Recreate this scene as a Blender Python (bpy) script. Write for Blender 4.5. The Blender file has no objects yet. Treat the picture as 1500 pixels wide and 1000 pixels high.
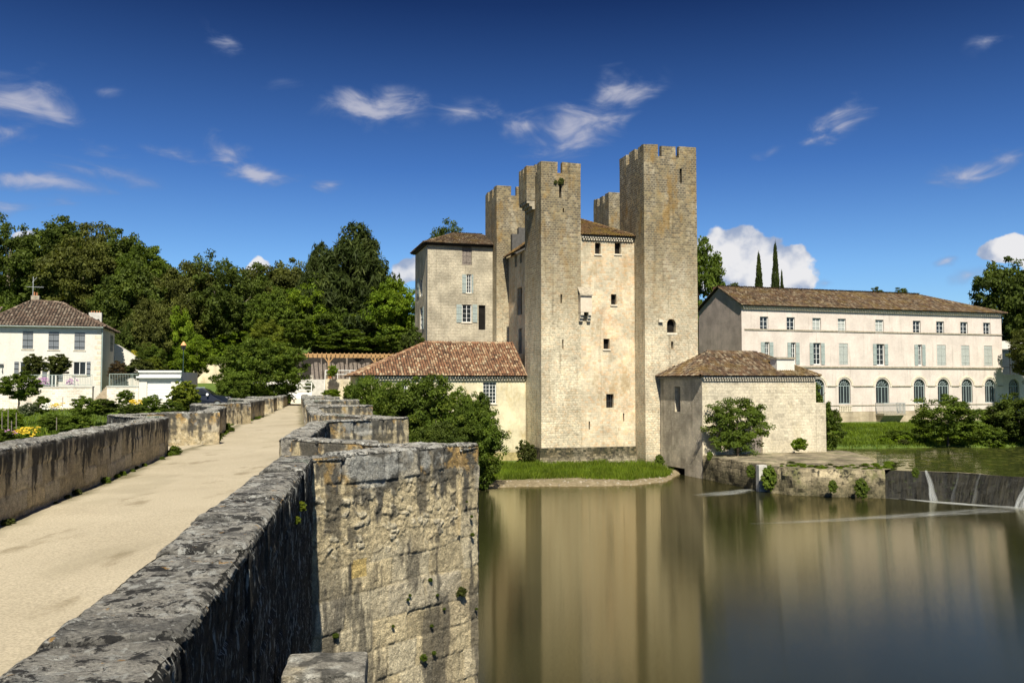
import bpy, math, random
import numpy as np
from mathutils import Vector
S = bpy.context.scene
C = S.collection
R = math.radians
random.seed(7); rng = np.random.default_rng(11)

# ------------------------------------------------------------------ camera
F = 1300.0; PITCH = math.atan(60/1300); EYE = 7.6
cam_d = bpy.data.cameras.new('camera'); cam = bpy.data.objects.new('camera', cam_d); C.objects.link(cam)
cam_d.sensor_width = 36; cam_d.lens = 36*F/1500; cam_d.clip_end = 3000; cam_d.clip_start = .05
cam.location = (0, 0, EYE); cam.rotation_euler = (R(90)+PITCH, 0, 0); S.camera = cam
def ray(px, py):
    a, b = px-750, 500-py
    return (a, F*math.cos(PITCH)-b*math.sin(PITCH), F*math.sin(PITCH)+b*math.cos(PITCH))
def at(px, py, Y):
    r = ray(px, py); t = Y/r[1]
    return (r[0]*t, Y, EYE+r[2]*t)
# ------------------------------------------------------------------ light
SUN_EL = 50.0; SUN_TRAVEL = 6.0      # the light travels 8.5 degrees left of +Y
sun_d = bpy.data.lights.new('sun', 'SUN'); sun = bpy.data.objects.new('sun', sun_d); C.objects.link(sun)
sun_d.energy = 5.0; sun_d.angle = R(.55); sun_d.color = (1, .945, .80)
tv = Vector((-math.sin(R(SUN_TRAVEL)), math.cos(R(SUN_TRAVEL)), -math.tan(R(SUN_EL)))).normalized()
sun.rotation_euler = tv.to_track_quat('-Z', 'Y').to_euler()
S.view_settings.view_transform = 'Standard'; S.view_settings.look = 'None'
S.view_settings.exposure = .52; S.view_settings.gamma = 1
S.cycles.max_bounces = 5; S.cycles.diffuse_bounces = 2; S.cycles.glossy_bounces = 2
S.cycles.transmission_bounces = 2; S.cycles.transparent_max_bounces = 8
S.cycles.caustics_reflective = False; S.cycles.caustics_refractive = False

# ------------------------------------------------------------------ node helper
class NT:
    def __init__(s, nt): s.nt = nt; nt.nodes.clear()
    def n(s, t, ins=None, **pr):
        nd = s.nt.nodes.new('ShaderNode'+t)
        for k, v in pr.items(): setattr(nd, k, v)
        for k, v in (ins or {}).items(): s.put(nd.inputs[k], v)
        return nd
    def put(s, sock, v):
        if isinstance(v, bpy.types.NodeSocket): s.nt.links.new(v, sock)
        elif isinstance(v, bpy.types.Node): s.nt.links.new(v.outputs[0], sock)
        else:
            if isinstance(v, (tuple, list)) and len(v) == 3 and sock.type == 'RGBA': v = (*v, 1)
            sock.default_value = v
    def m(s, op, a, b=0, c=0, clamp=False):
        return s.n('Math', {0: a, 1: b, 2: c}, operation=op, use_clamp=clamp).outputs[0]
    def vm(s, op, a, b=(0, 0, 0), **k):
        nd = s.n('VectorMath', {0: a, 1: b}, operation=op); 
        return nd.outputs['Value'] if op in ('LENGTH', 'DOT_PRODUCT') else nd.outputs[0]
    def mix(s, f, a, b, mode='MIX'):
        nd = s.n('Mix', data_type='RGBA', blend_type=mode)
        s.put(nd.inputs[0], f); s.put(nd.inputs[6], a); s.put(nd.inputs[7], b)
        return nd.outputs[2]
    def noise(s, vec, scale=1, detail=4, rough=.55, dist=0, col=False):
        nd = s.n('TexNoise', {'Vector': vec, 'Scale': scale, 'Detail': detail, 'Roughness': rough, 'Distortion': dist})
        return nd.outputs['Color' if col else 'Fac']
    def ramp(s, f, lo, hi, a=0., b=1.):
        nd = s.n('MapRange', {0: f, 1: lo, 2: hi, 3: a, 4: b}, interpolation_type='SMOOTHSTEP')
        return nd.outputs[0]
def mat(name):
    m = bpy.data.materials.new(name); m.use_nodes = True; t = NT(m.node_tree)
    out = t.n('OutputMaterial'); p = t.n('BsdfPrincipled'); t.nt.links.new(p.outputs[0], out.inputs[0])
    p.inputs['Roughness'].default_value = .85; p.inputs['Specular IOR Level'].default_value = .25
    return m, t, p, out
def plain(name, col, rough=.7, spec=.3, var=.12, scale=3, bump=0, metal=0):
    m, t, p, o = mat(name)
    geo = t.n('NewGeometry'); nz = t.noise(geo.outputs['Position'], scale, 5)
    f = t.ramp(nz, .25, .75, 1-var, 1+var)
    t.put(p.inputs['Base Color'], t.mix(1, (*col, 1), t.n('CombineColor', {0: f, 1: f, 2: f}), 'MULTIPLY'))
    p.inputs['Roughness'].default_value = rough; p.inputs['Specular IOR Level'].default_value = spec
    p.inputs['Metallic'].default_value = metal
    if bump:
        t.put(p.inputs['Normal'], t.n('Bump', {'Height': t.noise(geo.outputs['Position'], scale*4, 6), 'Strength': bump, 'Distance': .05}))
    return m

# ------------------------------------------------------------------ sky
w = bpy.data.worlds.new('World'); S.world = w; w.use_nodes = True
t = NT(w.node_tree)
sky = t.n('TexSky', sky_type='NISHITA', sun_disc=False, sun_elevation=R(SUN_EL), sun_rotation=R(180-SUN_TRAVEL), altitude=200, air_density=1.0, dust_density=.25, ozone_density=2.5)
tc = t.n('TexCoord'); sep = t.n('SeparateXYZ', {0: tc.outputs['Generated']})
az = t.m('ARCTAN2', sep.outputs[0], sep.outputs[1]); el = t.m('ARCSINE', sep.outputs[2])
base = t.mix(1, sky.outputs[0], t.n('ValToRGB').outputs[0], 'MULTIPLY')
rampn = [n for n in t.nt.nodes if n.bl_idname == 'ShaderNodeValToRGB'][0]
cr = rampn.color_ramp
for pos, c in ((0, (.54, .72, .88)), (.2, (.40, .60, .84)), (.38, (.20, .36, .63)), (.66, (.055, .112, .245)), (1, (.08, .14, .28))):
    if pos in (0, 1): e = cr.elements[-int(pos)]
    else: e = cr.elements.new(pos)
    e.color = (*c, 1); e.position = pos
t.put(rampn.inputs[0], t.m('MULTIPLY', t.m('MAXIMUM', el, 0), 1/.62))
ae = t.n('CombineXYZ', {0: az, 1: el, 2: 0}).outputs[0]
def azel(px, py):
    r = Vector(ray(px, py)).normalized(); return math.atan2(r.x, r.y), math.asin(r.z)
warp = t.noise(ae, 9, 3, col=True)
aw = t.vm('ADD', ae, t.vm('SCALE', t.vm('SUBTRACT', warp, (.5, .5, .5)), (0, 0, 0)))
[n for n in t.nt.nodes if n.bl_idname == 'ShaderNodeVectorMath' and n.operation == 'SCALE'][0].inputs['Scale'].default_value = .045
def cloud_field(lst, CS=1.):
    acc = None
    for (px, py, rx, ry, tilt, st) in lst:
        a, e = azel(px, py)
        mp = t.n('Mapping', {'Vector': aw, 'Location': (a, e, 0), 'Rotation': (0, 0, R(-tilt)), 'Scale': (rx*CS/1300, ry*CS/1300, 1)}, vector_type='TEXTURE')
        v = t.m('MULTIPLY', t.m('SUBTRACT', 1, t.vm('LENGTH', mp.outputs[0]), clamp=True), st)
        acc = v if acc is None else t.m('MAXIMUM', acc, v)
    return acc
wisps = [(25,140,95,38,8,1),(75,155,55,26,18,1),(5,188,70,18,0,.8),(65,271,105,17,3,.95),(150,218,40,14,0,.7),(140,250,90,18,5,.65),(85,300,60,16,5,.5),(342,215,48,26,18,.95),(378,249,72,20,6,.95),
 (481,271,28,16,-15,.8),(550,153,105,38,3,1),(685,162,62,30,3,.95),(770,185,60,30,-5,.9),(850,188,105,46,-14,1.1),(910,125,75,34,-10,1),(1232,184,62,26,-22,.95),(1205,212,45,16,-10,.7),(1128,227,30,13,0,.75),(1430,236,68,24,-18,.9),
 (330,60,45,32,30,.55),(15,75,60,20,10,.55),(150,133,28,12,0,.5),(1387,384,24,12,0,1),(1418,412,28,20,0,.9),(1210,418,26,12,0,.9),(265,225,60,20,0,.45),(1265,137,25,12,0,.35),(1455,60,40,16,0,.4),(410,110,50,16,0,.35),(10,305,50,14,0,.6),(205,215,40,12,0,.4)]
cums = [(1052,378,62,58,0,1.2),(1085,372,50,48,0,1.2),(1105,395,95,52,0,1.2),(1145,395,55,46,0,1.1),(1165,412,40,30,0,1),(1030,400,60,40,0,1.1),(1480,368,52,32,0,1.15),(1505,380,34,30,0,1.0),(602,402,46,24,0,1.1),(368,393,26,22,0,1),(38,345,20,14,0,.8)]
wf = cloud_field(wisps, 1.22); cf = cloud_field(cums)
stretch = t.vm('MULTIPLY', ae, (1, 2.4, 1))
n1 = t.noise(stretch, 16, 8, .56, .7); n2 = t.noise(ae, 34, 6, .5)
wd = t.ramp(t.m('ADD', t.m('MULTIPLY', wf, 1.15), t.m('MULTIPLY', t.m('SUBTRACT', n1, .5), 2.5)), .22, 1.45)
wd = t.m('MULTIPLY', wd, t.ramp(wf, .02, .35))
cd = t.ramp(t.m('ADD', cf, t.m('MULTIPLY', t.m('SUBTRACT', n2, .5), 1.1)), .28, .42)
cd = t.m('MULTIPLY', cd, t.ramp(cf, .0, .12))
wcol = t.mix(t.ramp(wd, 0, 1), (1.4, 1.9, 3.2), (3.7, 3.75, 4.4))
shade = t.noise(t.vm('ADD', ae, (0, .006, 0)), 30, 5, .5)
ccol = t.mix(t.ramp(t.m('ADD', t.m('SUBTRACT', shade, t.m('MULTIPLY', cf, -.25)), 0), .46, .74), (2.3, 2.8, 3.9), (6.0, 5.9, 5.9))
sc_ = t.mix(t.m('MULTIPLY', wd, .85), base, wcol)
sc_ = t.mix(t.m('MULTIPLY', cd, .95), sc_, ccol)
bg = t.n('Background', {'Color': sc_, 'Strength': .1}); wo = t.n('OutputWorld'); t.nt.links.new(bg.outputs[0], wo.inputs[0])

# ------------------------------------------------------------------ numpy noise
TB = rng.random((64, 64, 64)).astype(np.float64)
def vnoise(P):
    P = np.asarray(P, float); i = np.floor(P).astype(int); f = P-i; f = f*f*(3-2*f)
    a = i & 63; b = (i+1) & 63
    x0, y0, z0 = a[..., 0], a[..., 1], a[..., 2]; x1, y1, z1 = b[..., 0], b[..., 1], b[..., 2]
    fx, fy, fz = f[..., 0], f[..., 1], f[..., 2]
    c00 = TB[x0, y0, z0]*(1-fx)+TB[x1, y0, z0]*fx; c10 = TB[x0, y1, z0]*(1-fx)+TB[x1, y1, z0]*fx
    c01 = TB[x0, y0, z1]*(1-fx)+TB[x1, y0, z1]*fx; c11 = TB[x0, y1, z1]*(1-fx)+TB[x1, y1, z1]*fx
    return (c00*(1-fy)+c10*fy)*(1-fz)+(c01*(1-fy)+c11*fy)*fz
def fbm(P, sc=1., o=4, g=.5):
    P = np.asarray(P, float)*sc; r = 0; a = 1; tot = 0
    for k in range(o):
        r = r+a*vnoise(P+k*17.3); tot += a; a *= g; P = P*2.03
    return r/tot
def sstep(x, a, b):
    x = np.clip((x-a)/(b-a), 0, 1); return x*x*(3-2*x)
def worley(x, y, jit=.9):
    ix = np.floor(x).astype(int); iy = np.floor(y).astype(int)
    f1 = np.full(x.shape, 9.); f2 = np.full(x.shape, 9.); idd = np.zeros(x.shape)
    for dx in (-1, 0, 1):
        for dy in (-1, 0, 1):
            cx = (ix+dx) & 63; cy = (iy+dy) & 63
            d = np.hypot(ix+dx+.5+(TB[cx, cy, 3]-.5)*jit-x, iy+dy+.5+(TB[cx, cy, 9]-.5)*jit-y)
            closer = d < f1
            f2 = np.where(closer, f1, np.minimum(f2, d)); idd = np.where(closer, TB[cx, cy, 21], idd); f1 = np.where(closer, d, f1)
    return f1, f2, idd

# ------------------------------------------------------------------ object helpers
def root_loc(o):
    while o.parent: o = o.parent
    return np.array(o.location)
def link(name, me, parent=None):
    o = bpy.data.objects.new(name, me); C.objects.link(o)
    if parent: o.parent = parent
    return o
def thing(name, label, cat, loc=(0, 0, 0), group=None):
    o = bpy.data.objects.new(name, None); C.objects.link(o); o.location = loc; o.empty_display_size = .3
    o['label'] = label; o['category'] = cat
    if group: o['group'] = group
    return o
def tag(o, label, cat, group=None, kind=None):
    o['label'] = label; o['category'] = cat
    if group: o['group'] = group
    if kind: o['kind'] = kind
    return o
def struct(o, kind='structure'): o['kind'] = kind; return o
def copy_tree(o, parent=None):
    c = o.copy(); C.objects.link(c); c.parent = parent
    for ch in list(o.children): copy_tree(ch, c)
    return c
class MB:
    def __init__(s): s.v = []; s.f = []; s.uv = []; s.mi = []; s.rn = []
    def face(s, pts, uv=None, mi=0, rn=None):
        i = len(s.v); s.v += [tuple(p) for p in pts]; s.f.append(tuple(range(i, i+len(pts))))
        if uv is None:
            p = np.array(pts, float); n = np.cross(p[1]-p[0], p[2]-p[0]); n = n/(np.linalg.norm(n)+1e-9)
            if abs(n[2]) > .8: uv = [(q[0], q[1]) for q in p]
            else:
                h = np.array([-n[1], n[0]]); h = h/(np.linalg.norm(h)+1e-9); uv = [(q[0]*h[0]+q[1]*h[1], q[2]) for q in p]
        s.uv += uv; s.mi.append(mi); s.rn.append(random.random() if rn is None else rn)
    def box(s, c, size, ang=0, mi=0, rn=None, top=1., skip=()):
        """c = centre of base, size=(x,y,z), ang rotation about z, top = scale of the top"""
        ca, sa = math.cos(ang), math.sin(ang); rn = random.random() if rn is None else rn
        def P(x, y, z, k=1): x *= k; y *= k; return (c[0]+x*ca-y*sa, c[1]+x*sa+y*ca, c[2]+z)
        a, b, h = size[0]/2, size[1]/2, size[2]
        B = [P(-a, -b, 0), P(a, -b, 0), P(a, b, 0), P(-a, b, 0)]; T = [P(-a, -b, h, top), P(a, -b, h, top), P(a, b, h, top), P(-a, b, h, top)]
        for k in range(4):
            if k not in skip: s.face([B[k], B[(k+1) % 4], T[(k+1) % 4], T[k]], mi=mi, rn=rn)
        s.face(T, mi=mi, rn=rn)
        if 'b' not in skip: s.face(B[::-1], mi=mi, rn=rn)
    def beam(s, p, q, w_, h_=None, mi=0, rn=None):
        p = Vector(p); q = Vector(q); d = (q-p).normalized(); up = Vector((0, 0, 1)) if abs(d.z) < .95 else Vector((1, 0, 0))
        a = d.cross(up).normalized()*w_/2; b = a.cross(d).normalized()*(h_ or w_)/2
        A = [p-a-b, p+a-b, p+a+b, p-a+b]; B = [x+(q-p) for x in A]
        for k in range(4): s.face([A[k], A[(k+1) % 4], B[(k+1) % 4], B[k]], mi=mi, rn=rn)
        s.face(A[::-1], mi=mi, rn=rn); s.face(B, mi=mi, rn=rn)
    def tube(s, pts, rad, n=7, mi=0):
        rings = []
        for i, p in enumerate(pts):
            p = Vector(p); d = (Vector(pts[min(i+1, len(pts)-1)])-Vector(pts[max(i-1, 0)])).normalized()
            up = Vector((0, 0, 1)) if abs(d.z) < .9 else Vector((1, 0, 0)); a = d.cross(up).normalized(); b = a.cross(d)
            r = rad[i] if isinstance(rad, (list, tuple)) else rad
            rings.append([p+a*math.cos(2*math.pi*k/n)*r+b*math.sin(2*math.pi*k/n)*r for k in range(n)])
        for i in range(len(rings)-1):
            for k in range(n): s.face([rings[i][k], rings[i][(k+1) % n], rings[i+1][(k+1) % n], rings[i+1][k]], mi=mi, rn=.5)
        s.face(rings[-1], mi=mi); s.face(rings[0][::-1], mi=mi)
    def build(s, name, m, parent=None, smooth=False):
        off = root_loc(parent) if parent else np.zeros(3)
        me = bpy.data.meshes.new(name); V = np.array(s.v, float)-off
        me.from_pydata(V.tolist(), [], s.f); uvl = me.uv_layers.new(name='UVMap')
        uvl.data.foreach_set('uv', np.array(s.uv, float).ravel())
        at_ = me.attributes.new('rnd', 'FLOAT', 'FACE'); at_.data.foreach_set('value', np.array(s.rn, float))
        ms = m if isinstance(m, (list, tuple)) else [m]
        for x in ms: me.materials.append(x)
        me.polygons.foreach_set('material_index', s.mi)
        if smooth: me.polygons.foreach_set('use_smooth', [True]*len(s.f))
        me.update(); return link(name, me, parent)
def grid_mesh(name, V, nu, nv, m, parent=None, col=None, smooth=True, wrap=False):
    """V (nu*nv,3) row major; quads"""
    off = root_loc(parent) if parent else np.zeros(3)
    idx = np.arange(nu*nv).reshape(nu, nv)
    F_ = np.stack([idx[:-1, :-1], idx[1:, :-1], idx[1:, 1:], idx[:-1, 1:]], -1).reshape(-1, 4)
    return raw_mesh(name, V, F_, m, parent, col, smooth)
def raw_mesh(name, V, F_, m, parent=None, col=None, smooth=True, rnd=None):
    off = root_loc(parent) if parent else np.zeros(3)
    me = bpy.data.meshes.new(name); V = np.asarray(V, float)-off
    me.vertices.add(len(V)); me.vertices.foreach_set('co', V.ravel())
    k = F_.shape[1]; me.loops.add(F_.size); me.loops.foreach_set('vertex_index', F_.ravel().astype(np.int32))
    me.polygons.add(len(F_)); me.polygons.foreach_set('loop_start', np.arange(len(F_), dtype=np.int32)*k)
    me.polygons.foreach_set('use_smooth', np.full(len(F_), smooth))
    if col is not None:
        a = me.attributes.new('Col', 'FLOAT_COLOR', 'POINT'); c4 = np.zeros((len(V), 4)); c4[:, :col.shape[1]] = col; a.data.foreach_set('color', c4.ravel())
    if rnd is not None:
        a = me.attributes.new('rnd', 'FLOAT', 'FACE'); a.data.foreach_set('value', rnd)
    me.materials.append(m); me.update(calc_edges=True); me.validate()
    return link(name, me, parent)

# ------------------------------------------------------------------ materials
def stone_mat(name, c1, c2, mort, bw, bh, ms=.014, big=.25, streak=.35, dz=(100, 101), dark=(.10, .088, .07), lich=0., lcol=(.30, .17, .035), bump=.6, lowmoss=None, rough_n=.04, pink=0., blk=.0, ldz=None, gsp=.0, psp=.0, dkz=.85, fa=.08):
    m, t, p, o = mat(name)
    uv = t.n('UVMap').outputs[0]; pos = t.n('NewGeometry').outputs['Position']
    wn = t.vm('SUBTRACT', t.noise(pos, 1.7, 3, col=True), (.5, .5, .5)); sc = t.n('VectorMath', {0: wn, 'Scale': rough_n*2}, operation='SCALE').outputs[0]
    v = t.vm('ADD', uv, sc)
    def brick(vec, off):
        return t.n('TexBrick', {'Vector': t.vm('ADD', vec, (off, off*.37, 0)), 'Color1': c1, 'Color2': c2, 'Mortar': mort, 'Scale': 1, 'Mortar Size': ms, 'Mortar Smooth': .5, 'Bias': -.1, 'Brick Width': bw, 'Row Height': bh})
    b1 = brick(v, 0); 
    b2 = t.n('TexBrick', {'Vector': t.vm('ADD', v, (0, 0, 0)), 'Color1': (0, 0, 0), 'Color2': (1, 1, 1), 'Mortar': (.5, .5, .5), 'Scale': 1, 'Mortar Size': ms*.6, 'Brick Width': bw, 'Row Height': bh, 'Bias': .1})
    b2.offset = .37 if False else b1.offset
    col = b1.outputs['Color']
    zz = t.n('SeparateXYZ', {0: pos}).outputs[2]
    if fa > .12: col = t.mix(t.m('MULTIPLY', t.ramp(t.noise(t.vm('ADD', pos, (5, 5, 5)), .33, 4, .6), .50, .60), .75), col, tuple(x*.97 for x in c1))
    rb = t.n('TexWhiteNoise', {'Vector': t.vm('MULTIPLY', b2.outputs['Color'], (91, 37, 53))}).outputs['Value']
    if psp: col = t.mix(t.m('MULTIPLY', t.m('MULTIPLY', t.ramp(rb, .35, .05), t.m('SUBTRACT', 1, b1.outputs['Fac'])), psp), col, t.mix(1, col, (1.12, .80, .58), 'MULTIPLY'))
    if gsp: col = t.mix(t.m('MULTIPLY', t.m('MULTIPLY', t.ramp(rb, .72, .95), t.m('SUBTRACT', 1, b1.outputs['Fac'])), gsp), col, t.mix(1, col, (.62, .62, .62), 'MULTIPLY'))
    hz = t.ramp(zz, dz[0], dz[1])
    nb = t.noise(pos, .55, 4, .6); nfine = t.noise(pos, 6, 5, .65)
    g = t.ramp(nb, .3, .7, 1-big, 1+big*.6); gf = t.ramp(nfine, .25, .75, 1-fa, 1+fa*.85)
    gg = t.m('MULTIPLY', g, gf); col = t.mix(1, col, t.n('CombineColor', {0: gg, 1: gg, 2: gg}), 'MULTIPLY')
    dk = t.m('MULTIPLY', t.m('MULTIPLY', hz, t.m('SUBTRACT', 1, t.m('MULTIPLY', b1.outputs['Fac'], .65))), t.ramp(t.m('ADD', t.m('MULTIPLY', b2.outputs['Color'], .16), t.m('ADD', t.m('MULTIPLY', nb, .72), t.m('MULTIPLY', nfine, .45))), .44, .76, 0, dkz))
    if dz[0] < 50: col = t.mix(t.m('MULTIPLY', hz, t.ramp(t.noise(t.vm('MULTIPLY', pos, (1, 1, .5)), .9, 5, .6), .22, .58)), col, t.mix(1, col, (.66, .60, .46), 'MULTIPLY'))
    col = t.mix(dk, col, dark)
    if pink: col = t.mix(t.m('MULTIPLY', t.ramp(t.noise(pos, .4, 3), .5, .7), pink), col, t.mix(1, col, (1.25, .86, .66), 'MULTIPLY'))
    stv = t.vm('MULTIPLY', pos, (2.6, 2.6, .16)); sn = t.noise(stv, 1, 5, .6)
    col = t.mix(t.m('MULTIPLY', t.ramp(sn, .52, .75), streak), col, t.mix(1, col, (.38, .36, .33), 'MULTIPLY'))
    if lich:
        ln = t.noise(t.vm('MULTIPLY', t.vm('ADD', pos, (31, 7, 3)), (1, 1, .45)), .8, 6, .65)
        lf = t.m('MULTIPLY', t.ramp(ln, .5, .68), lich)
        if ldz: lf = t.m('MULTIPLY', lf, t.ramp(zz, ldz[0], ldz[1], .25, 1))
        col = t.mix(lf, col, t.mix(.55, col, lcol))
    if blk: col = t.mix(t.m('MULTIPLY', t.ramp(t.noise(pos, 1.6, 6, .7), .5, .62), blk), col, (.028, .026, .02))
    if lowmoss:
        ml = t.m('SUBTRACT', 1, t.ramp(t.m('ADD', zz, t.m('MULTIPLY', nb, -1.2)), lowmoss[0], lowmoss[1])); col = t.mix(t.m('MULTIPLY', ml, .8), col, t.mix(t.ramp(nfine, .4, .6), (.045, .043, .022), (.13, .11, .06)))
    t.put(p.inputs['Base Color'], col)
    h = t.m('ADD', t.m('MULTIPLY', b1.outputs['Fac'], -.5), t.m('ADD', t.m('MULTIPLY', b2.outputs['Color'], .35), t.m('MULTIPLY', t.noise(pos, 9, 6, .7), .9)))
    t.put(p.inputs['Normal'], t.n('Bump', {'Height': h, 'Strength': bump, 'Distance': .06}))
    p.inputs['Roughness'].default_value = .9
    return m
M = {}
M['tower'] = stone_mat('tower_stone', (.72, .63, .455), (.61, .525, .37), (.64, .56, .41), .31, .20, ms=.026, fa=.30, dz=(9, 23), lich=1.1, gsp=.5, psp=.3, rough_n=.07, dkz=.92, ldz=(12, 24), bump=.8, lowmoss=(-.2, 1.0), streak=.65)
M['hall'] = stone_mat('hall_stone', (.73, .635, .46), (.62, .52, .365), (.62, .53, .385), .31, .20, ms=.014, dz=(15, 30), lich=.75, fa=.13, bump=.6, pink=.22, streak=.45, psp=.45, gsp=.35, rough_n=.07)
M['plinth'] = stone_mat('plinth_rubble', (.50, .43, .31), (.34, .29, .21), (.2, .18, .12), .3, .2, fa=.26, blk=.75, dz=(.5, 1.6), dark=(.03, .032, .018), dkz=1., gsp=1, bump=1, rough_n=.12)
M['terrace'] = stone_mat('terrace_masonry', (.52, .43, .28), (.36, .30, .19), (.17, .15, .09), .7, .42, ms=.03, fa=.26, blk=.8, lich=.5, lcol=(.10, .10, .03), bump=1, rough_n=.14, lowmoss=(-.2, 1.1), big=.45, streak=.8)
M['lowhouse'] = stone_mat('pale_ashlar', (.70, .615, .46), (.65, .565, .42), (.67, .58, .435), .42, .24, ms=.01, bump=.7, big=.2, streak=.2, gsp=.6, fa=.2, lowmoss=(-1, 1.9), rough_n=.08, lich=.35, lcol=(.40, .30, .10))
M['rubble_render'] = stone_mat('rubble_render', (.60, .52, .40), (.50, .43, .33), (.52, .45, .35), .3, .2, bump=1., big=.4, streak=.5, rough_n=.2)
M['cream'] = stone_mat('cream_render', (.74, .66, .46), (.70, .62, .43), (.72, .64, .44), 1.1, .8, ms=.004, bump=.25, big=.2, streak=.3, lich=.9, lcol=(.42, .30, .10), lowmoss=(.0, 1.4), blk=.12)
M['yellow_base'] = stone_mat('yellowed_base', (.46, .38, .18), (.40, .33, .16), (.38, .32, .15), .5, .3, ms=.006, bump=.4, big=.4, blk=.35)
M['ochre'] = stone_mat('ochre_render', (.50, .44, .33), (.49, .425, .32), (.495, .43, .32), .5, .3, ms=.004, fa=.2, bump=1., big=.3, streak=.3)
M['pink'] = stone_mat('pinkish_render', (.69, .60, .535), (.675, .585, .52), (.68, .59, .525), 2.5, 1.6, ms=.003, bump=.12, big=.12, streak=.35)
M['pinkgable'] = stone_mat('grey_pink_gable', (.56, .45, .40), (.53, .43, .38), (.55, .44, .39), .9, .5, ms=.004, bump=1., big=.25, streak=.3, rough_n=.2)
M['pinkbase'] = stone_mat('tan_base_stone', (.52, .43, .31), (.42, .34, .24), (.46, .38, .27), .5, .3, ms=.01, bump=.4)
M['slate'] = plain('shadow_grey', (.10, .095, .09), .8, .2, .2, 4)  # shade put into the colour, for the stepped block on the back tower
M['plaster'] = plain('pale_pink_plaster', (.66, .56, .44), .85, .2, .1, 3, .2)
M['trim'] = plain('stone_trim', (.68, .60, .47), .85, .2, .15, 4, .3)
M['trim_dark'] = plain('weathered_trim', (.36, .31, .235), .85, .2, .3, 5, .3)
M['white_render'] = stone_mat('white_render', (.71, .67, .60), (.70, .66, .59), (.71, .67, .60), 2, 1.2, ms=.002, bump=.03, big=.06, streak=.1)
M['garden_wall'] = stone_mat('pale_rubble_wall', (.78, .72, .62), (.62, .54, .43), (.80, .76, .68), .34, .2, ms=.03, bump=.6, big=.15, streak=.1, rough_n=.1)
M['beige'] = plain('beige_render', (.55, .49, .38), .9, .1, .1, 1)
M['white_paint'] = plain('white_paint', (.78, .78, .76), .5, .4, .05)
M['grey_shutter'] = plain('slate_grey_paint', (.18, .195, .215), .55, .4, .06)
M['iron_grey'] = plain('dark_iron', (.05, .055, .06), .5, .4, .1)
M['blue_shutter'] = plain('faded_teal_paint', (.33, .38, .36), .7, .3, .15, 6)
M['closed_shutter'] = plain('faded_grey_green_paint', (.42, .44, .41), .7, .3, .12, 6)
M['old_wood'] = plain('weathered_wood', (.22, .185, .16), .85, .2, .35, 9, .3)
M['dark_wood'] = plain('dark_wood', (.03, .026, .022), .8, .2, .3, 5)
M['pine'] = plain('new_pine_timber', (.42, .25, .11), .65, .3, .15, 8)
M['glass'] = plain('window_glass', (.02, .024, .028), .12, .5, .3, 2)
M['dark'] = plain('dark_interior', (.018, .016, .014), .95, .05, .3, 2)
M['arch_frame'] = plain('grey_green_joinery', (.30, .36, .35), .6, .3, .1, 6)
M['gutter'] = plain('zinc_green_pipe', (.30, .36, .33), .5, .4, .1)
M['metal_rail'] = plain('pale_metal_rail', (.42, .44, .43), .45, .5, .05)
M['lamp_green'] = plain('dark_green_metal', (.03, .06, .05), .45, .4, .1)
M['rock'] = stone_mat('weathered_rock_wall', (.46, .38, .24), (.37, .30, .19), (.38, .31, .19), 1.6, .9, ms=.02, fa=.26, blk=.95, lich=1.2, lcol=(.10, .12, .02), bump=1., rough_n=.3, lowmoss=(-.3, .9), big=.5, streak=.7)
M['brick_red'] = stone_mat('red_brick', (.32, .15, .10), (.25, .12, .085), (.3, .22, .17), .22, .07, ms=.01, bump=.3)
M['concrete'] = plain('pale_concrete', (.55, .53, .48), .85, .2, .15, 3, .2)
M['step'] = plain('worn_steps', (.36, .30, .22), .9, .1, .2, 4, .3)
M['paving'] = plain('street_gravel', (.42, .37, .28), .95, .1, .2, 1.2, .2)
M['car_paint'] = plain('dark_blue_car_paint', (.012, .016, .028), .25, .6, .05)
M['tyre'] = plain('tyre_rubber', (.02, .02, .02), .8, .2, .1)
M['chrome'] = plain('bright_alloy', (.55, .56, .58), .3, .6, .05, metal=.6)
M['red_paint'] = plain('red_enamel', (.5, .06, .05), .4, .4, .05)
M['orange_glass'] = plain('amber_lantern_glass', (.75, .38, .16), .3, .5, .05)
M['terracotta'] = plain('terracotta_pot', (.40, .17, .08), .8, .2, .15)
M['pale_pot'] = plain('pale_pot', (.5, .45, .38), .8, .2, .15)
M['bark'] = plain('tree_bark', (.115, .092, .065), .95, .1, .35, 8, .5)
M['pale_bark'] = plain('pale_bark', (.22, .19, .15), .95, .1, .35, 8, .5)
def tile_mat(name, cols, dirt=.5, moss=0, vary=1.):
    m, t, p, o = mat(name)
    r = t.n('Attribute', attribute_name='rnd').outputs['Fac']; rp = t.n('ValToRGB', {0: r}); e = rp.color_ramp; e.interpolation = 'LINEAR'
    for i, c in enumerate(cols):
        q = i/(len(cols)-1)
        el_ = e.elements[0] if i == 0 else (e.elements[-1] if i == len(cols)-1 else e.elements.new(q))
        el_.position = q; el_.color = (*c, 1)
    pos = t.n('NewGeometry').outputs['Position']; n1 = t.noise(pos, .9, 5, .65); n2 = t.noise(pos, 5, 4, .6)
    c = t.mix(t.m('MULTIPLY', t.ramp(t.m('ADD', t.m('MULTIPLY', n1, .6), t.m('MULTIPLY', n2, .4)), .45, .62), dirt), rp.outputs[0], (.055, .047, .038))
    if moss: c = t.mix(t.m('MULTIPLY', t.ramp(t.noise(t.vm('ADD', pos, (9, 4, 2)), .7, 5, .6), .45, .65), moss), c, (.22, .145, .03))
    t.put(p.inputs['Base Color'], c); p.inputs['Roughness'].default_value = .9
    t.put(p.inputs['Normal'], t.n('Bump', {'Height': n2, 'Strength': .4, 'Distance': .03}))
    return m
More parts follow.
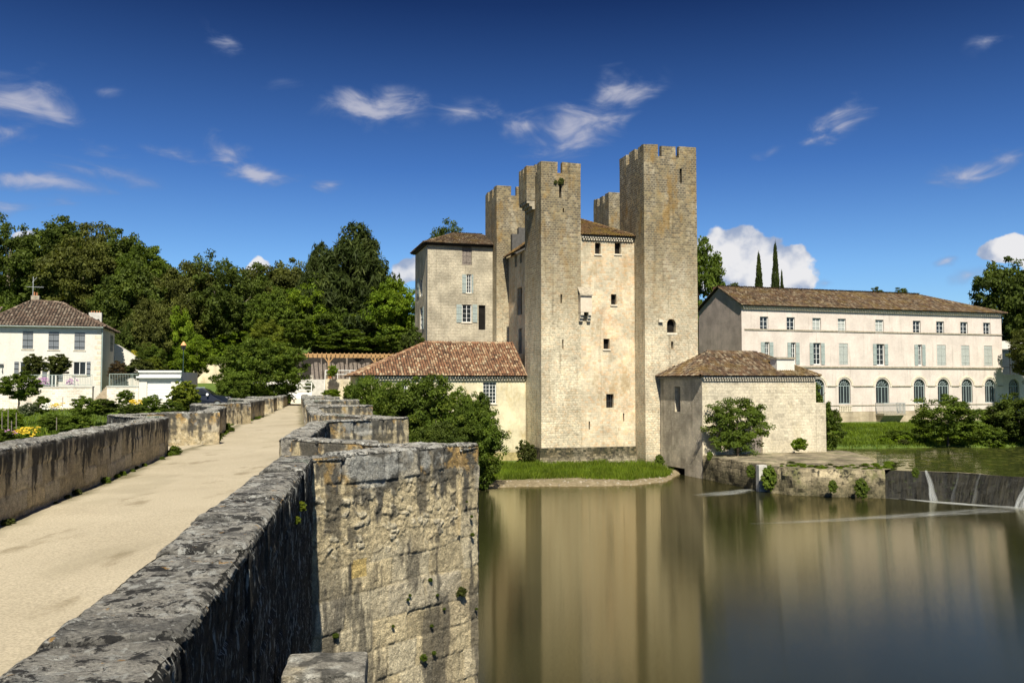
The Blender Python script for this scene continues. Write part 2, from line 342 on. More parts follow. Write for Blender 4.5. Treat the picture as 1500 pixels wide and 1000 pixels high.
M['tile_orange'] = tile_mat('terracotta_tiles', [(.11, .06, .036), (.21, .105, .058), (.29, .145, .078), (.27, .15, .085), (.40, .265, .155), (.50, .39, .25)], .4)
M['tile_brown'] = tile_mat('weathered_brown_tiles', [(.06, .038, .025), (.11, .066, .04), (.16, .095, .055), (.14, .095, .06), (.21, .15, .095), (.31, .25, .17)], .65, .35)
M['tile_grey'] = tile_mat('grey_brown_tiles', [(.08, .055, .042), (.13, .088, .065), (.18, .12, .085), (.16, .115, .085), (.23, .175, .13), (.33, .265, .20)], .5)
M['tile_moss'] = tile_mat('lichened_tiles', [(.08, .045, .025), (.15, .08, .035), (.19, .105, .05), (.18, .11, .05), (.24, .16, .08)], .5, .8)
def leaf_mat(name, c0, c1, c2, tr=.35):
    m, t, p, o = mat(name)
    r = t.n('Attribute', attribute_name='rnd').outputs['Fac']; pos = t.n('NewGeometry').outputs['Position']
    c = t.mix(t.ramp(r, 0, .7), c0, c1); c = t.mix(t.ramp(r, .78, 1), c, c2)
    n = t.ramp(t.noise(pos, .45, 3), .3, .7, .72, 1.25); c = t.mix(1, c, t.n('CombineColor', {0: n, 1: n, 2: n}), 'MULTIPLY')
    d = t.n('BsdfDiffuse', {'Color': c}); tl = t.n('BsdfTranslucent', {'Color': t.mix(1, c, (1.5, 1.5, .6), 'MULTIPLY')})
    g = t.n('BsdfGlossy', {'Color': (.4, .42, .3, 1), 'Roughness': .6})
    ms = t.n('MixShader', {0: tr, 1: d, 2: tl}); ms2 = t.n('MixShader', {0: .03, 1: ms, 2: g})
    t.nt.links.new(ms2.outputs[0], o.inputs[0]); return m
M['leaf_dark'] = leaf_mat('dark_green_leaves', (.040, .060, .011), (.085, .115, .018), (.15, .18, .032))
M['leaf_mid'] = leaf_mat('mid_green_leaves', (.050, .080, .010), (.105, .150, .017), (.19, .22, .03))
M['leaf_wood'] = leaf_mat('olive_brown_green_leaves', (.058, .066, .015), (.112, .122, .025), (.17, .18, .04))
M['leaf_light'] = leaf_mat('light_green_leaves', (.08, .135, .010), (.16, .23, .014), (.26, .32, .025))
M['leaf_olive'] = leaf_mat('olive_leaves', (.045, .055, .014), (.085, .10, .022), (.14, .14, .03))
M['leaf_yew'] = leaf_mat('dark_needles', (.020, .032, .007), (.042, .058, .012), (.08, .095, .02), .2)
M['leaf_bright'] = leaf_mat('yellow_green_leaves', (.09, .12, .012), (.17, .20, .02), (.26, .27, .03))
M['leaf_yellow'] = leaf_mat('yellow_foliage', (.22, .20, .02), (.34, .30, .03), (.42, .36, .04))
M['leaf_brown'] = leaf_mat('reddish_foliage', (.06, .04, .02), (.10, .065, .03), (.13, .10, .03))
M['leaf_grey'] = leaf_mat('grey_green_foliage', (.10, .13, .07), (.17, .20, .11), (.25, .27, .17))
M['grass'] = leaf_mat('grass_blades', (.075, .12, .010), (.14, .20, .015), (.22, .27, .03), .4)
M['flower'] = plain('yellow_petals', (.58, .40, .03), .7, .2, .15, 8)
M['flower_white'] = plain('white_petals', (.75, .73, .66), .7, .2, .15, 8)
M['flower_pink'] = plain('pink_petals', (.45, .22, .42), .7, .2, .2, 8)
# bridge stone driven by a computed colour, fine lichen added by position
m, t, p, o = mat('bridge_stone'); M['bridge'] = m
pos = t.n('NewGeometry').outputs['Position']; atr = t.n('Attribute', attribute_name='Col'); ca = atr.outputs['Color']; la = atr.outputs['Alpha']
n1 = t.noise(pos, 60, 6, .75); n2 = t.noise(pos, 11, 7, .7)
g = t.m('MULTIPLY', t.ramp(n1, .2, .8, .42, 1.62), t.ramp(n2, .25, .75, .68, 1.34)); c = t.mix(1, ca, t.n('CombineColor', {0: g, 1: g, 2: g}), 'MULTIPLY')
pk = t.noise(t.vm('ADD', pos, (3, 9, 1)), 9.5, 10, .72, .3); wk = t.noise(t.vm('ADD', pos, (13, 4, 7)), 15, 10, .72, .3); gate = t.noise(t.vm('ADD', pos, (1, 5, 2)), 1.3, 3)
topf = t.ramp(la, .6, .9); low = t.m('MULTIPLY', t.ramp(la, .25, .55), t.m('SUBTRACT', 1, topf))
c = t.mix(t.m('MULTIPLY', t.ramp(t.m('ADD', pk, t.m('MULTIPLY', gate, .15)), .585, .625), t.m('MULTIPLY', topf, .92)), c, (.022, .021, .02))
c = t.mix(t.m('MULTIPLY', t.ramp(t.m('ADD', wk, t.m('MULTIPLY', gate, .12)), .60, .64), t.m('MULTIPLY', topf, .85)), c, (.56, .55, .50))
c = t.mix(t.m('MULTIPLY', t.ramp(t.noise(t.vm('ADD', pos, (33, 1, 9)), 9, 6, .7), .63, .67), t.m('MULTIPLY', topf, .8)), c, (.50, .28, .07))
c = t.mix(t.m('MULTIPLY', t.ramp(t.noise(pos, 90, 3, .6), .64, .72), t.m('MULTIPLY', topf, .5)), c, (.015, .015, .015))
# streaked black faces: vertical flecks, the pale ones painted in as grazing sunlight
sv = t.noise(t.vm('MULTIPLY', pos, (30, 30, 5)), 1, 5, .7); sv2 = t.noise(t.vm('MULTIPLY', pos, (14, 14, 1.2)), 1, 5, .65)
c = t.mix(t.m('MULTIPLY', t.ramp(sv2, .40, .52), t.m('MULTIPLY', low, .9)), c, (.024, .023, .021))
c = t.mix(t.m('MULTIPLY', t.ramp(t.m('ADD', sv, t.m('MULTIPLY', sv2, .3)), .70, .76), t.m('MULTIPLY', low, .9)), c, (.50, .49, .44))
t.put(p.inputs['Base Color'], c)
vor = t.n('TexVoronoi', {'Vector': pos, 'Scale': 55}, feature='F1').outputs[0]
vpit = t.ramp(t.noise(pos, 34, 3, .6), .34, .42)
h = t.m('ADD', t.m('MULTIPLY', t.noise(pos, 16, 10, .78), 1.5), t.m('ADD', t.m('MULTIPLY', vor, .2), t.m('MULTIPLY', vpit, .5)))
t.put(p.inputs['Normal'], t.n('Bump', {'Height': h, 'Strength': 1., 'Distance': .034})); p.inputs['Roughness'].default_value = .92
# sandy deck
m, t, p, o = mat('compacted_sand'); M['sand'] = m
pos = t.n('NewGeometry').outputs['Position']; n1 = t.noise(pos, .35, 5, .6, .3); n2 = t.noise(pos, 42, 4, .7); n3 = t.noise(t.vm('MULTIPLY', pos, (1, .35, 1)), 1.6, 5, .6)
vor = t.n('TexVoronoi', {'Vector': pos, 'Scale': 60, 'Randomness': 1}).outputs['Distance']
c = t.mix(t.ramp(n1, .35, .7), (.47, .405, .295), (.41, .35, .25)); c = t.mix(t.m('MULTIPLY', t.ramp(n3, .58, .72), .6), c, (.19, .15, .085))
g = t.ramp(n2, .25, .75, .70, 1.26); c = t.mix(1, c, t.n('CombineColor', {0: g, 1: g, 2: g}), 'MULTIPLY')
c = t.mix(t.m('MULTIPLY', t.m('SUBTRACT', 1, t.ramp(vor, .08, .16)), .5), c, (.50, .44, .33))
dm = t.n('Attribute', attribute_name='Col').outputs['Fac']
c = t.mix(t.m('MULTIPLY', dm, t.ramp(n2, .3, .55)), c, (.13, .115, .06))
t.put(p.inputs['Base Color'], c); t.put(p.inputs['Normal'], t.n('Bump', {'Height': t.m('ADD', n2, t.m('MULTIPLY', n3, 1.5)), 'Strength': .35, 'Distance': .02}))
# ground
m, t, p, o = mat('grassy_ground'); M['ground'] = m
pos = t.n('NewGeometry').outputs['Position']; zz = t.n('SeparateXYZ', {0: pos}).outputs[2]
n1 = t.noise(pos, .25, 5, .6); n2 = t.noise(pos, 3, 5, .7)
c = t.mix(t.ramp(n1, .35, .65), (.10, .15, .025), (.055, .10, .018)); c = t.mix(t.ramp(n2, .4, .7), c, (.13, .17, .035))
c = t.mix(t.ramp(t.m('ADD', zz, t.m('MULTIPLY', n1, .5)), .75, .45), c, t.mix(t.ramp(n2, .3, .7), (.30, .24, .15), (.16, .125, .07)))
t.put(p.inputs['Base Color'], c); t.put(p.inputs['Normal'], t.n('Bump', {'Height': n2, 'Strength': .6, 'Distance': .15}))
# water
def water_mat(name, base, rough, ior, streak=True, wav=.02, t_amp=22):
    m, t, p, o = mat(name)
    pos = t.n('NewGeometry').outputs['Position']
    n1 = t.noise(t.vm('MULTIPLY', pos, (.35, 1, 1)), .18, 4, .55, .8)
    d = t.n('BsdfDiffuse', {'Color': t.mix(t.ramp(n1, .3, .7), base, tuple(x*1.35 for x in base))})
    # small wind ripples whose crests run across the river
    r1 = t.noise(t.vm('MULTIPLY', pos, (14, 420, 1)), 1, 1, .5); r2 = t.noise(t.vm('MULTIPLY', pos, (.5, .22, 1)), 1, 3, .5); r3 = t.noise(t.vm('MULTIPLY', pos, (300, 11, 1)), 1, 1)
    ny = t.m('MULTIPLY', t.m('SUBTRACT', r1, .5), wav*t_amp); nx = t.m('ADD', t.m('MULTIPLY', t.m('SUBTRACT', r3, .5), wav*1.6), t.m('MULTIPLY', t.m('SUBTRACT', r2, .5), wav*.7))
    bm = t.n('VectorMath', {0: t.n('CombineXYZ', {0: nx, 1: ny, 2: 1}).outputs[0]}, operation='NORMALIZE')
    gl = t.n('BsdfGlossy', {'Color': (.84, .79, .62, 1), 'Roughness': t.ramp(n1, .3, .75, rough*.8, rough*1.3), 'Normal': bm.outputs[0]}, distribution='GGX')
    fr = t.n('Fresnel', {'IOR': ior, 'Normal': bm.outputs[0]})
    ms = t.n('MixShader', {0: fr.outputs[0], 1: d, 2: gl}); t.nt.links.new(ms.outputs[0], o.inputs[0]); return m
M['river'] = water_mat('river_water', (.022, .022, .009), .06, 1.80, wav=.012)
M['pool'] = water_mat('pond_water', (.045, .055, .015), .03, 1.45, wav=.006)
m, t, p, o = mat('white_water'); M['foam'] = m
pos = t.n('NewGeometry').outputs['Position']; uv = t.n('UVMap').outputs[0]; su = t.n('SeparateXYZ', {0: uv})
nn = t.noise(t.vm('MULTIPLY', uv, (.28, 9, 1)), 1.6, 5, .6)
edge = t.m('SUBTRACT', 1, t.m('ABSOLUTE', t.m('SUBTRACT', t.m('MULTIPLY', su.outputs[1], 2), 1)))
ends = t.m('MULTIPLY', t.ramp(su.outputs[0], 0, 1.2), t.n('Attribute', attribute_name='rnd').outputs['Fac'])
al = t.m('MULTIPLY', t.m('MULTIPLY', t.ramp(nn, .35, .75), t.ramp(edge, 0, .7)), ends)
df = t.n('BsdfDiffuse', {'Color': (.72, .74, .72, 1)}); tr_ = t.n('BsdfTransparent')
t.nt.links.new(t.n('MixShader', {0: al, 1: tr_, 2: df}).outputs[0], o.inputs[0])
m, t, p, o = mat('wet_weir'); M['weir'] = m
pos = t.n('NewGeometry').outputs['Position']; uv = t.n('UVMap').outputs[0]
sn = t.noise(t.vm('MULTIPLY', uv, (5, .35, 1)), 1, 6, .65); n2 = t.noise(pos, 3, 6, .7)
c = t.mix(t.ramp(sn, .35, .7), (.006, .006, .005), (.026, .023, .014)); c = t.mix(t.m('MULTIPLY', t.ramp(n2, .56, .70), .6), c, (.04, .055, .012))
c = t.mix(t.m('MULTIPLY', t.ramp(t.noise(t.vm('MULTIPLY', uv, (12, .5, 1)), 1, 4), .68, .78), .25), c, (.25, .25, .23))
t.put(p.inputs['Base Color'], c); p.inputs['Roughness'].default_value = .6; t.put(p.inputs['Normal'], t.n('Bump', {'Height': t.m('ADD', sn, n2), 'Strength': .9, 'Distance': .1}))

# ------------------------------------------------------------------ terrain
def interp(x, xs, ys): return np.interp(x, xs, ys)
def hgt(X, Y):
    X = np.asarray(X, float); Y = np.asarray(Y, float)
    yb = interp(X, [-200, -40, -16, -13, -9, -3, 3, 9, 12, 14.5, 17, 22, 24, 30, 60, 120, 300], [38, 40, 41, 50, 60.5, 63.5, 65.5, 66, 68.5, 76, 80, 80, 79, 80.5, 83, 90, 110])
    yb = yb+(fbm(np.stack([X*.35, Y*0+3, X*0+5], -1), 1, 3)-.5)*2.2
    d = Y-yb
    left = interp(X, [-300, -12, -4], [1, 1, 0]); right = interp(X, [13, 24], [0, 1]); mid = 1-left-right
    hl = -1.3+sstep(d, -3, 5)*5.9+sstep(Y, 55, 74)*.75+np.clip((Y-96)/36, 0, 1)*12+sstep(Y, 120, 190)*4
    hm = -1.3+sstep(d, -3.2, 1.2)*1.52+sstep(d, 2, 9)*.35+sstep(Y, 82, 92)*5+sstep(Y, 92, 180)*9
    yw = interp(X, [13, 20, 24.3, 27.8, 31.2, 38, 50, 64, 120], [64, 61, 59.5, 58, 55, 51.5, 46, 41, 30]); hr = -1.3+sstep(Y-yw, .6, 2.2)*1.7+sstep(d, -3, .8)*1.55+sstep(d, 1, 14)*.95+sstep(Y, 115, 240)*10
    h = hl*left+hm*mid+hr*right
    h = h+(fbm(np.stack([X*.3, Y*.3, X*0], -1), 1, 3)-.5)*.3*sstep(h, .3, 2)
    return h+sstep(Y, 250, 900)*10
xs = np.concatenate([np.linspace(-1400, -90, 24), np.linspace(-86, 90, 260), np.linspace(96, 1400, 24)])
ys = np.concatenate([np.linspace(-300, 20, 12), np.linspace(24, 130, 220), np.linspace(134, 1600, 50)])
X, Y = np.meshgrid(xs, ys, indexing='ij'); Z = hgt(X, Y)
# riverbed stays under the water on the near and right side
Z = np.where((Y < 34), -1.3, Z)
V = np.stack([X, Y, Z], -1).reshape(-1, 3)
struct(grid_mesh('ground', V, len(xs), len(ys), M['ground']))
mb = MB(); mb.face([(-1400, -300, 0), (1400, -300, 0), (1400, 120, 0), (-1400, 120, 0)]); struct(mb.build('water', M['river']))
def gz(x, y): return float(hgt(np.array([x]), np.array([y]))[0])

# ------------------------------------------------------------------ bridge
def K(D): return interp(D, [-10, 0, 11, 22, 27, 50, 85], [1.74, 1.75, 1.79, 1.82, 1.85, 1.9, 2.12])
def zdeck(D): return EYE-K(D)
Rx = lambda D: interp(D, [-8, 2.4, 9.4, 13, 19.5, 24.5, 34, 85], [.1, -1.35, -2.47, -3.40, -4.42, -5.55, -7.9, -20.2])
Lx = lambda D: interp(D, [-8, 2, 11, 22.3, 26.9, 34, 41, 50, 55, 64, 68, 85], [-2.6, -4.3, -6.4, -8.6, -9.15, -10.9, -12.45, -13.9, -15.1, -16.9, -17.8, -21.4])
bridge = thing('stone_bridge', 'old stone footbridge with thick lichened parapets and a sandy deck over the river', 'bridge', (-4, 6, 0))
TAN = np.array([.62, .51, .315]); GREY = np.array([.31, .29, .25]); BLACK = np.array([.026, .026, .025]); WHITE = np.array([.56, .55, .50]); ORANGE = np.array([.50, .30, .07]); GREEN = np.array([.12, .26, .13]); CREAM = np.array([.62, .54, .38]); YEL = np.array([.60, .44, .17])
def mixc(c, n, f): return c*(1-f[:, None])+n*f[:, None]
def parapet(name, P0, P1, T0, T1, th0, th1, zl, zr, ds, dz, seed, lk='inner', rk='outer', amp=1., step=None):
    """a wall from P0 to P1 (xy of its LEFT top edge as seen walking P0->P1), thickness to the right."""
    P0 = np.array(P0, float); P1 = np.array(P1, float); L = np.linalg.norm(P1-P0); d = (P1-P0)/L; r = np.array([d[1], -d[0]])
    nu = max(4, int(L/ds)+1); 
    zz_l = np.arange(0, 1, 0)if False else None
    Tm = (T0+T1)/2
    def col_side(zb):
        hh = Tm-zb; fine = min(hh, step or hh); n1 = max(3, int(fine/dz)); a = np.linspace(0, fine, n1)
        if hh > fine+.01: a = np.concatenate([a, np.linspace(fine, hh, max(3, int((hh-fine)/(dz*5))))[1:]])
        return a                          # depth below the top
    dl = col_side(zl)[::-1]; dr = col_side(zr); nt = max(5, int(max(th0, th1)/ds*.9)); 
    prof = [(0., a, 0) for a in dl[:-1]]+[(s, 0., 1) for s in np.linspace(0, 1, nt)]+[(1., a, 2) for a in dr[1:]]
    prof = np.array(prof); nv = len(prof)
    u = np.linspace(0, L, nu); U, Q = np.meshgrid(u, np.arange(nv), indexing='ij')
    s = prof[Q, 0]; dep = prof[Q, 1]; side = prof[Q, 2]
    th = th0+(th1-th0)*U/L; top = T0+(T1-T0)*U/L
    # coping blocks: uneven heights and joints
    rj = random.Random(seed); js = [0]; 
    while js[-1] < L: js.append(js[-1]+rj.uniform(.45, 1.05))
    js = np.array(js); bi = np.searchsorted(js, U+1e-6)-1+0; bi = np.clip(bi, 0, len(js)-2)
    boff = np.array([rj.uniform(-.022, .022) for _ in js]); dj = np.minimum(U-js[bi], js[bi+1]-U); boff2 = np.array([rj.uniform(-.018, .018) for _ in js])
    X = P0[0]+d[0]*U+r[0]*s*th; Y_ = P0[1]+d[1]*U+r[1]*s*th; Zt = top-dep
    # rounding of the upper edges
    er = .045*amp; e_side = np.minimum(s, 1-s)*th; rd_t = np.where(side == 1, np.clip(er-e_side, 0, er), 0); rd_s = np.where(side != 1, np.clip(er-dep, 0, er), 0)
    Zt = Zt-rd_t**2/er*.75
    sg = np.where(s < .5, 1, -1); inn = rd_s**2/er*.75
    X = X+r[0]*sg*inn; Y_ = Y_+r[1]*sg*inn
    P = np.stack([X, Y_, Zt], -1)
    N = np.zeros_like(P); N[..., 2] = (side == 1); N[..., 0] = np.where(side == 0, -r[0], np.where(side == 2, r[0], 0)); N[..., 1] = np.where(side == 0, -r[1], np.where(side == 2, r[1], 0))
    Pf = P.reshape(-1, 3); sd = side.ravel(); dp = dep.ravel(); Uf = U.ravel(); sf = s.ravel()
    big = fbm(Pf+seed*3.1, 1.6, 3)-.5; med = fbm(Pf+seed, 7, 4, .55)-.5; fine = fbm(Pf-seed, 30, 3)-.5
    disp = (big*.035+med*.030+fine*.014)*amp
    joint = 1-sstep(dj.ravel(), 0, .03*(1+2*ds/.02*.2))
    istop = sd == 1; isouter = (sd == 2); kinds = np.where(istop, 'top', np.where(isouter, rk, lk))
    col = np.tile(GREY, (len(Pf), 1))
    disp += np.where(istop | (dp < .32), boff[bi.ravel()]*np.where(istop, 1, 1)+0*boff2[bi.ravel()]-joint*.028, 0)*amp
    # --- colour
    a1 = fbm(Pf+7, 5.2, 5, .6); a2 = fbm(Pf+19, 2.3, 5, .62); a3 = fbm(Pf+41, 8, 4, .6); a4 = fbm(Pf+77, 1.2, 4); 
    st = fbm(np.stack([Uf*9+seed, sd*5+.0*Uf, Pf[:, 2]*1.1], -1), 1, 5, .6); st2 = fbm(np.stack([Uf*22+seed, sd*7+3, Pf[:, 2]*2.4], -1), 1, 4, .6)
    st3 = fbm(np.stack([Uf*2.4+seed, sd*7+3, Pf[:, 2]*.5], -1), 1, 3, .5)
    # top
    c = GREY*(.8+.7*a2[:, None]); c = mixc(c, BLACK*3, sstep(a1, .50, .60)*.6); c = mixc(c, WHITE, sstep(a2, .52, .64)*sstep(a3, .38, .6)*.7); c = mixc(c, GREEN, sstep(a4, .60, .68)*sstep(a1, .45, .55)*.5)
    cg = mixc(c, BLACK, joint*.6)
    # faces: blocks by rows
    row = np.array([0, .30, .60, .88, 1.22, 1.55, 1.92, 2.25, 2.6, 2.98, 3.35, 3.8, 4.3, 4.8, 5.3, 5.8, 6.4, 7, 7.6, 8.2, 9])
    wob = (fbm(np.stack([Uf*1.1+seed, dp*1.1, sd], -1), 1, 2)-.5)*.12
    rd = dp+wob; ri = np.clip(np.searchsorted(row, rd)-1, 0, len(row)-2); drow = np.minimum(rd-row[ri], row[ri+1]-rd)
    bw = .46+.25*TB[(ri*7+seed) & 63, 5, 9]; ub = Uf+wob+TB[(ri*3+seed) & 63, 11, 2]*bw; bc = np.floor(ub/bw).astype(int); dcol = np.minimum(ub-bc*bw, (bc+1)*bw-ub)
    bid = TB[(bc*5+seed) & 63, (ri*11) & 63, 13]; bid2 = TB[(bc*9+seed) & 63, (ri*5) & 63, 33]
    jm = (1-sstep(np.minimum(drow, dcol)+(a1-.5)*.03, .002, .024+ds*.5))*(.35+.65*sstep(a2, .4, .6))
    rub = np.zeros(len(Pf))
    isface = ~istop
    if 'pier' in (rk, lk):
        rub = sstep(dp, .28, .42)*(1-sstep(dp+(a4-.5)*.6, .95, 1.25))*(kinds == 'pier')*(1-sstep(Uf, L-.42, L-.36))
        f1, f2, wid = worley(Uf*8.0+a1*2.0, (dp+wob)*13+a2*2.2); wj = 1-sstep(f2-f1, .02, .42)
    blockd = (bid-.5)*.022-jm*.014+(fbm(Pf+15, 10, 4, .65)-.5)*.022
    fd = blockd*(1-rub)
    if rub.any(): sm_ = sstep(f2-f1, .08, .26)*(wid > .28); fd = fd+rub*(sm_*(.003+.016*wid)-.007+(fbm(Pf+5, 22, 4, .65)-.5)*.020)
    disp = np.where(isface, disp+np.where(dp > .02, fd, 0)*amp, disp)
    stone = TAN*(.72+.5*bid[:, None]); stone = mixc(stone, CREAM, sstep(bid2, .55, .9)*.75); stone = mixc(stone, GREY*1.3, sstep(bid, .78, .95)*.55)
    stone = mixc(stone, np.array([.36, .29, .19]), sstep(a4, .5, .68)*.5); stone = mixc(stone, TAN*.55, jm*.55)
    if rub.any():
        rs = TAN*(.65+.55*wid[:, None]); rs = mixc(rs, CREAM, sstep(wid, .6, .85)); rs = mixc(rs, GREY, sstep(wid, .05, .0)*.6+(wid < .16)*.6); rs = mixc(TAN*.88*(.8+.4*a3[:, None]), rs*1.05, sm_)
        stone = stone*(1-rub[:, None])+rs*rub[:, None]
    # inner: black streaks from the top down
    ti = sstep(st*1.0-dp*.62+st3*.35, .36, .56); ci = mixc(stone*.92, BLACK*1.3, ti*.93); ci = mixc(ci, GREY*1.1, (1-sstep(dp, .0, .10))*sstep(a1, .40, .55)*.8)
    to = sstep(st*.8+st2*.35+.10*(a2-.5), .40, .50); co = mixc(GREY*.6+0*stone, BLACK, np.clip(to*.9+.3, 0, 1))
    tp = sstep(st*.50+a2*.60-dp*.36+.0*a1, .38, .50); cp = mixc(stone, GREY*.62, tp*.72); cp = mixc(cp, BLACK*1.8, sstep(a1*.6+st*.5-dp*.17, .43, .52)*.75)
    cp = mixc(cp, BLACK*1.7, sstep(st3*.6+st*.45, .555, .62)*.7*sstep(dp, .8, 1.6))
    cp = mixc(cp, ORANGE*.9+.05, sstep(fbm(Pf+50, 4.5, 5, .65), .57, .66)*(1-sstep(dp, .2, .5))*.75)
    cp = mixc(cp, WHITE*.85, sstep(a2, .60, .68)*(dp < .4)*.6)
    yb = (np.abs(Uf-.80+wob*.3) < .11+(a1-.5)*.05)*(np.abs(dp-1.27+wob*.3) < .11+(a2-.5)*.05)*(.95 if seed == 21 else 0.); cp = mixc(cp, YEL, yb)
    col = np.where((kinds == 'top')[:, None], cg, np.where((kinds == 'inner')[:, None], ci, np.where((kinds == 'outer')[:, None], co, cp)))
    col = np.clip(col, .008, .8)
    lal = np.where(kinds == 'top', 1., np.where(kinds == 'outer', .5, np.where(kinds == 'pier', np.clip(.75-dp*1.2, 0, .1)*0, 0)))
    jj = np.where(istop | (dp < .3), joint*.5, 0); col = mixc(col, BLACK*1.5, jj)
    Pf = Pf+N.reshape(-1, 3)*disp[:, None]
    # end caps folded in: collapse first and last ring a little
    o = grid_mesh(name, Pf, nu, nv, M['bridge'], bridge, np.concatenate([col, lal[:, None]], 1))
    # flat caps
    V = Pf.reshape(nu, nv, 3)
    for ring, sgn in ((V[0], 1), (V[-1], -1)):
        pass
    return o, V, col.reshape(nu, nv, 3)
def endcap(name, V, col, flip, ds, hcap=1.25):
    """closes an end of a parapet (its first or last ring) with a rough face"""
    nv = len(V); 
    # pair left and right side points by height
    zt = V[:, 2].max(); zb = zt-hcap; nz = max(6, int(hcap/ds)); zs = np.linspace(zt, zb, nz)
    k = int(np.argmax(V[:, 2] > zt-.03)); k2 = nv-1-int(np.argmax(V[::-1, 2] > zt-.03)); 
    Lp = V[:k+1][::-1]; Rp = V[k2:]
    def samp(Pp, z): return np.stack([np.interp(-z, -Pp[:, 2], Pp[:, 0]), np.interp(-z, -Pp[:, 2], Pp[:, 1]), z], -1)
    A = samp(Lp, zs); B = samp(Rp, zs); m_ = max(6, int(np.linalg.norm(A[-1]-B[-1])/ds)); s = np.linspace(0, 1, m_)
    G = A[:, None]*(1-s[None, :, None])+B[:, None]*s[None, :, None]
    nrm = np.cross([0, 0, 1], (B-A)[nz//2]); nrm = nrm/np.linalg.norm(nrm)*flip
    Gf = G.reshape(-1, 3); edge = (np.minimum(s, 1-s)*4).clip(0, 1)[None, :]*np.ones((nz, 1))
    dd = (fbm(Gf, 6, 4)-.45)*.05*edge.ravel()+.02*edge.ravel(); Gf = Gf+nrm*dd[:, None]
    a = fbm(Gf+3, 7, 4); b = fbm(Gf+9, 16, 4); c = GREY*(.7+.8*a[:, None]); c = mixc(c, BLACK*1.6, sstep(b, .5, .6)*.7); c = mixc(c, TAN, sstep(a, .5, .7)*.5); c = mixc(c, ORANGE, sstep(fbm(Gf+33, 9, 3), .68, .75)*.7)
    grid_mesh(name, Gf, nz, m_, M['bridge'], bridge, np.clip(c, .01, .8))
def seg(P0, P1, th0=.42, th1=None, ds=.03, dz=None, seed=1, zl=None, zr=-.5, caps='', name='parapet', lk='inner', rk='outer', step=3.2, dT=0, amp=1.):
    T0 = float(zdeck(P0[1]))+.98+dT; T1 = float(zdeck(P1[1]))+.98+dT
    if zl is None: zl = float(zdeck((P0[1]+P1[1])/2))-.15
    o, V, c = parapet(name, P0, P1, T0, T1, th0, th1 or th0, zl, zr, ds, dz or ds*1.1, seed, lk, rk, step=step, amp=amp)
    if '0' in caps: endcap(name+'_end', V[0], c, -1 if True else 1, ds)
    if '1' in caps: endcap(name+'_end', V[-1], c, 1, ds)
    return o
RI = lambda D: (float(Rx(D)), D)
# right parapet, the run beside the camera first
seg((float(Rx(1.3)), 1.3), (-2.47, 9.42), .44, .36, ds=.0125, dz=.014, seed=3, caps='1', dT=0.02)
right_ref = [(9.4, 11.75, 13.0, -.44), (19.5, 22.0, 24.5, -2.55), (33.5, 35.2, 37.5, -5.5), (45.5, 48, 50, -8.25), (58.5, 61, 63, -11.8), (72, 74, 76, -15)]
prev = None
for i, (a, b, c, ax) in enumerate(right_ref):
    ds = [.013, .03, .05, .08, .1, .1][i]
    wa = RI(a); wc = RI(c)
    ia = (wa[0]+.30, wa[1]-.02); ic = (wc[0]+.02, wc[1])
    ap = (ax, b)
    th = .40
    # front leg: outer (pier) face looks towards the camera, i.e. right of direction start->apex
    P0 = np.array(ia); P1 = np.array(ap); d = (P1-P0)/np.linalg.norm(P1-P0); r = np.array([d[1], -d[0]])
    seg(P0-r*th, P1-r*th-d*.0, th, ds=ds, seed=21+i, lk='inner', rk='pier', name='cutwater_wall', dT=.0 if i else .012)
    # far leg: walks apex -> wall; outer face is on its right
    P0 = np.array(ap); P1 = np.array((wc[0]+.25, wc[1]+.42)); d = (P1-P0)/np.linalg.norm(P1-P0); r = np.array([d[1], -d[0]])
    seg(P0-r*th, P1-r*th, th, ds=max(ds, .02), seed=31+i, lk='pier', rk='outer', name='cutwater_wall', dT=-.012, caps='0' if i < 0 else '')
    nxt = right_ref[i+1][0] if i+1 < len(right_ref) else 86
    seg(RI(c), RI(nxt), .42, ds=max(ds, .02), seed=41+i, caps='01')
    f = MB(); zd = float(zdeck(b)); f.face([(wa[0]+.1, a-.1, zd), (ax-.12, b, zd), (wc[0]+.2, c+.1, zd)]); f.build('refuge_floor', M['sand'], bridge)
seg(RI(-6), RI(-2.2), .44, ds=.06, seed=55); 
# refuge around the camera
seg((-.95+.18, 1.2), (1.15, -.45), .4, ds=.05, seed=56, name='cutwater_wall', lk='inner', rk='inner') if False else None
P0 = np.array((-.32, -2.3)); P1 = np.array((1.25, -.45)); d = (P1-P0)/np.linalg.norm(P1-P0); r = np.array([d[1], -d[0]]); seg(P0-r*.4, P1-r*.4, .4, ds=.05, seed=57, name='cutwater_wall', rk='pier')
P0 = np.array((1.25, -.45)); P1 = np.array((-.85, 1.25)); d = (P1-P0)/np.linalg.norm(P1-P0); r = np.array([d[1], -d[0]]); seg(P0-r*.4, P1-r*.4, .4, ds=.05, seed=58, name='cutwater_wall', lk='pier')
f = MB(); zd = float(zdeck(0)); f.face([(-.1, -2.4, zd), (1.1, -.45, zd), (-1.2, 1.4, zd)]); f.build('refuge_floor', M['sand'], bridge)
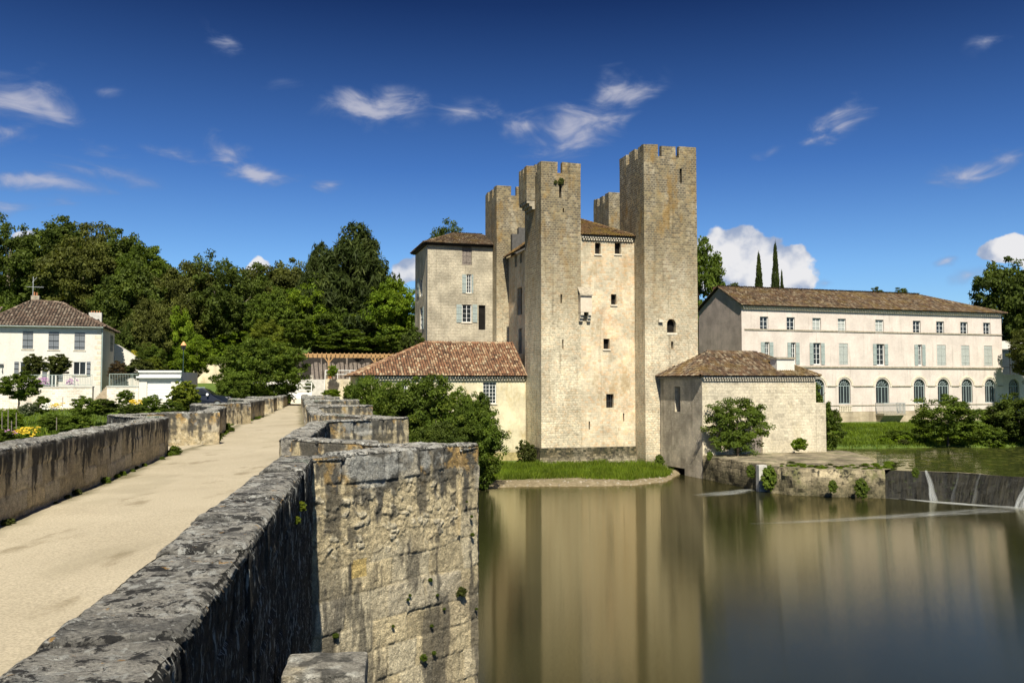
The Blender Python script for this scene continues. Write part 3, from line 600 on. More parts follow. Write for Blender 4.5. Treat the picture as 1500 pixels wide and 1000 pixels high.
# left parapet: walls run away from the camera, inner face to the right
def lseg(a, b, ds, seed, caps='1'):
    A = np.array((float(Lx(a)), a)); B = np.array((float(Lx(b)), b)); d = (B-A)/np.linalg.norm(B-A); r = np.array([d[1], -d[0]])
    th = .46; T0 = float(zdeck(a))+.96; T1 = float(zdeck(b))+.96
    o, V, c = parapet('parapet', A-r*th, B-r*th, T0, T1, th, th, -.5, float(zdeck(b))-.12, ds, ds, seed, 'outer', 'inner', step=1.3)
    if '0' in caps: endcap('parapet_end', V[0], c, -1, ds)
    if '1' in caps: endcap('parapet_end', V[-1], c, 1, ds)
ls = [(-6, 22.3, .024), (26.9, 34, .035), (41, 50, .05), (55, 64, .08), (68, 86, .1)]
la = [(24.0, -11.2), (36.6, -13.6), (47.5 + 5, -16.8), (66, -19.8)]
for i, (a, b, ds) in enumerate(ls): lseg(a, b, ds, 61+i)
for i in range(4):
    b_ = ls[i][1]; c_ = ls[i+1][0]; ax = la[i][1]; ay = (b_+c_)/2+ .0; ds = ls[i+1][2]
    A = np.array((float(Lx(b_))-.35, b_-.25)); B = np.array((ax, ay)); Cc = np.array((float(Lx(c_))-.0, c_))
    d = (B-A)/np.linalg.norm(B-A); r = np.array([d[1], -d[0]]); th = .42
    T = float(zdeck(b_))+.95
    parapet('cutwater_wall', A, B, T, T, th, th, -.5, T-1.2, ds, ds, 71+i, 'outer', 'inner', step=1.3)
    d = (Cc-B)/np.linalg.norm(Cc-B); r = np.array([d[1], -d[0]])
    parapet('cutwater_wall', B-r*0, Cc+d*.1, T+.01, T, th, th, -.5, T-1.2, ds, ds, 81+i, 'outer', 'pier', step=1.3)
    zd = float(zdeck(b_)); f = MB(); f.face([(float(Lx(b_))-.1, b_-.1, zd), (float(Lx(c_)), c_, zd), (ax, ay, zd)]); f.build('refuge_floor', M['sand'], bridge)
# deck
Ds = np.concatenate([np.linspace(-8, 30, 200), np.linspace(30.5, 86, 90)]); ts = np.linspace(0, 1, 40)
Dg, Tg = np.meshgrid(Ds, ts, indexing='ij'); Xg = (Lx(Dg)-.1)*(1-Tg)+(Rx(Dg)+.1)*Tg
Pg = np.stack([Xg, Dg, zdeck(Dg)+.012*0], -1).reshape(-1, 3); Pg[:, 2] += (fbm(Pg, .8, 4)-.5)*.05+.01
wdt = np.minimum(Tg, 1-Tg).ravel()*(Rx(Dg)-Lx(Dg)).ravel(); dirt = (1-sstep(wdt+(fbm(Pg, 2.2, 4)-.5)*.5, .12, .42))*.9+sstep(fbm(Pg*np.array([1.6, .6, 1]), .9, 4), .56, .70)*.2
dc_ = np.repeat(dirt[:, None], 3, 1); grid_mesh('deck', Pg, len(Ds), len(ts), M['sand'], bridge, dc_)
# arches under the deck: spandrels and barrels between the piers
piers = [-2, 11.2, 22, 35.5, 48, 61]
mb = MB()
for i in range(len(piers)-1):
    a, b = piers[i]+1.5, piers[i+1]-1.5; n = 14; rad = (b-a)/2; mid = (a+b)/2
    for side in (0, 1):
        fx = (lambda D: float(Rx(D))+.30) if side else (lambda D: float(Lx(D))-.30)
        for k in range(n):
            t0, t1 = math.pi*k/n, math.pi*(k+1)/n; y0 = mid-rad*math.cos(t0); y1 = mid-rad*math.cos(t1); h0 = rad*.78*math.sin(t0); h1 = rad*.78*math.sin(t1)
            zt = float(zdeck(mid))-.03
            mb.face([(fx(y0), y0, h0-.6), (fx(y1), y1, h1-.6), (fx(y1), y1, zt), (fx(y0), y0, zt)])
            if side: mb.face([(float(Lx(y0))-.3, y0, h0-.6), (float(Lx(y1))-.3, y1, h1-.6), (fx(y1), y1, h1-.6), (fx(y0), y0, h0-.6)])
    pa, pb = piers[i]-1.5, piers[i]+1.5
    for yy0, yy1 in ((pa, pb),):
        mb.face([(float(Rx(yy0))+.3, yy0, -1), (float(Rx(yy1))+.3, yy1, -1), (float(Rx(yy1))+.3, yy1, 5.6), (float(Rx(yy0))+.3, yy0, 5.6)])
        mb.face([(float(Lx(yy0))-.3, yy0, -1), (float(Lx(yy1))-.3, yy1, -1), (float(Lx(yy1))-.3, yy1, 5.6), (float(Lx(yy0))-.3, yy0, 5.6)])
        for yy in (yy0, yy1): mb.face([(float(Lx(yy))-.3, yy, -1), (float(Rx(yy))+.3, yy, -1), (float(Rx(yy))+.3, yy, 2), (float(Lx(yy))-.3, yy, 2)])
y0, y1 = 59.5, 86
mb.face([(float(Rx(y0))+.3, y0, -1), (float(Rx(y1))+.3, y1, -1), (float(Rx(y1))+.3, y1, 5.4), (float(Rx(y0))+.3, y0, 5.6)])
mb.face([(float(Lx(y0))-.3, y0, -1), (float(Lx(y1))-.3, y1, -1), (float(Lx(y1))-.3, y1, 5.4), (float(Lx(y0))-.3, y0, 5.6)])
mb.build('arches', M['terrace'], bridge)
# the projecting ledge stones beside the near parapet
def rough_block(name, c, size, ang, seed, parent, n=40, amp=.014, tint=1.):
    ca, sa = math.cos(ang), math.sin(ang); Vs = []; Fs = []; base = 0; cols = []
    for ax in range(3):
        for sg in (-1, 1):
            g = np.linspace(-1, 1, n); A, B = np.meshgrid(g, g, indexing='ij'); Pn = np.zeros((n, n, 3)); o2 = [k for k in range(3) if k != ax]
            Pn[..., ax] = sg; Pn[..., o2[0]] = A; Pn[..., o2[1]] = B; q = Pn.reshape(-1, 3)
            q = q/(np.sum(np.abs(q)**30, -1)**(1/30))[:, None]; w_ = q*np.array(size)/2
            nn = q/np.linalg.norm(q, axis=1)[:, None]; w_ = w_+nn*((fbm(w_+seed, 5, 4)-.5)*amp*2)[:, None]
            x = c[0]+w_[:, 0]*ca-w_[:, 1]*sa; y = c[1]+w_[:, 0]*sa+w_[:, 1]*ca; z = c[2]+w_[:, 2]
            P = np.stack([x, y, z], -1); Vs.append(P); idx = np.arange(n*n).reshape(n, n)+base; base += n*n
            Fs.append(np.stack([idx[:-1, :-1], idx[1:, :-1], idx[1:, 1:], idx[:-1, 1:]], -1).reshape(-1, 4) if sg > 0 else np.stack([idx[:-1, :-1], idx[:-1, 1:], idx[1:, 1:], idx[1:, :-1]], -1).reshape(-1, 4))
            a = fbm(P+seed, 6, 4); b = fbm(P+9, 12, 4); cc = GREY*(.8+.7*a[:, None]); cc = mixc(cc, WHITE, sstep(a, .52, .62)*.7); cc = mixc(cc, BLACK*1.5, sstep(b, .54, .62)*.7); cc = mixc(cc, TAN, sstep(fbm(P+4, 3, 3), .5, .65)*.4); cols.append(np.clip(cc*tint, .01, .8))
    return raw_mesh(name, np.concatenate(Vs), np.concatenate(Fs), M['bridge'], parent, np.concatenate(cols))
pl = at(470, 957, 5.3)
rough_block('ledge_stone', (pl[0], 5.45, pl[2]-.20), (.48, .44, .20), .12, 3, bridge)
rough_block('ledge_stone', (pl[0]-.0, 5.42, pl[2]-.47), (.56, .54, .34), .12, 8, bridge)
rough_block('ledge_stone', (pl[0]-.0, 5.45, pl[2]-2.6), (.64, .62, 4), .12, 9, bridge, tint=.9)

# ------------------------------------------------------------------ walls with openings
class Wall:
    """a vertical plane through O (x,y) along U; a = metres along U; outward normal is to the right of U"""
    def __init__(s, O, ang): s.O = np.array(O, float); s.U = np.array([math.cos(ang), math.sin(ang)]); s.N = np.array([s.U[1], -s.U[0]]); s.ang = ang
    def P(s, a, z, out=0.): q = s.O+s.U*a+s.N*out; return (q[0], q[1], z)
    def hit(s, px, py, out=0.):
        r = ray(px, py); O = s.O+s.N*out; den = r[0]*s.N[0]+r[1]*s.N[1]; t = (O[0]*s.N[0]+O[1]*s.N[1])/den
        q = np.array([r[0]*t, r[1]*t]); return float((q-O)@s.U), EYE+r[2]*t
    def rect(s, x0, x1, y0, y1, out=0.):
        ym = (y0+y1)/2; xm = (x0+x1)/2; return (s.hit(x0, ym, out)[0], s.hit(x1, ym, out)[0], s.hit(xm, y1, out)[1], s.hit(xm, y0, out)[1])
    def sheet(s, mb, a0, a1, z0, z1, holes=(), dep=.3, top=None, mi=0, out=0.):
        """holes (a0,a1,z0,z1,kind)"""
        us = sorted({a0, a1, *[h[0] for h in holes], *[h[1] for h in holes]}); zs = sorted({z0, z1, *[h[2] for h in holes], *[h[3] for h in holes]})
        us = [u for u in us if a0 <= u <= a1]; zs = [z for z in zs if z0 <= z <= z1]
        for i in range(len(us)-1):
            for j in range(len(zs)-1):
                um, zm = (us[i]+us[i+1])/2, (zs[j]+zs[j+1])/2
                if any(h[0] < um < h[1] and h[2] < zm < h[3] for h in holes): continue
                mb.face([s.P(us[i], zs[j], out), s.P(us[i+1], zs[j], out), s.P(us[i+1], zs[j+1], out), s.P(us[i], zs[j+1], out)], [(us[i], zs[j]), (us[i+1], zs[j]), (us[i+1], zs[j+1]), (us[i], zs[j+1])], mi)
        for h in holes:
            b0, b1, c0, c1 = h[:4]
            def Q(pts): mb.face([s.P(a, z, out-d) for a, z, d in pts], [(a+d, z) for a, z, d in pts], mi)
            Q([(b0, c0, 0), (b0, c0, dep), (b1, c0, dep), (b1, c0, 0)])
            if len(h) > 4 and h[4] == 'arch':
                r = (b1-b0)/2; cz = c1-r; n = 10
                Q([(b0, c0, 0), (b0, cz, 0), (b0, cz, dep), (b0, c0, dep)]); Q([(b1, c0, 0), (b1, c0, dep), (b1, cz, dep), (b1, cz, 0)])
                for k in range(n):
                    t0, t1 = math.pi*(1-k/n), math.pi*(1-(k+1)/n); x0, x1 = (b0+b1)/2+r*math.cos(t0), (b0+b1)/2+r*math.cos(t1); y0, y1 = cz+r*math.sin(t0), cz+r*math.sin(t1)
                    Q([(x0, y0, 0), (x1, y1, 0), (x1, c1, 0), (x0, c1, 0)]); Q([(x0, y0, 0), (x0, y0, dep), (x1, y1, dep), (x1, y1, 0)])
            else:
                Q([(b0, c0, 0), (b0, c1, 0), (b0, c1, dep), (b0, c0, dep)]); Q([(b1, c0, 0), (b1, c0, dep), (b1, c1, dep), (b1, c1, 0)]); Q([(b0, c1, 0), (b1, c1, 0), (b1, c1, dep), (b0, c1, dep)])
    def slab(s, mb, a0, a1, z0, z1, o0, o1, mi=0):
        """a box on the wall from out o0 to o1"""
        A = [s.P(a0, z0, o1), s.P(a1, z0, o1), s.P(a1, z1, o1), s.P(a0, z1, o1)]; B = [s.P(a0, z0, o0), s.P(a1, z0, o0), s.P(a1, z1, o0), s.P(a0, z1, o0)]
        rn = random.random(); mb.face(A, mi=mi, rn=rn)
        for k in range(4): mb.face([A[k], B[k], B[(k+1) % 4], A[(k+1) % 4]], mi=mi, rn=rn)
        mb.face(B[::-1], mi=mi, rn=rn)
def window(wl, par, h, dep=.22, cols=2, rows=3, fm='white_paint', fr=.06, bar=.025, gm='glass', arch=False, sill=None, name='window'):
    a0, a1, z0, z1 = h[:4]; mb = MB()
    wl.slab(mb, a0, a0+fr, z0, z1, -dep, -dep+.05); wl.slab(mb, a1-fr, a1, z0, z1, -dep, -dep+.05)
    wl.slab(mb, a0+fr, a1-fr, z0, z0+fr, -dep, -dep+.05)
    zt = z1
    if not arch: wl.slab(mb, a0+fr, a1-fr, z1-fr, z1, -dep, -dep+.05)
    else:
        r = (a1-a0)/2; zt = z1-r; wl.slab(mb, a0+fr, a1-fr, zt-.04, zt+.04, -dep, -dep+.06)
        cx = (a0+a1)/2
        for rr in (r*.97, r*.55):
            for k in range(10):
                t0, t1 = math.pi*k/10, math.pi*(k+1)/10
                mb.beam(wl.P(cx+rr*math.cos(t0), zt+rr*math.sin(t0), -dep+.03), wl.P(cx+rr*math.cos(t1), zt+rr*math.sin(t1), -dep+.03), .04)
        for k in range(1, 6):
            t0 = math.pi*k/6; mb.beam(wl.P(cx+r*.2*math.cos(t0), zt+r*.2*math.sin(t0), -dep+.03), wl.P(cx+r*.95*math.cos(t0), zt+r*.95*math.sin(t0), -dep+.03), .03)
    for c in range(1, cols):
        a = a0+(a1-a0)*c/cols; wb = fr*.9 if (c*2 == cols) else bar; wl.slab(mb, a-wb/2, a+wb/2, z0+fr, (zt-.04 if arch else z1-fr), -dep+.001, -dep+.045)
    for r_ in range(1, rows):
        z = z0+(zt-z0)*r_/rows; wl.slab(mb, a0+fr, a1-fr, z-bar/2, z+bar/2, -dep+.002, -dep+.04)
    o = mb.build(name, M[fm], par)
    g = MB(); g.face([wl.P(a0-.02, z0-.02, -dep-.01), wl.P(a1+.02, z0-.02, -dep-.01), wl.P(a1+.02, z1+.02, -dep-.01), wl.P(a0-.02, z1+.02, -dep-.01)]); g.build('pane', M[gm], o)
    if sill: sb = MB(); wl.slab(sb, a0-.1, a1+.1, z0-.1, z0-.003, -dep+.05, .07); sb.build('sill', M[sill], o)
    return o
def darkhole(wl, par, h, dep=.35, name='window', bars=False, sill=None, m='dark'):
    a0, a1, z0, z1 = h[:4]; g = MB()
    g.face([wl.P(a0-.02, z0-.02, -dep+.01), wl.P(a1+.02, z0-.02, -dep+.01), wl.P(a1+.02, z1+.02, -dep+.01), wl.P(a0-.02, z1+.02, -dep+.01)])
    o = g.build(name, M[m], par)
    if bars:
        b = MB()
        for k in (1, 2): wl.slab(b, a0+(a1-a0)*k/3-.015, a0+(a1-a0)*k/3+.015, z0, z1, -.2, -.17)
        wl.slab(b, a0, a1, (z0+z1)/2-.012, (z0+z1)/2+.012, -.169, -.15); b.build('window_bars', M['iron_grey'], o)
    if sill: b = MB(); wl.slab(b, a0-.08, a1+.08, z0-.14, z0-.003, -.1, .08); b.build('sill', M[sill], o)
    return o
def shutter(wl, par, a0, a1, z0, z1, m='blue_shutter', out=.03, battens=True, hinge=False):
    mb = MB(); n = 3
    for k in range(n):
        x0 = a0+(a1-a0)*k/n; x1 = a0+(a1-a0)*(k+1)/n-.008; wl.slab(mb, x0, x1, z0, z1, out, out+.035)
    if battens:
        for q in (.15, .5, .85): z = z0+(z1-z0)*q; wl.slab(mb, a0-.004, a1, z-.035, z+.035, out+.034, out+.06, mi=1 if hinge else 0)
    return mb.build('shutter', [M[m], M['iron_grey']], par)
# ------------------------------------------------------------------ roofs
def inpoly(x, y, poly):
    c = np.zeros(x.shape, bool); n = len(poly)
    for i in range(n):
        x0, y0 = poly[i]; x1, y1 = poly[(i+1) % n]
        if y0 == y1: continue
        k = ((y0 > y) != (y1 > y)) & (x < (x1-x0)*(y-y0)/(y1-y0)+x0); c ^= k
    return c
def roof_face(pts, tile=.21, course=.34):
    """canal tiles on a planar polygon whose first edge pts[0]->pts[1] is the eave; returns arrays"""
    P = [Vector(p) for p in pts]; e = (P[1]-P[0]).normalized(); n = e.cross(P[2]-P[0]).normalized()
    if n.z < 0: n = -n
    s = n.cross(e).normalized()
    if s.z < 0: s = -s
    poly = [((p-P[0]).dot(e), (p-P[0]).dot(s)) for p in P]
    xs_ = [q[0] for q in poly]; ys_ = [q[1] for q in poly]
    gx, gy = np.meshgrid(np.arange(min(xs_)+tile*.5, max(xs_), tile), np.arange(.0, max(ys_), course), indexing='ij')
    ok = inpoly(gx.ravel(), gy.ravel()+.05, poly); gx = gx.ravel()[ok]; gy = gy.ravel()[ok]
    E = np.array(e); N_ = np.array(n); S_ = np.array(s); O = np.array(P[0]); k = len(gx)
    gx = gx+rng.normal(0, .008, k); ang = rng.normal(0, .035, k); lift = rng.normal(0, .008, k)
    prof = [(-1, 0), (-.72, .62), (0, .95), (.72, .62), (1, 0)]; V = np.zeros((k, 10, 3))
    for j, (l, rr) in enumerate(((-.09, .108), (course+.02, .088))):
        for i, (a, b) in enumerate(prof):
            xx = gx+a*rr+ang*l; yy = gy+l; zz_ = b*rr*.85+(.035 if j == 0 else .0)+lift
            V[:, j*5+i] = O+xx[:, None]*E+yy[:, None]*S_+zz_[:, None]*N_
    F0 = np.array([[i, i+1, 5+i+1, 5+i] for i in range(4)]); F_ = (F0[None]+np.arange(k)[:, None, None]*10).reshape(-1, 4)
    c = rng.random(k); return V.reshape(-1, 3), F_, np.repeat(c, 4)
def ridge_line(a, b, r=.13, step=.38):
    a = np.array(a, float); b = np.array(b, float); L = np.linalg.norm(b-a); d = (b-a)/L; sd = np.cross(d, [0, 0, 1]); sd = sd/np.linalg.norm(sd); up = np.cross(sd, d)
    n = int(L/step); Vs = []; 
    for i in range(n):
        for j, (l, rr, lf) in enumerate(((i*step-.04, r*1.08, .05), ((i+1)*step+.04, r*.9, .03))):
            for (x, y) in ((-1, -.2), (-.72, .62), (0, .95), (.72, .62), (1, -.2)): Vs.append(a+d*l+sd*x*rr+up*(y*rr+lf-.02))
    F0 = np.array([[i, i+1, 5+i+1, 5+i] for i in range(4)]); F_ = (F0[None]+np.arange(n)[:, None, None]*10).reshape(-1, 4)
    return np.array(Vs), F_, np.repeat(rng.random(n), 4)
def roof(par, faces, ridges, m, under='dark_wood', tile=.21, course=.34, name='roof', eave_t=.05):
    Vs = []; Fs = []; Rs = []; b = 0
    for v, f, r in [roof_face(p, tile, course) for p in faces]+[ridge_line(*q) for q in ridges]:
        Vs.append(v); Fs.append(f+b); Rs.append(r); b += len(v)
    o = raw_mesh(name, np.concatenate(Vs), np.concatenate(Fs), M[m], par, smooth=False, rnd=np.concatenate(Rs))
    mb = MB()
    for p in faces:
        q = [Vector(x) for x in p]; n = (q[1]-q[0]).cross(q[2]-q[0]).normalized(); n = n if n.z > 0 else -n
        T = [x-n*.008 for x in q]; B = [x-n*.10 for x in q]; mb.face(T); mb.face(B[::-1])
        for k in range(len(q)): mb.face([B[k], B[(k+1) % len(q)], T[(k+1) % len(q)], T[k]])
    mb.build('roof_deck', M[under], o)
    return o
def genoise(wl, par, a0, a1, z, out0=.12, per=.24, m='trim', rows=2):
    mb = MB()
    for r_ in range(rows):
        o1 = out0+.11*(rows-r_)
        zz_ = z-.17*(r_+1)
        n = int((a1-a0)/per)
        for k in range(n):
            a = a0+(k+.5*(r_ % 2))*per; wl.slab(mb, a, a+per*.55, zz_+.002, zz_+.14, -.01, o1)
        wl.slab(mb, a0, a1, zz_+.14, zz_+.17, -.011, o1+.01)
    return mb.build('eave_cornice', M[m], par)

# ------------------------------------------------------------------ the fortified mill
TH = R(15.5)
Ub = np.array([math.cos(TH), math.sin(TH)]); Vb = np.array([-math.sin(TH), math.cos(TH)])
A0 = np.array([2.52, 76.4]); B0 = np.array([11.49, 76.6])
def rel(O, a, s): q = np.array(O)+Ub*a+Vb*s; return (float(q[0]), float(q[1]))
mill = thing('fortified_mill', 'medieval fortified stone mill with four crenellated towers standing at the river edge', 'castle', (6, 78, 0))
def tower(O, w_, d_, z0, ztop, merl_f, merl_l, gap_h, holes_f=(), holes_l=(), label=None):
    """O front-left corner; merl_* lists of (a0,a1) merlon spans on front / left"""
    zc = ztop-gap_h; mb = MB()
    F_ = Wall(O, TH); Rt = Wall(rel(O, w_, 0), TH+R(90)); Bk = Wall(rel(O, w_, d_), TH+R(180)); Lf = Wall(rel(O, 0, d_), TH+R(270))
    F_.sheet(mb, 0, w_, z0, zc, holes_f, .45); Rt.sheet(mb, 0, d_, z0, zc); Bk.sheet(mb, 0, w_, z0, zc); Lf.sheet(mb, 0, d_, z0, zc, holes_l, .45)
    t_ = .5; zi = zc-1.1
    def q(a, s, z): p = rel(O, a, s); return (p[0], p[1], z)
    ring = [(0, 0), (w_, 0), (w_, d_), (0, d_)]; inn = [(t_, t_), (w_-t_, t_), (w_-t_, d_-t_), (t_, d_-t_)]
    for k in range(4):
        a, b = ring[k], ring[(k+1) % 4]; c, d = inn[(k+1) % 4], inn[k]
        mb.face([q(*a, zc), q(*b, zc), q(*c, zc), q(*d, zc)]); mb.face([q(*d, zi), q(*c, zi), q(*c, zc), q(*d, zc)])
    mb.face([q(*p, zi) for p in inn])
    def block(a0, a1, s0, s1, h):
        jj = [random.uniform(-.05, .05) for _ in range(8)]
        c = [(a0+.0, s0), (a1, s0), (a1, s1), (a0, s1)]; Bt = [q(x, y, zc) for x, y in c]; Tp = [q(x+jj[i]*.5, y+jj[i+4]*.5, zc+h+random.uniform(-.07, .05)) for i, (x, y) in enumerate(c)]
        for k in range(4): mb.face([Bt[k], Bt[(k+1) % 4], Tp[(k+1) % 4], Tp[k]])
        mb.face(Tp)
        # worn course on top
    for (a, b) in merl_f:
        block(a, b, 0, t_, gap_h+random.uniform(-.05, .03)); block(a, b, d_-t_, d_, gap_h*.97)
    for (a, b) in merl_l:
        s0, s1 = max(a, t_+.003), min(b, d_-t_-.003)
        block(0, t_, s0, s1, gap_h+random.uniform(-.08, .03)); block(w_-t_, w_, s0, s1, gap_h*.96)
    o = mb.build('tower', M['tower'], mill)
    if label: o['label'] = label
    return o, F_, Lf
# B: tall right front tower
FB = Wall(B0, TH)
h_arch = (*FB.rect(977, 990, 467, 487), 'arch'); h_slit = FB.rect(983, 986.5, 500, 511); h_cross = FB.rect(995.5, 999, 247, 268); wB = 5.05
h_cross2 = FB.rect(993.5, 1001, 248, 251.5)
hs = [h_arch, h_slit, h_cross]
tB, FB, LB_ = tower(B0, wB, 5.5, -1, at(945, 210, 76.6)[2], [(0, 1.35), (1.70, 3.05), (3.38, 5.05)], [(0, 1.25), (1.95, 3.2), (3.95, 5.5)], 1.05, hs, (), 'tallest tower, at the right front corner')
darkhole(FB, tB, h_arch, .44, 'window'); darkhole(FB, tB, h_slit, .44, 'arrow_slit'); darkhole(FB, tB, h_cross, .44, 'arrow_slit')
mb = MB(); a_, z_ = FB.hit(967, 470); FB.slab(mb, a_-.2, a_+.2, z_-.12, z_+.12, -.05, .22); mb.build('corbel', M['trim'], tB)
a0_, a1_, z0_, z1_ = h_arch[:4]; mb = MB(); FB.slab(mb, a0_-.0, a1_+.12, z0_-.2, z0_-.005, -.02, .035); mb.build('sill', M['trim'], tB)
# A: left front tower, with the hall wall flush to it
wA = 3.65
FA = Wall(A0, TH)
hA = [FA.rect(821, 823.5, 431, 444), FA.rect(823.5, 825.5, 497, 511), FA.rect(819, 822.5, 265, 290), FA.rect(824.3, 826.3, 305, 311)]
tA, FA, LA = tower(A0, wA, 5.0, 1.95, at(794, 235, 76.4)[2], [(0, 1.5), (1.95, 3.65)], [(0, 1.2), (1.7, 2.9), (3.5, 5.0)], 1.0, hA, (), 'left front tower with a corbelled box on its side')
for h in hA: darkhole(FA, tA, h, .44, 'arrow_slit')
# corbelled turret (bretèche) on A's left face
def rp(a, s, z): p = rel(A0, a, s); return (p[0], p[1], z)
zb, zt = at(772, 293, 78)[2], at(772, 243, 78)[2]; mb = MB()
def pbox(mb, a0, a1, s0, s1, z0, z1, f=rp, skip_bottom=False):
    c = [(a0, s0), (a1, s0), (a1, s1), (a0, s1)]
    for k in range(4): x, y = c[k], c[(k+1) % 4]; mb.face([f(*x, z0), f(*y, z0), f(*y, z1), f(*x, z1)])
    mb.face([f(*x, z1) for x in c]); mb.face([f(*x, z0) for x in c][::-1])
pbox(mb, -.78, -.003, 1.8, 4.3, zb, zt-.8); pbox(mb, -.78, -.38, 1.801, 2.6, zt-.8, zt); pbox(mb, -.779, -.38, 2.95, 3.6, zt-.8, zt-.03); pbox(mb, -.78, -.38, 3.9, 4.3, zt-.8, zt); pbox(mb, -.379, -.004, 1.802, 2.1, zt-.8, zt+.02)
br = mb.build('bartizan', M['tower'], mill); br['label'] = 'small stone box hung on corbels high on the left front tower'
mb = MB()
for k in range(5):
    s = 1.85+k*.53
    for j in range(3): pbox(mb, -.74+j*.25, -.004, s, s+.28, zb-.003-.26*(j+1), zb-.003-.26*j-(.004 if j else 0))
mb.build('corbel', M['trim_dark'], br)
# C: left back tower, D: right back tower
C0 = rel(A0, 0, 15.4)
tC, FC, LC = tower(C0, 4.6, 4.9, 1, at(727, 270, 90.9)[2], [(0, 1.55), (2.15, 3.4), (3.7, 4.6)], [(0, 1.2), (1.85, 3.0), (3.7, 4.9)], 1.0, (), (), 'left back tower, behind the corbelled one')
D0 = rel(B0, 3.74, 17.6)
tD, FD, LD = tower(D0, 4.2, 4.6, 1, at(892, 281, D0[1])[2], [(0, 3.2), (3.6, 4.2)], [(0, 1.1), (1.75, 2.7), (3.4, 4.6)], .95, (), (), 'right back tower, its top just seen over the roof')
# hall: front wall from A right edge to B left face (2.2 m behind B front)
FH = Wall(rel(A0, wA, 0), TH); wH = 5.08
ze = at(890, 346, 78)[2]
hH = [FH.rect(871.5, 880, 355.5, 372), FH.rect(900.5, 909.5, 355.5, 372), FH.rect(895, 903, 431, 446), FH.rect(884, 893, 496, 511), FH.rect(888, 899, 577, 597), FH.rect(862.3, 864.5, 617, 629), FH.rect(912.5, 914.5, 605, 617)]
mb = MB(); FH.sheet(mb, 0, wH, 1.95, ze, hH, .4)
# west wall recessed, east and back walls
Ww = Wall(rel(A0, 1.3, 15.4), TH+R(270)); 
hW = [Ww.rect(758, 764.5, 421, 461), Ww.rect(759.5, 764.5, 481, 518), Ww.rect(754, 757.3, 373, 391), Ww.rect(761.5, 765, 370, 385)]
Ww.sheet(mb, 0, 15.4, .5, ze, hW, .4)
Wall(rel(A0, 13.0, 4), TH+R(90)).sheet(mb, 0, 17, .5, ze); Wall(rel(A0, 13, 20), TH+R(180)).sheet(mb, 0, 12, .5, ze)
hall = mb.build('hall_wall', M['hall'], mill)
for i, h in enumerate(hH): darkhole(FH, hall, h, .38, 'window' if i < 5 else 'arrow_slit', bars=(i == 4), sill='trim' if i < 4 else None)
for h in hW: darkhole(Ww, hall, h, .38, 'window')
# lower plinth under A and hall
mb = MB(); PL = Wall(rel(A0, -.14, -.16), TH); n = 8
PLw = wA+wH+.14
za = 1.98
pts0 = [PL.P(0, za), PL.P(PLw, za)]; b0 = [PL.P(-.25, -.6, .5), PL.P(PLw+.0, -.6, .5)]
mb.face([b0[0], b0[1], pts0[1], pts0[0]]); mb.face([pts0[0], pts0[1], rp(PLw-.14, .0, za), rp(-.14, 0, za)])
lb = rp(-.39, 6, -.6); lt = rp(-.14, 6, za); mb.face([lb, b0[0], pts0[0], lt]); mb.face([lt, pts0[0], rp(0, 0, za), rp(0, 6, za)])
mb.build('plinth', M['plinth'], mill)
# hall roof: hip roof between the towers
def hp(a, s, z): p = rel(A0, a, s); return (p[0], p[1], z)
er, el_ = 13.4, .75; zr = ze+2.9; ov = .35
e0, e1, e2, e3 = hp(el_, -.32, ze), hp(wA+wH-.02, -.32, ze), hp(er, 20, ze), hp(el_, 20, ze)
rd0, rd1 = hp(4.6, 7.0, zr), hp(7.4, 7.0, zr)
e1 = hp(wA+wH+.25, -.34, ze+.0)
zs5 = ze+(3.6-.75)/(4.6-.75)*2.9
rf = roof(mill, [[hp(wA+.02, -.34, ze), e1, hp(5.4, 7, zr), hp(wA+.02, 7, zr)], [hp(el_, 15.3, ze), hp(el_, 5.03, ze), hp(3.6, 5.03, zs5), hp(4.6, 7, zr), hp(4.6, 12, zr)], [e1, hp(er, 12, ze), hp(5.4, 12, zr), hp(5.4, 7, zr)]],
     [(e1, hp(5.4, 7, zr)), (hp(wA+.02, 7, zr), hp(5.4, 7, zr))], 'tile_moss')
genoise(FH, hall, .05, wH, ze-.08, .05)
mb = MB(); pbox(mb, 1.5, 4.4, 14.75, 15.36, ze-.5, ze+2.4); pbox(mb, 2.2, 4.3, 14.76, 15.35, ze+2.401, ze+3.1); mb.build('shadow_block', M['slate'], mill)['label'] = 'dark grey stepped shadow coloured block against the left back tower above the hall eave'  # added block, its dark colour stands in for a shadow on the tower
# latrine box on the hall wall
mb = MB(); a0_, a1_, z0_, z1_ = FH.rect(850, 868, 431, 457, .6); a0_ = max(a0_, .02)
a0_, a1_ = FH.hit(850.5, 445, .6)[0], FH.hit(867, 445, .6)[0]
FH.slab(mb, a0_, a1_, z0_, z1_, .004, .62)
bx_ = mb.build('latrine_box', M['plaster'], mill)
mb = MB(); FZ = at(860, 418, 76)[2]
p = [FH.P(a0_-.08, z1_-.02, .75), FH.P(a1_+.08, z1_-.02, .75), FH.P(a1_+.08, FZ, .02), FH.P(a0_-.08, FZ, .02)]; q_ = [(x, y, z-.12) for x, y, z in p]
mb.face(p); mb.face(q_[::-1]); [mb.face([q_[k], q_[(k+1) % 4], p[(k+1) % 4], p[k]]) for k in range(4)]
mb.build('stone_roof', M['trim_dark'], bx_)
mb = MB()
for aa in (a0_+.02, a1_-.30):
    for j in range(3): FH.slab(mb, aa, aa+.28, z0_-.26*(j+1), z0_-.26*j-.004, .003, .60-.17*j)
mb.build('corbel', M['trim'], bx_)
mb = MB(); FH.slab(mb, a0_+.32, a1_-.32, z0_-.24, z0_-.006, .002, .05); mb.build('drop_hole', M['dark'], bx_)

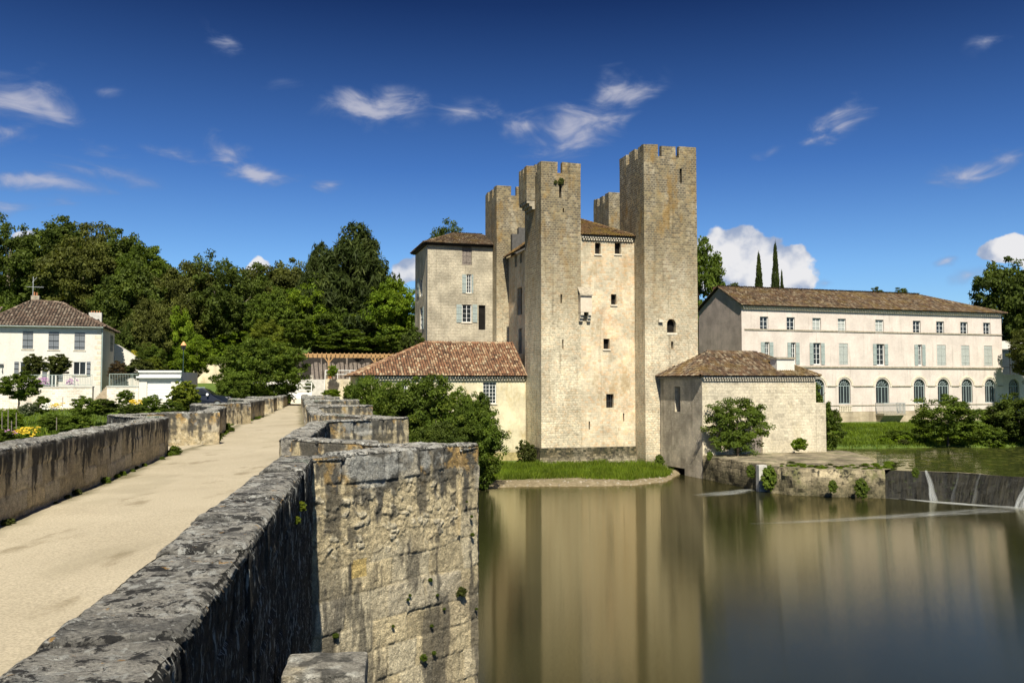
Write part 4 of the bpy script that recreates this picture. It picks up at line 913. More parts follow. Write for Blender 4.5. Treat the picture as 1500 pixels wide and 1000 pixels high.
# ------------------------------------------------------------------ roofed wing left of the mill (L1)
wing = thing('mill_wing', 'low cream rendered outbuilding with orange canal tile roof left of the mill', 'building', (-5, 80, 0))
W1 = Wall(rel(A0, -15.0, 4.7), TH); Lw = 15.0
ze1 = at(700, 550, 79.5)[2]; zr1 = at(700, 503, 84.5)[2]
hs = [W1.rect(707.5, 727, 559, 591), W1.rect(581, 597, 558, 574), W1.rect(641, 651, 558, 590)]
mb = MB(); W1.sheet(mb, 0, Lw-.02, 1.3, ze1, hs, .25); Wall(rel(A0, -15, 13.5), TH+R(270)).sheet(mb, 0, 8.8, .3, ze1); Wall(rel(A0, 0, 13.5), TH+R(180)).sheet(mb, 0, 15, .3, ze1)
wallw = mb.build('wall', M['cream'], wing)
mb = MB(); W1.sheet(mb, -.05, Lw-.1, -.4, 1.3, (), out=.06); W1.slab(mb, -.05, Lw-.1, 1.27, 1.3, 0, .06); mb.build('wall_base', M['yellow_base'], wing)
window(W1, wing, hs[0], .2, 4, 6, fr=.06, bar=.03, sill='trim'); window(W1, wing, hs[1], .2, 4, 3, sill='trim'); window(W1, wing, hs[2], .2, 2, 6, sill='trim')
def wp(a, s, z): p = rel(A0, a, s); return (p[0], p[1], z)
ef, eb = 4.7-.4, 13.9
roof(wing, [[wp(-15.5, ef, ze1), wp(-.02, ef, ze1), wp(-.02, 9.2, zr1), wp(-8.6, 9.2, zr1)], [wp(-15.5, eb, ze1), wp(-15.5, ef, ze1), wp(-8.6, 9.2, zr1)], [wp(-.02, eb, ze1), wp(-15.5, eb, ze1), wp(-8.6, 9.2, zr1), wp(-.02, 9.2, zr1)]],
     [(wp(-15.5, ef, ze1), wp(-8.6, 9.2, zr1)), (wp(-8.6, 9.2, zr1), wp(-.02, 9.2, zr1))], 'tile_orange', tile=.24, course=.38)
genoise(W1, wing, 0, Lw-.05, ze1-.08, .08, per=.26)

# ------------------------------------------------------------------ tall house behind (H)
tall = thing('tall_house', 'tall three storey ochre house with hipped brown roof rising behind the left towers', 'house', (-6, 93, 0))
O = at(625.5, 400, 91); WHs = Wall((O[0], O[1]), TH); wHh = 9.2; zeH = at(625, 356, 91)[2]; dH = 7.5
hh = [WHs.rect(677, 691, 361, 388), WHs.rect(683.5, 690.5, 402, 429), WHs.rect(677, 690.5, 446, 472), WHs.rect(701, 711, 447, 483)]
mb = MB(); WHs.sheet(mb, 0, wHh, 3, zeH, hh, .22)
Lh = Wall((WHs.P(0, 0, -dH)[0], WHs.P(0, 0, -dH)[1]), TH+R(270))
hl = [Lh.rect(614.7, 618.5, 408, 434), Lh.rect(615, 618.5, 450, 482)]
Lh.sheet(mb, 0, dH, 3, zeH, hl, .2); Wall(WHs.P(wHh, 0)[:2], TH+R(90)).sheet(mb, 0, dH, 3, zeH); Wall(WHs.P(wHh, 0, -dH)[:2], TH+R(180)).sheet(mb, 0, wHh, 3, zeH)
mb.build('wall', M['ochre'], tall)
shutter(WHs, tall, hh[0][0]+.02, (hh[0][0]+hh[0][1])/2-.01, hh[0][2]+.02, hh[0][3]-.02, 'old_wood', -.12, hinge=False); shutter(WHs, tall, (hh[0][0]+hh[0][1])/2+.01, hh[0][1]-.02, hh[0][2]+.02, hh[0][3]-.02, 'old_wood', -.12)
window(WHs, tall, hh[1], .15, 2, 5, sill='trim'); window(WHs, tall, hh[2], .15, 2, 4, sill='trim'); darkhole(WHs, tall, hh[3], .2, 'doorway')
for (x0, x1, y0, y1) in ((677, 683, 402, 429), (691, 693.3, 402, 429), (668.5, 676.5, 446, 472), (692, 699, 446, 472)): r_ = WHs.rect(x0, x1, y0, y1); shutter(WHs, tall, *r_)
for h in hl: window(Lh, tall, h, .15, 2, 4)
for (x0, x1, y0, y1) in ((611.5, 614.5, 408, 434), (619, 621, 450, 482)): r_ = Lh.rect(x0, x1, y0, y1); shutter(Lh, tall, *r_)
def tp(a, s, z): q = WHs.P(a, z, -s); return q
ov = .45; zrH = zeH+1.75
roof(tall, [[tp(-ov, -ov, zeH), tp(wHh+ov, -ov, zeH), tp(wHh+ov-3.0, dH/2, zrH), tp(3.6, dH/2, zrH)], [tp(-ov, dH+ov, zeH), tp(-ov, -ov, zeH), tp(3.6, dH/2, zrH)], [tp(wHh+ov, -ov, zeH), tp(wHh+ov, dH+ov, zeH), tp(wHh+ov-3, dH/2, zrH)], [tp(wHh+ov, dH+ov, zeH), tp(-ov, dH+ov, zeH), tp(3.6, dH/2, zrH), tp(wHh+ov-3, dH/2, zrH)]],
     [(tp(-ov, -ov, zeH), tp(3.6, dH/2, zrH)), (tp(3.6, dH/2, zrH), tp(wHh-2.5, dH/2, zrH))], 'tile_brown')
mb = MB(); WHs.slab(mb, 0, wHh, zeH-.2, zeH-.02, .0, .3); Lh.slab(mb, 0, dH, zeH-.2, zeH-.021, 0, .3); mb.build('eave_board', M['dark_wood'], tall)
mb = MB(); mb.tube([WHs.P(-.02, zeH-.3, .09), WHs.P(-.02, 8, .09)], .055); mb.build('drainpipe', M['iron_grey'], tall)
# ------------------------------------------------------------------ low stone building right of the tall tower (R1)
low = thing('low_stone_building', 'low pale ashlar building with weathered hipped tile roof right of the tallest tower', 'building', (20, 74, 0))
T1_ = R(20.2); R0 = (15.1, 70.6); WR = Wall(R0, T1_); wR = 11.0; dR = 6.6
zeR = at(1030, 550, 70.6)[2]; WRl = Wall(WR.P(0, 0, -dR)[:2], T1_+R(270))
doorR = WR.rect(1100, 1117, 618, 672)
hr = [WRl.rect(988.5, 996.5, 566, 603)]
mb = MB(); WR.sheet(mb, 0, wR, .8, zeR, [doorR], .3); WRl.sheet(mb, 0, dR, -.6, zeR, hr+[(*WRl.rect(978, 1003, 684, 690)[:2], -.35, WRl.rect(978, 1003, 684, 690)[3])], .6)
Wall(WR.P(wR, 0)[:2], T1_+R(90)).sheet(mb, 0, dR, .8, zeR)
lowwall = mb.build('wall', M['lowhouse'], low); lowwall.data.materials.append(M['rubble_render'])
for pl_ in lowwall.data.polygons:
    n = pl_.normal
    if n.x*WRl.N[0]+n.y*WRl.N[1] > .9: pl_.material_index = 1
darkhole(WRl, low, hr[0], .5, 'window'); darkhole(WRl, low, (*WRl.rect(978, 1003, 684, 690)[:2], -.35, WRl.rect(978, 1003, 684, 690)[3]), .58, 'culvert')
mb = MB(); WR.slab(mb, doorR[0], doorR[1], doorR[2], doorR[3], -.25, -.2); mb.build('door', M['old_wood'], low)
def lp(a, s, z): return WR.P(a, z, -s)
ov = .3; zrR = at(1085, 515, 74)[2]
roof(low, [[lp(-ov, -ov, zeR), lp(wR+ov, -ov, zeR), lp(7.6, dR/2, zrR), lp(2.6, dR/2, zrR)], [lp(-ov, dR+ov, zeR), lp(-ov, -ov, zeR), lp(2.6, dR/2, zrR)], [lp(wR+ov, -ov, zeR), lp(wR+ov, dR+ov, zeR), lp(7.6, dR/2, zrR)], [lp(wR+ov, dR+ov, zeR), lp(-ov, dR+ov, zeR), lp(2.6, dR/2, zrR), lp(7.6, dR/2, zrR)]],
     [(lp(-ov, -ov, zeR), lp(2.6, dR/2, zrR)), (lp(2.6, dR/2, zrR), lp(7.6, dR/2, zrR)), (lp(wR+ov, -ov, zeR), lp(7.6, dR/2, zrR))], 'tile_brown')
genoise(WR, low, 0, wR, zeR-.07, .03, rows=2)
genoise(WRl, low, 0, dR, zeR-.071, .08, rows=1, m='trim_dark')
c_ = at(1146, 541, 74.3); mb = MB(); mb.box((c_[0], c_[1], zeR+.1), (1.75, .9, c_[2]+.85-zeR-.1), T1_); mb.build('chimney', M['white_render'], low)
mb = MB(); mb.box((c_[0], c_[1], c_[2]+.853), (1.95, 1.1, .16), T1_); mb.build('chimney_cap', M['trim_dark'], low)
# buttress at its right end
mb = MB(); WR.slab(mb, wR+.02, wR+1.0, .8, at(1200, 590, 74)[2], -1.4, .0); 
buttress = mb.build('buttress', M['lowhouse'], low)

# ------------------------------------------------------------------ long pink mansion (LB)
man = thing('long_mansion', 'long three storey pinkish mansion with arched ground floor windows behind the mill pond', 'mansion', (45, 105, 3))
TL = math.atan2(.32, .947); WL = Wall((at(1086, 450, 100)[0], 100), TL)
wL = WL.hit(1467.5, 500)[0]; zeL = at(1086, 447, 100)[2]; dL = 9.3
zb_ = 2.6
att = [(1113.7, 1125.9), (1152.8, 1164.8), (1190.7, 1203), (1228, 1239.8), (1283, 1295), (1338, 1349.3), (1372.3, 1383.6), (1407.6, 1418.4), (1441.2, 1451.5)]
zA = (WL.hit(1232, 487)[1], WL.hit(1232, 466.7)[1]); z1f = (WL.hit(1290, 535)[1], WL.hit(1290, 503.7)[1]); zG = (WL.hit(1290, 591)[1], WL.hit(1290, 554.5)[1])
cen = [1120, 1159, 1197, 1236, 1291, 1345, 1380, 1415, 1448.5]
def aspan(x0, x1): return WL.hit(x0, 520)[0], WL.hit(x1, 520)[0]
holes = []; wins = []
for i, (x0, x1) in enumerate(att):
    h = (*aspan(x0, x1), zA[0], zA[1]); holes.append(h); wins.append(('att', h, i))
fl = [(1120.3, 1127), (1159, 1165.5), (1191.5, 1202.5), (1229, 1242), (1284, 1295.5), (1344.5, 1350.5), (1372.5, 1385.5), (1408, 1420), (1441.3, 1453.5)]
for i, (x0, x1) in enumerate(fl):
    h = (*aspan(x0, x1), z1f[0]+.05, z1f[1]); holes.append(h); wins.append(('fl', h, i))
ar = [(1111, 1128), (1150, 1167), (1188.5, 1207), (1227.5, 1245), (1282, 1301.5), (1337.5, 1354), (1372.5, 1389), (1407.5, 1423.5), (1441.5, 1456.5)]
for i, (x0, x1) in enumerate(ar):
    h = (*aspan(x0, x1), zG[0], zG[1], 'arch'); holes.append(h); wins.append(('ar', h, i))
mb = MB(); zs1 = WL.hit(1290, 602)[1]
WL.sheet(mb, 0, wL, zs1, zeL, holes, .28)
Wall(WL.P(wL, 0)[:2], TL+R(90)).sheet(mb, 0, dL, zb_, zeL); Wall(WL.P(wL, 0, -dL)[:2], TL+R(180)).sheet(mb, 0, wL, zb_, zeL)
mw = mb.build('wall', M['pink'], man)
mb = MB(); WL.sheet(mb, 0, wL, 1.5, zs1, (), out=.05); WL.slab(mb, 0, wL, zs1-.05, zs1, 0, .05); mb.build('wall_base', M['pinkbase'], man)
zrL = at(1058, 420, 104.4)[2]
mb = MB(); g0 = WL.P(0, zb_, -dL); 
mb.face([WL.P(0, zb_, -dL), WL.P(0, zb_), WL.P(0, zeL), WL.P(0, zrL-.15, -dL/2), WL.P(0, zeL, -dL)]); mb.build('gable_wall', M['pinkgable'], man)
for kind, h, i in wins:
    if kind == 'att':
        window(WL, man, h, .2, 2, 3 if i not in (2, 3, 4) else 3, gm='glass' if i not in (2, 3, 4) else 'closed_shutter', fr=.07, bar=.035)
    elif kind == 'fl':
        if i in (3, 6, 7, 8):
            mid = (h[0]+h[1])/2; shutter(WL, man, h[0]+.01, mid-.012, h[2]+.02, h[3]-.02, 'closed_shutter', -.05); shutter(WL, man, mid+.012, h[1]-.01, h[2]+.02, h[3]-.02, 'closed_shutter', -.05)
        else:
            window(WL, man, h, .2, 2 if i in (2, 4) else 2, 4, fr=.07, bar=.035)
            sw = .50; shutter(WL, man, h[0]-sw-.02, h[0]-.02, h[2], h[3], 'blue_shutter'); shutter(WL, man, h[1]+.02, h[1]+sw+.02, h[2], h[3], 'blue_shutter')
    else:
        o = window(WL, man, h, .22, 4, 1, fm='arch_frame', arch=True, fr=.09, bar=.05)
        mb = MB(); cx = (h[0]+h[1])/2; r = (h[1]-h[0])/2; cz = h[3]-r
        for k in range(14):
            t0, t1 = math.pi*k/14, math.pi*(k+1)/14
            for (ra, rb, oo) in ((r+.16, r+.40, .07),):
                p = [(cx+ra*math.cos(t0), cz+ra*math.sin(t0)), (cx+rb*math.cos(t0), cz+rb*math.sin(t0)), (cx+rb*math.cos(t1), cz+rb*math.sin(t1)), (cx+ra*math.cos(t1), cz+ra*math.sin(t1))]
                Fo = [WL.P(a, z, oo) for a, z in p]; Bo = [WL.P(a, z, .0) for a, z in p]; mb.face(Fo); [mb.face([Fo[j], Fo[(j+1) % 4], Bo[(j+1) % 4], Bo[j]]) for j in range(4)]
        mb.build('arch_moulding', M['trim'], man)
# flat raised surrounds round the upper windows
for kind, h, i in wins:
    if kind == 'ar': continue
    mb = MB()
    a0, a1, z0, z1 = h[:4]; b = .14
    WL.slab(mb, a0-b, a0-.003, z0, z1+b, -.01, .022); WL.slab(mb, a1+.003, a1+b, z0, z1+b, -.01, .022); WL.slab(mb, a0-.003, a1+.003, z1+.003, z1+b, -.01, .0221)
    mb.build('window_surround', M['pink'], man)
mb = MB()
for (yy, hh_, oo, m_) in ((485.5, .16, .09, 0), (536.7, .2, .13, 0), (592.5, .10, .06, 0)):
    z = WL.hit(1290, yy)[1]; WL.slab(mb, .35, wL, z-hh_, z, -.01, oo)
mb.build('string_course', M['trim_dark'], man)
mb = MB(); z = WL.hit(1290, 565)[1]; prev = .35
for kind, h, i in wins:
    if kind != 'ar': continue
    WL.slab(mb, prev, h[0]-.42, z-.10, z+.04, -.01, .09) if h[0]-.42 > prev else None; prev = h[1]+.42
WL.slab(mb, prev, wL, z-.10, z+.04, -.01, .09); mb.build('impost_band', M['trim_dark'], man)
# baluster panels
for (x0, x1) in ((1228, 1246), (1338, 1355), (1373, 1389)):
    a0, a1 = aspan(x0, x1); z0, z1 = WL.hit(1290, 602)[1], WL.hit(1290, 594)[1]; mb = MB()
    WL.slab(mb, a0, a1, z0+.03, z1-.03, .0, .012, mi=1)
    n = 7
    for k in range(n):
        a = a0+(k+.5)*(a1-a0)/n; WL.slab(mb, a-.06, a+.06, z0+.03, z1-.03, .012, .07)
    WL.slab(mb, a0-.05, a1+.05, z1-.03, z1+.03, 0, .09); WL.slab(mb, a0-.05, a1+.05, z0-.03, z0+.03, 0, .09)
    mb.build('balustrade_panel', [M['trim'], M['trim_dark']], man)
# balcony
a0, a1 = aspan(1280.5, 1312); zs = WL.hit(1296, 605.5, 1.2)[1]; zt = WL.hit(1296, 590, 1.2)[1]; mb = MB()
WL.slab(mb, a0, a1, zs-.22, zs, .0, 1.5)
p = [(0.06, zs-.22), (1.3, zs-.22), (.5, zs-1.1), (.06, zs-1.15)]
for (b0_, b1_) in ((a0+.1, a1-.1),):
    Lf_ = [WL.P(b0_, z, o_) for o_, z in p]; Rg = [WL.P(b1_, z, o_) for o_, z in p]; mb.face(Lf_); mb.face(Rg[::-1]); [mb.face([Lf_[k], Rg[k], Rg[(k+1) % 4], Lf_[(k+1) % 4]]) for k in range(4)]
bal = mb.build('balcony', M['trim_dark'], man); mb = MB()
WL.slab(mb, a0, a1, zt-.06, zt, 1.38, 1.46); WL.slab(mb, a0, a0+.05, zt-.06, zt, .0, 1.38); WL.slab(mb, a1-.05, a1, zt-.06, zt, .0, 1.38)
n = 26
for k in range(n+1): a = a0+.02+k*(a1-a0-.04)/n; WL.slab(mb, a-.014, a+.014, zs, zt-.06, 1.4, 1.43)
for k in range(12): o_ = .1+k*.11; WL.slab(mb, a0+.01, a0+.03, zs, zt-.06, o_, o_+.025); WL.slab(mb, a1-.03, a1-.01, zs, zt-.06, o_, o_+.025)
mb.build('balcony_railing', M['metal_rail'], bal)
genoise(WL, man, 0, wL, zeL-.07, .12, per=.34, rows=2)
def mp_(a, s, z): return WL.P(a, z, -s)
ov = .45; rx1 = WL.hit(1345, 430, -dL/2)[0]
roof(man, [[mp_(-.2, -ov, zeL), mp_(wL+.5, -ov, zeL), mp_(rx1, dL/2, zrL-.05), mp_(-.2, dL/2, zrL)], [mp_(wL+.5, -ov, zeL), mp_(wL+.5, dL+ov, zeL), mp_(rx1, dL/2, zrL-.05)], [mp_(wL+.5, dL+ov, zeL), mp_(-.2, dL+ov, zeL), mp_(-.2, dL/2, zrL), mp_(rx1, dL/2, zrL-.05)]],
     [(mp_(-.2, dL/2, zrL), mp_(rx1, dL/2, zrL-.05)), (mp_(wL+.5, -ov, zeL), mp_(rx1, dL/2, zrL-.05))], 'tile_brown', tile=.24, course=.4)
q = at(1050, 424, 107); mb = MB(); mb.box((q[0]+.3, q[1], zrL-1.9), (1.3, .8, 2.15), TL); mb.build('chimney', M['brick_red'], man)
q = at(1040, 440, 110); mb = MB()
# garden annex with a glazed upper storey at the far right
ann = thing('mansion_annex', 'lower annex with glazed veranda half hidden by trees at the mansion\'s right end', 'annex', (59, 113, 3))
WX = Wall(WL.P(wL+.03, 0, -.3)[:2], TL); zx = WL.hit(1490, 548)[1]; mb = MB(); a0, a1 = WX.hit(1477.5, 560)[0], WX.hit(1493, 560)[0]; hx = (a0, a1, zG[0], zG[1], 'arch')
hx2 = (a1+2.6, a1+4.2, zG[0], zG[1], 'arch'); WX.sheet(mb, 0, 14, zb_-1, zx, [hx, hx2], .28); Wall(WX.P(14, 0)[:2], TL+R(90)).sheet(mb, 0, 7, zb_, zx); mb.face([WX.P(0, zx, 0), WX.P(14, zx, 0), WX.P(14, zx, -7), WX.P(0, zx, -7)]); mb.build('wall', M['pink'], ann)
for h in (hx, hx2): window(WX, ann, h, .22, 4, 1, fm='arch_frame', arch=True, fr=.09, bar=.05)
mb = MB(); ztv = WL.hit(1490, 512)[1]
for k in range(10): WX.slab(mb, .4+k*1.4, .48+k*1.4, zx, ztv, -1.5, -1.42)
WX.slab(mb, .4, 13.2, ztv, ztv+.12, -1.6, -1.3); WX.slab(mb, .4, 13.2, zx+1.0, zx+1.06, -1.5, -1.42); mb.build('veranda_frame', M['iron_grey'], ann)
mb = MB(); WX.slab(mb, .41, 13.1, zx+.01, ztv-.01, -1.56, -1.51); mb.build('veranda_glass', M['glass'], ann)
mb = MB(); p = [WX.P(.2, ztv+.13, -1.2), WX.P(13.4, ztv+.13, -1.2), WX.P(13.4, ztv+1.5, -6.5), WX.P(.2, ztv+1.5, -6.5)]; mb.face(p); mb.face([(x, y, z-.08) for x, y, z in p[::-1]]); mb.build('roof', M['concrete'], ann)

# ------------------------------------------------------------------ terrace, weir, mill pond
terr = thing('river_terrace', 'mossy stone terrace wall stepping out from the low building into the river', 'terrace', (21, 64, 0))
ztr = 1.78
edge = [(15.12, 70.5), (17.15, 63.6), (17.35, 62.95)]; edge2 = [(17.75, 61.9), (18.95, 60.35), (21.5, 59.5), (24.6, 58.9)]
back = [(25.6, 60.2), (26.2, 64), (27.6, 69), (28.6, 75.5), (27, 79), (15.5, 79)]
def wob_wall(mb, pts, z0, z1, seed, nseg=.25, amp=.10):
    """rough vertical masonry along a polyline, with a wobbling top"""
    P = []; 
    for (a, b) in zip(pts[:-1], pts[1:]):
        L = math.hypot(b[0]-a[0], b[1]-a[1]); n = max(2, int(L/nseg)); P += [(a[0]+(b[0]-a[0])*k/n, a[1]+(b[1]-a[1])*k/n) for k in range(n)]
    P.append(pts[-1]); P = np.array(P); d = np.gradient(P, axis=0); d /= np.linalg.norm(d, axis=1)[:, None]; nr = np.stack([d[:, 1], -d[:, 0]], -1)
    nz = 10; zs = np.linspace(z0, z1, nz); G = np.zeros((len(P), nz, 3))
    for j, z in enumerate(zs):
        q = np.concatenate([P, np.full((len(P), 1), z)], 1); dd = (fbm(q+seed, 1.3, 4)-.5)*amp*3+(z1-z)*.05
        if j == nz-1: dd = dd-.05
        G[:, j, :2] = P+nr*dd[:, None]; G[:, j, 2] = z+((fbm(q+seed+9, .9, 3)-.5)*.16 if j == nz-1 else 0)
    u = np.concatenate([[0], np.cumsum(np.linalg.norm(np.diff(P, axis=0), axis=1))])
    for i in range(len(P)-1):
        for j in range(nz-1): mb.face([G[i, j], G[i+1, j], G[i+1, j+1], G[i, j+1]], [(u[i], zs[j]), (u[i+1], zs[j]), (u[i+1], zs[j+1]), (u[i], zs[j+1])])
    return G[:, -1]
mb = MB(); g1 = wob_wall(mb, edge, -.6, ztr+.05, 3); mr = MB(); g2 = wob_wall(mr, edge2, -.6, ztr+.05, 5, amp=.24, nseg=.16); mr.build('rock_wall', M['rock'], terr, smooth=True)
mb.face([(17.35, 62.95, -.5), (17.35+.9, 63.3, -.5), (18.25, 63.3, ztr), (17.35, 62.95, ztr)]); mb.face([(17.75, 61.9, -.5), (18.6, 62.3, -.5), (18.6, 62.3, ztr), (17.75, 61.9, ztr)][::-1]); mb.face([(18.25, 63.3, -.5), (18.6, 62.3, -.5), (18.6, 62.3, ztr), (18.25, 63.3, ztr)])
mb.build('retaining_wall', M['terrace'], terr)
M['terrace_top'] = stone_mat('terrace_slabs', (.31, .26, .175), (.25, .21, .14), (.22, .18, .11), 1.4, .9, ms=.02, bump=.6, big=.6, lich=1.3, lcol=(.07, .10, .02), rough_n=.4, blk=.45, fa=.25)
mb = MB(); cc = (21.5, 68)
loop = [tuple(p) for p in g1]+[(18.25, 63.3, ztr), (18.6, 62.3, ztr)]+[tuple(p) for p in g2]+[(x, y, ztr) for x, y in back]
for k in range(len(loop)):
    a, b = loop[k], loop[(k+1) % len(loop)]; mb.face([a, b, (cc[0], cc[1], ztr+.12)])
mb.build('terrace_top', M['terrace_top'], terr)
mb = MB()
for k in range(2): pass
mb.box((17.50, 62.62, -.3), (.62, .42, 2.12), .25); mb.build('sluice_post', M['concrete'], terr)
# weir
weir = thing('weir', 'dark wet sloping weir with thin falls of white water at the right', 'weir', (30, 55, 0))
wb = np.array([(24.3, 58.9), (27.8, 57.2), (31.2, 54.1), (38, 50.5), (50, 45), (64, 40)]); N_ = 220
tt = np.linspace(0, 1, N_); ll = np.concatenate([[0], np.cumsum(np.linalg.norm(np.diff(wb, axis=0), axis=1))]); ll /= ll[-1]
bx = np.interp(tt, ll, wb[:, 0]); by = np.interp(tt, ll, wb[:, 1]); d = np.gradient(np.stack([bx, by], -1), axis=0); d /= np.linalg.norm(d, axis=1)[:, None]; nb_ = np.stack([-d[:, 1], d[:, 0]], -1)
rows = 14; mb = MB(); G = np.zeros((N_, rows, 3))
for j in range(rows):
    q = j/(rows-1); off = 1.7*q; z = -.35+2.05*q**.8
    P = np.stack([bx+nb_[:, 0]*off, by+nb_[:, 1]*off, np.full(N_, z)], -1); dd = (fbm(P, 1.5, 4)-.5)*.55*(q < .98); G[:, j] = P; G[:, j, :2] -= nb_*dd[:, None]; G[:, j, 2] += (fbm(P+5, .8, 3)-.5)*.10
L_ = ll[-1]*0+50
for i in range(N_-1):
    for j in range(rows-1): mb.face([G[i, j], G[i+1, j], G[i+1, j+1], G[i, j+1]], [(tt[i]*46, j*.2), (tt[i+1]*46, j*.2), (tt[i+1]*46, j*.2+.2), (tt[i]*46, j*.2+.2)])
mb.build('weir_face', M['weir'], weir, smooth=True)
mb = MB()
for i in range(N_-1): a, b = G[i, -1], G[i+1, -1]; n0, n1 = nb_[i], nb_[i+1]; mb.face([a, b, (b[0]+n1[0]*.5, b[1]+n1[1]*.5, b[2]-.02), (a[0]+n0[0]*.5, a[1]+n0[1]*.5, a[2]-.02)])
mb.build('weir_crest', M['terrace_top'], weir)
def strip(name, pts, wd, par, st=1., nrm=None, fade=True):
    """white water ribbon: pts list xyz, finely divided, thinning out at both ends"""
    mb = MB(); u = 0; P0 = np.array(pts, float); k = len(P0); q = np.linspace(0, k-1, max(18, k)); W0 = np.array(wd if isinstance(wd, list) else [wd]*k, float)
    P = [Vector((np.interp(x, range(k), P0[:, 0]), np.interp(x, range(k), P0[:, 1]), np.interp(x, range(k), P0[:, 2]))) for x in q]; Wd = np.interp(q, range(k), W0)
    n = len(P)
    for i in range(n-1):
        L = (P[i+1]-P[i]).length
        def sd(k):
            d = (P[min(k+1, n-1)]-P[max(k-1, 0)]).normalized(); return d.cross(Vector(nrm or (0, 0, 1))).normalized()*Wd[k]/2
        a, b = sd(i), sd(i+1); f = math.sin(math.pi*(i+.5)/(n-1))**.7 if fade else 1
        mb.face([P[i]-a, P[i]+a, P[i+1]+b, P[i+1]-b], [(u+3, 0), (u+3, 1), (u+L+3, 1), (u+L+3, 0)], rn=st*f); u += L
    return mb.build(name, M['foam'], par)
def surf(px, py, z=0.):
    r = ray(px, py); t_ = (z-EYE)/r[2]; return (r[0]*t_, r[1]*t_)
# falls on the weir face
def fall(px, wd, st, slant=0.):
    x0, y0 = surf(px, 733 if px < 1450 else 742); i = int(np.argmin(np.hypot(bx-x0, by-y0))); n = max(2, int(wd/.10)); rf_ = random.Random(px); T = np.array([nb_[i][1], -nb_[i][0]])
    for k in range(n):
        q_ = (k+.5)/n-.5; ph = rf_.uniform(0, 6); pts = []; wds = []
        for j in range(rows-1, -1, -1):
            f = (rows-1-j)/(rows-1); o_ = q_*wd*(.25+.75*f)+slant*(f-1)+.03*math.sin(f*9+ph); x = bx[i]+nb_[i][0]*1.7*(1-f)+T[0]*o_; y = by[i]+nb_[i][1]*1.7*(1-f)+T[1]*o_
            pts.append((x-nb_[i][0]*.10, y-nb_[i][1]*.10, float(G[i, j][2])+.06+rf_.uniform(0, .02))); wds.append(rf_.uniform(.06, .12)+.16*f)
        strip('fall', pts, wds, weir, st*rf_.uniform(.45, 1.), nrm=(-nb_[i][0], -nb_[i][1], .4), fade=False)
fall(1369, .45, .8, .5); fall(1496, .7, .8, -.3); fall(1440, .2, .16); fall(1404, .25, .14); fall(1520, 1.2, 1.1)
foam = thing('river_foam', 'streaks of white foam drifting below the weir and the sluice', 'foam', (25, 52, 0)); foam['kind'] = 'stuff'
def foamline(pp, wd, st, z=.012):
    pts = [(*surf(x, y), z) for x, y in pp]; strip('foam_streak', pts, wd, foam, st)
foamline([(1290, 729), (1340, 732), (1370, 735), (1420, 739), (1470, 742), (1530, 748)], [.3, .8, 1.4, 1.2, 1.4, 2.0], 1.0)
foamline([(1540, 742), (1480, 746), (1430, 749), (1380, 752), (1320, 756), (1250, 760), (1180, 764), (1100, 767)], [3.2, 2.6, 2.4, 2., 1.6, 1.3, 1, .6], .38, .016)
foamline([(1118, 714.5), (1098, 717), (1075, 721), (1045, 724), (1020, 726)], [.7, 1.3, 2.1, 2.3, 1.6], .5, .014)
0 and foamline([(1500, 824), (1380, 816), (1250, 812), (1120, 811), (1000, 812)], [1.2, 1.3, 1.2, 1, .6], .16, .02)
0 and foamline([(1100, 770), (1010, 773), (950, 772), (880, 770)], [.8, 1, 1, .6], .14, .018)
# pond
mb = MB(); zc_ = 1.70
crest = [(float(G[i, -1][0]+nb_[i][0]*.0), float(G[i, -1][1]+nb_[i][1]*.0)) for i in range(0, N_, 8)]+[(float(G[-1, -1][0]), float(G[-1, -1][1]))]
poly = crest+[(200, 40), (200, 108), (60, 90), (24, 84), (24, 66), (25.2, 60.4)]
mb.face([(x, y, zc_) for x, y in poly]); struct(mb.build('pond_water', M['pool']))
# lily pads
k = 4200; lx = rng.uniform(24, 52, k); ly = rng.uniform(57, 84, k); okk = (fbm(np.stack([lx*.35, ly*.9, lx*0+2], -1), 1, 5, .65) > .49) & (ly > np.interp(lx, bx, by)+3.4) & (lx > np.interp(ly, [60, 64, 69, 76, 84], [26.2, 26.8, 28.4, 29, 27]))
lx, ly = lx[okk], ly[okk]; Vs = []; Fs = []
for i, (x, y) in enumerate(zip(lx, ly)):
    r = random.uniform(.09, .26); a0 = random.random()*6
    Vs += [(x+r*math.cos(a0+j*math.pi/3), y+r*math.sin(a0+j*math.pi/3), zc_+.006+(i % 7)*.001) for j in range(6)]; Fs.append([i*6+j for j in range(6)])
lo = raw_mesh('lily_pads', np.array(Vs), np.array(Fs), M['leaf_olive'], smooth=False, rnd=rng.random(len(Fs))); tag(lo, 'floating green lily pads scattered over the mill pond', 'lily pads', kind='stuff')

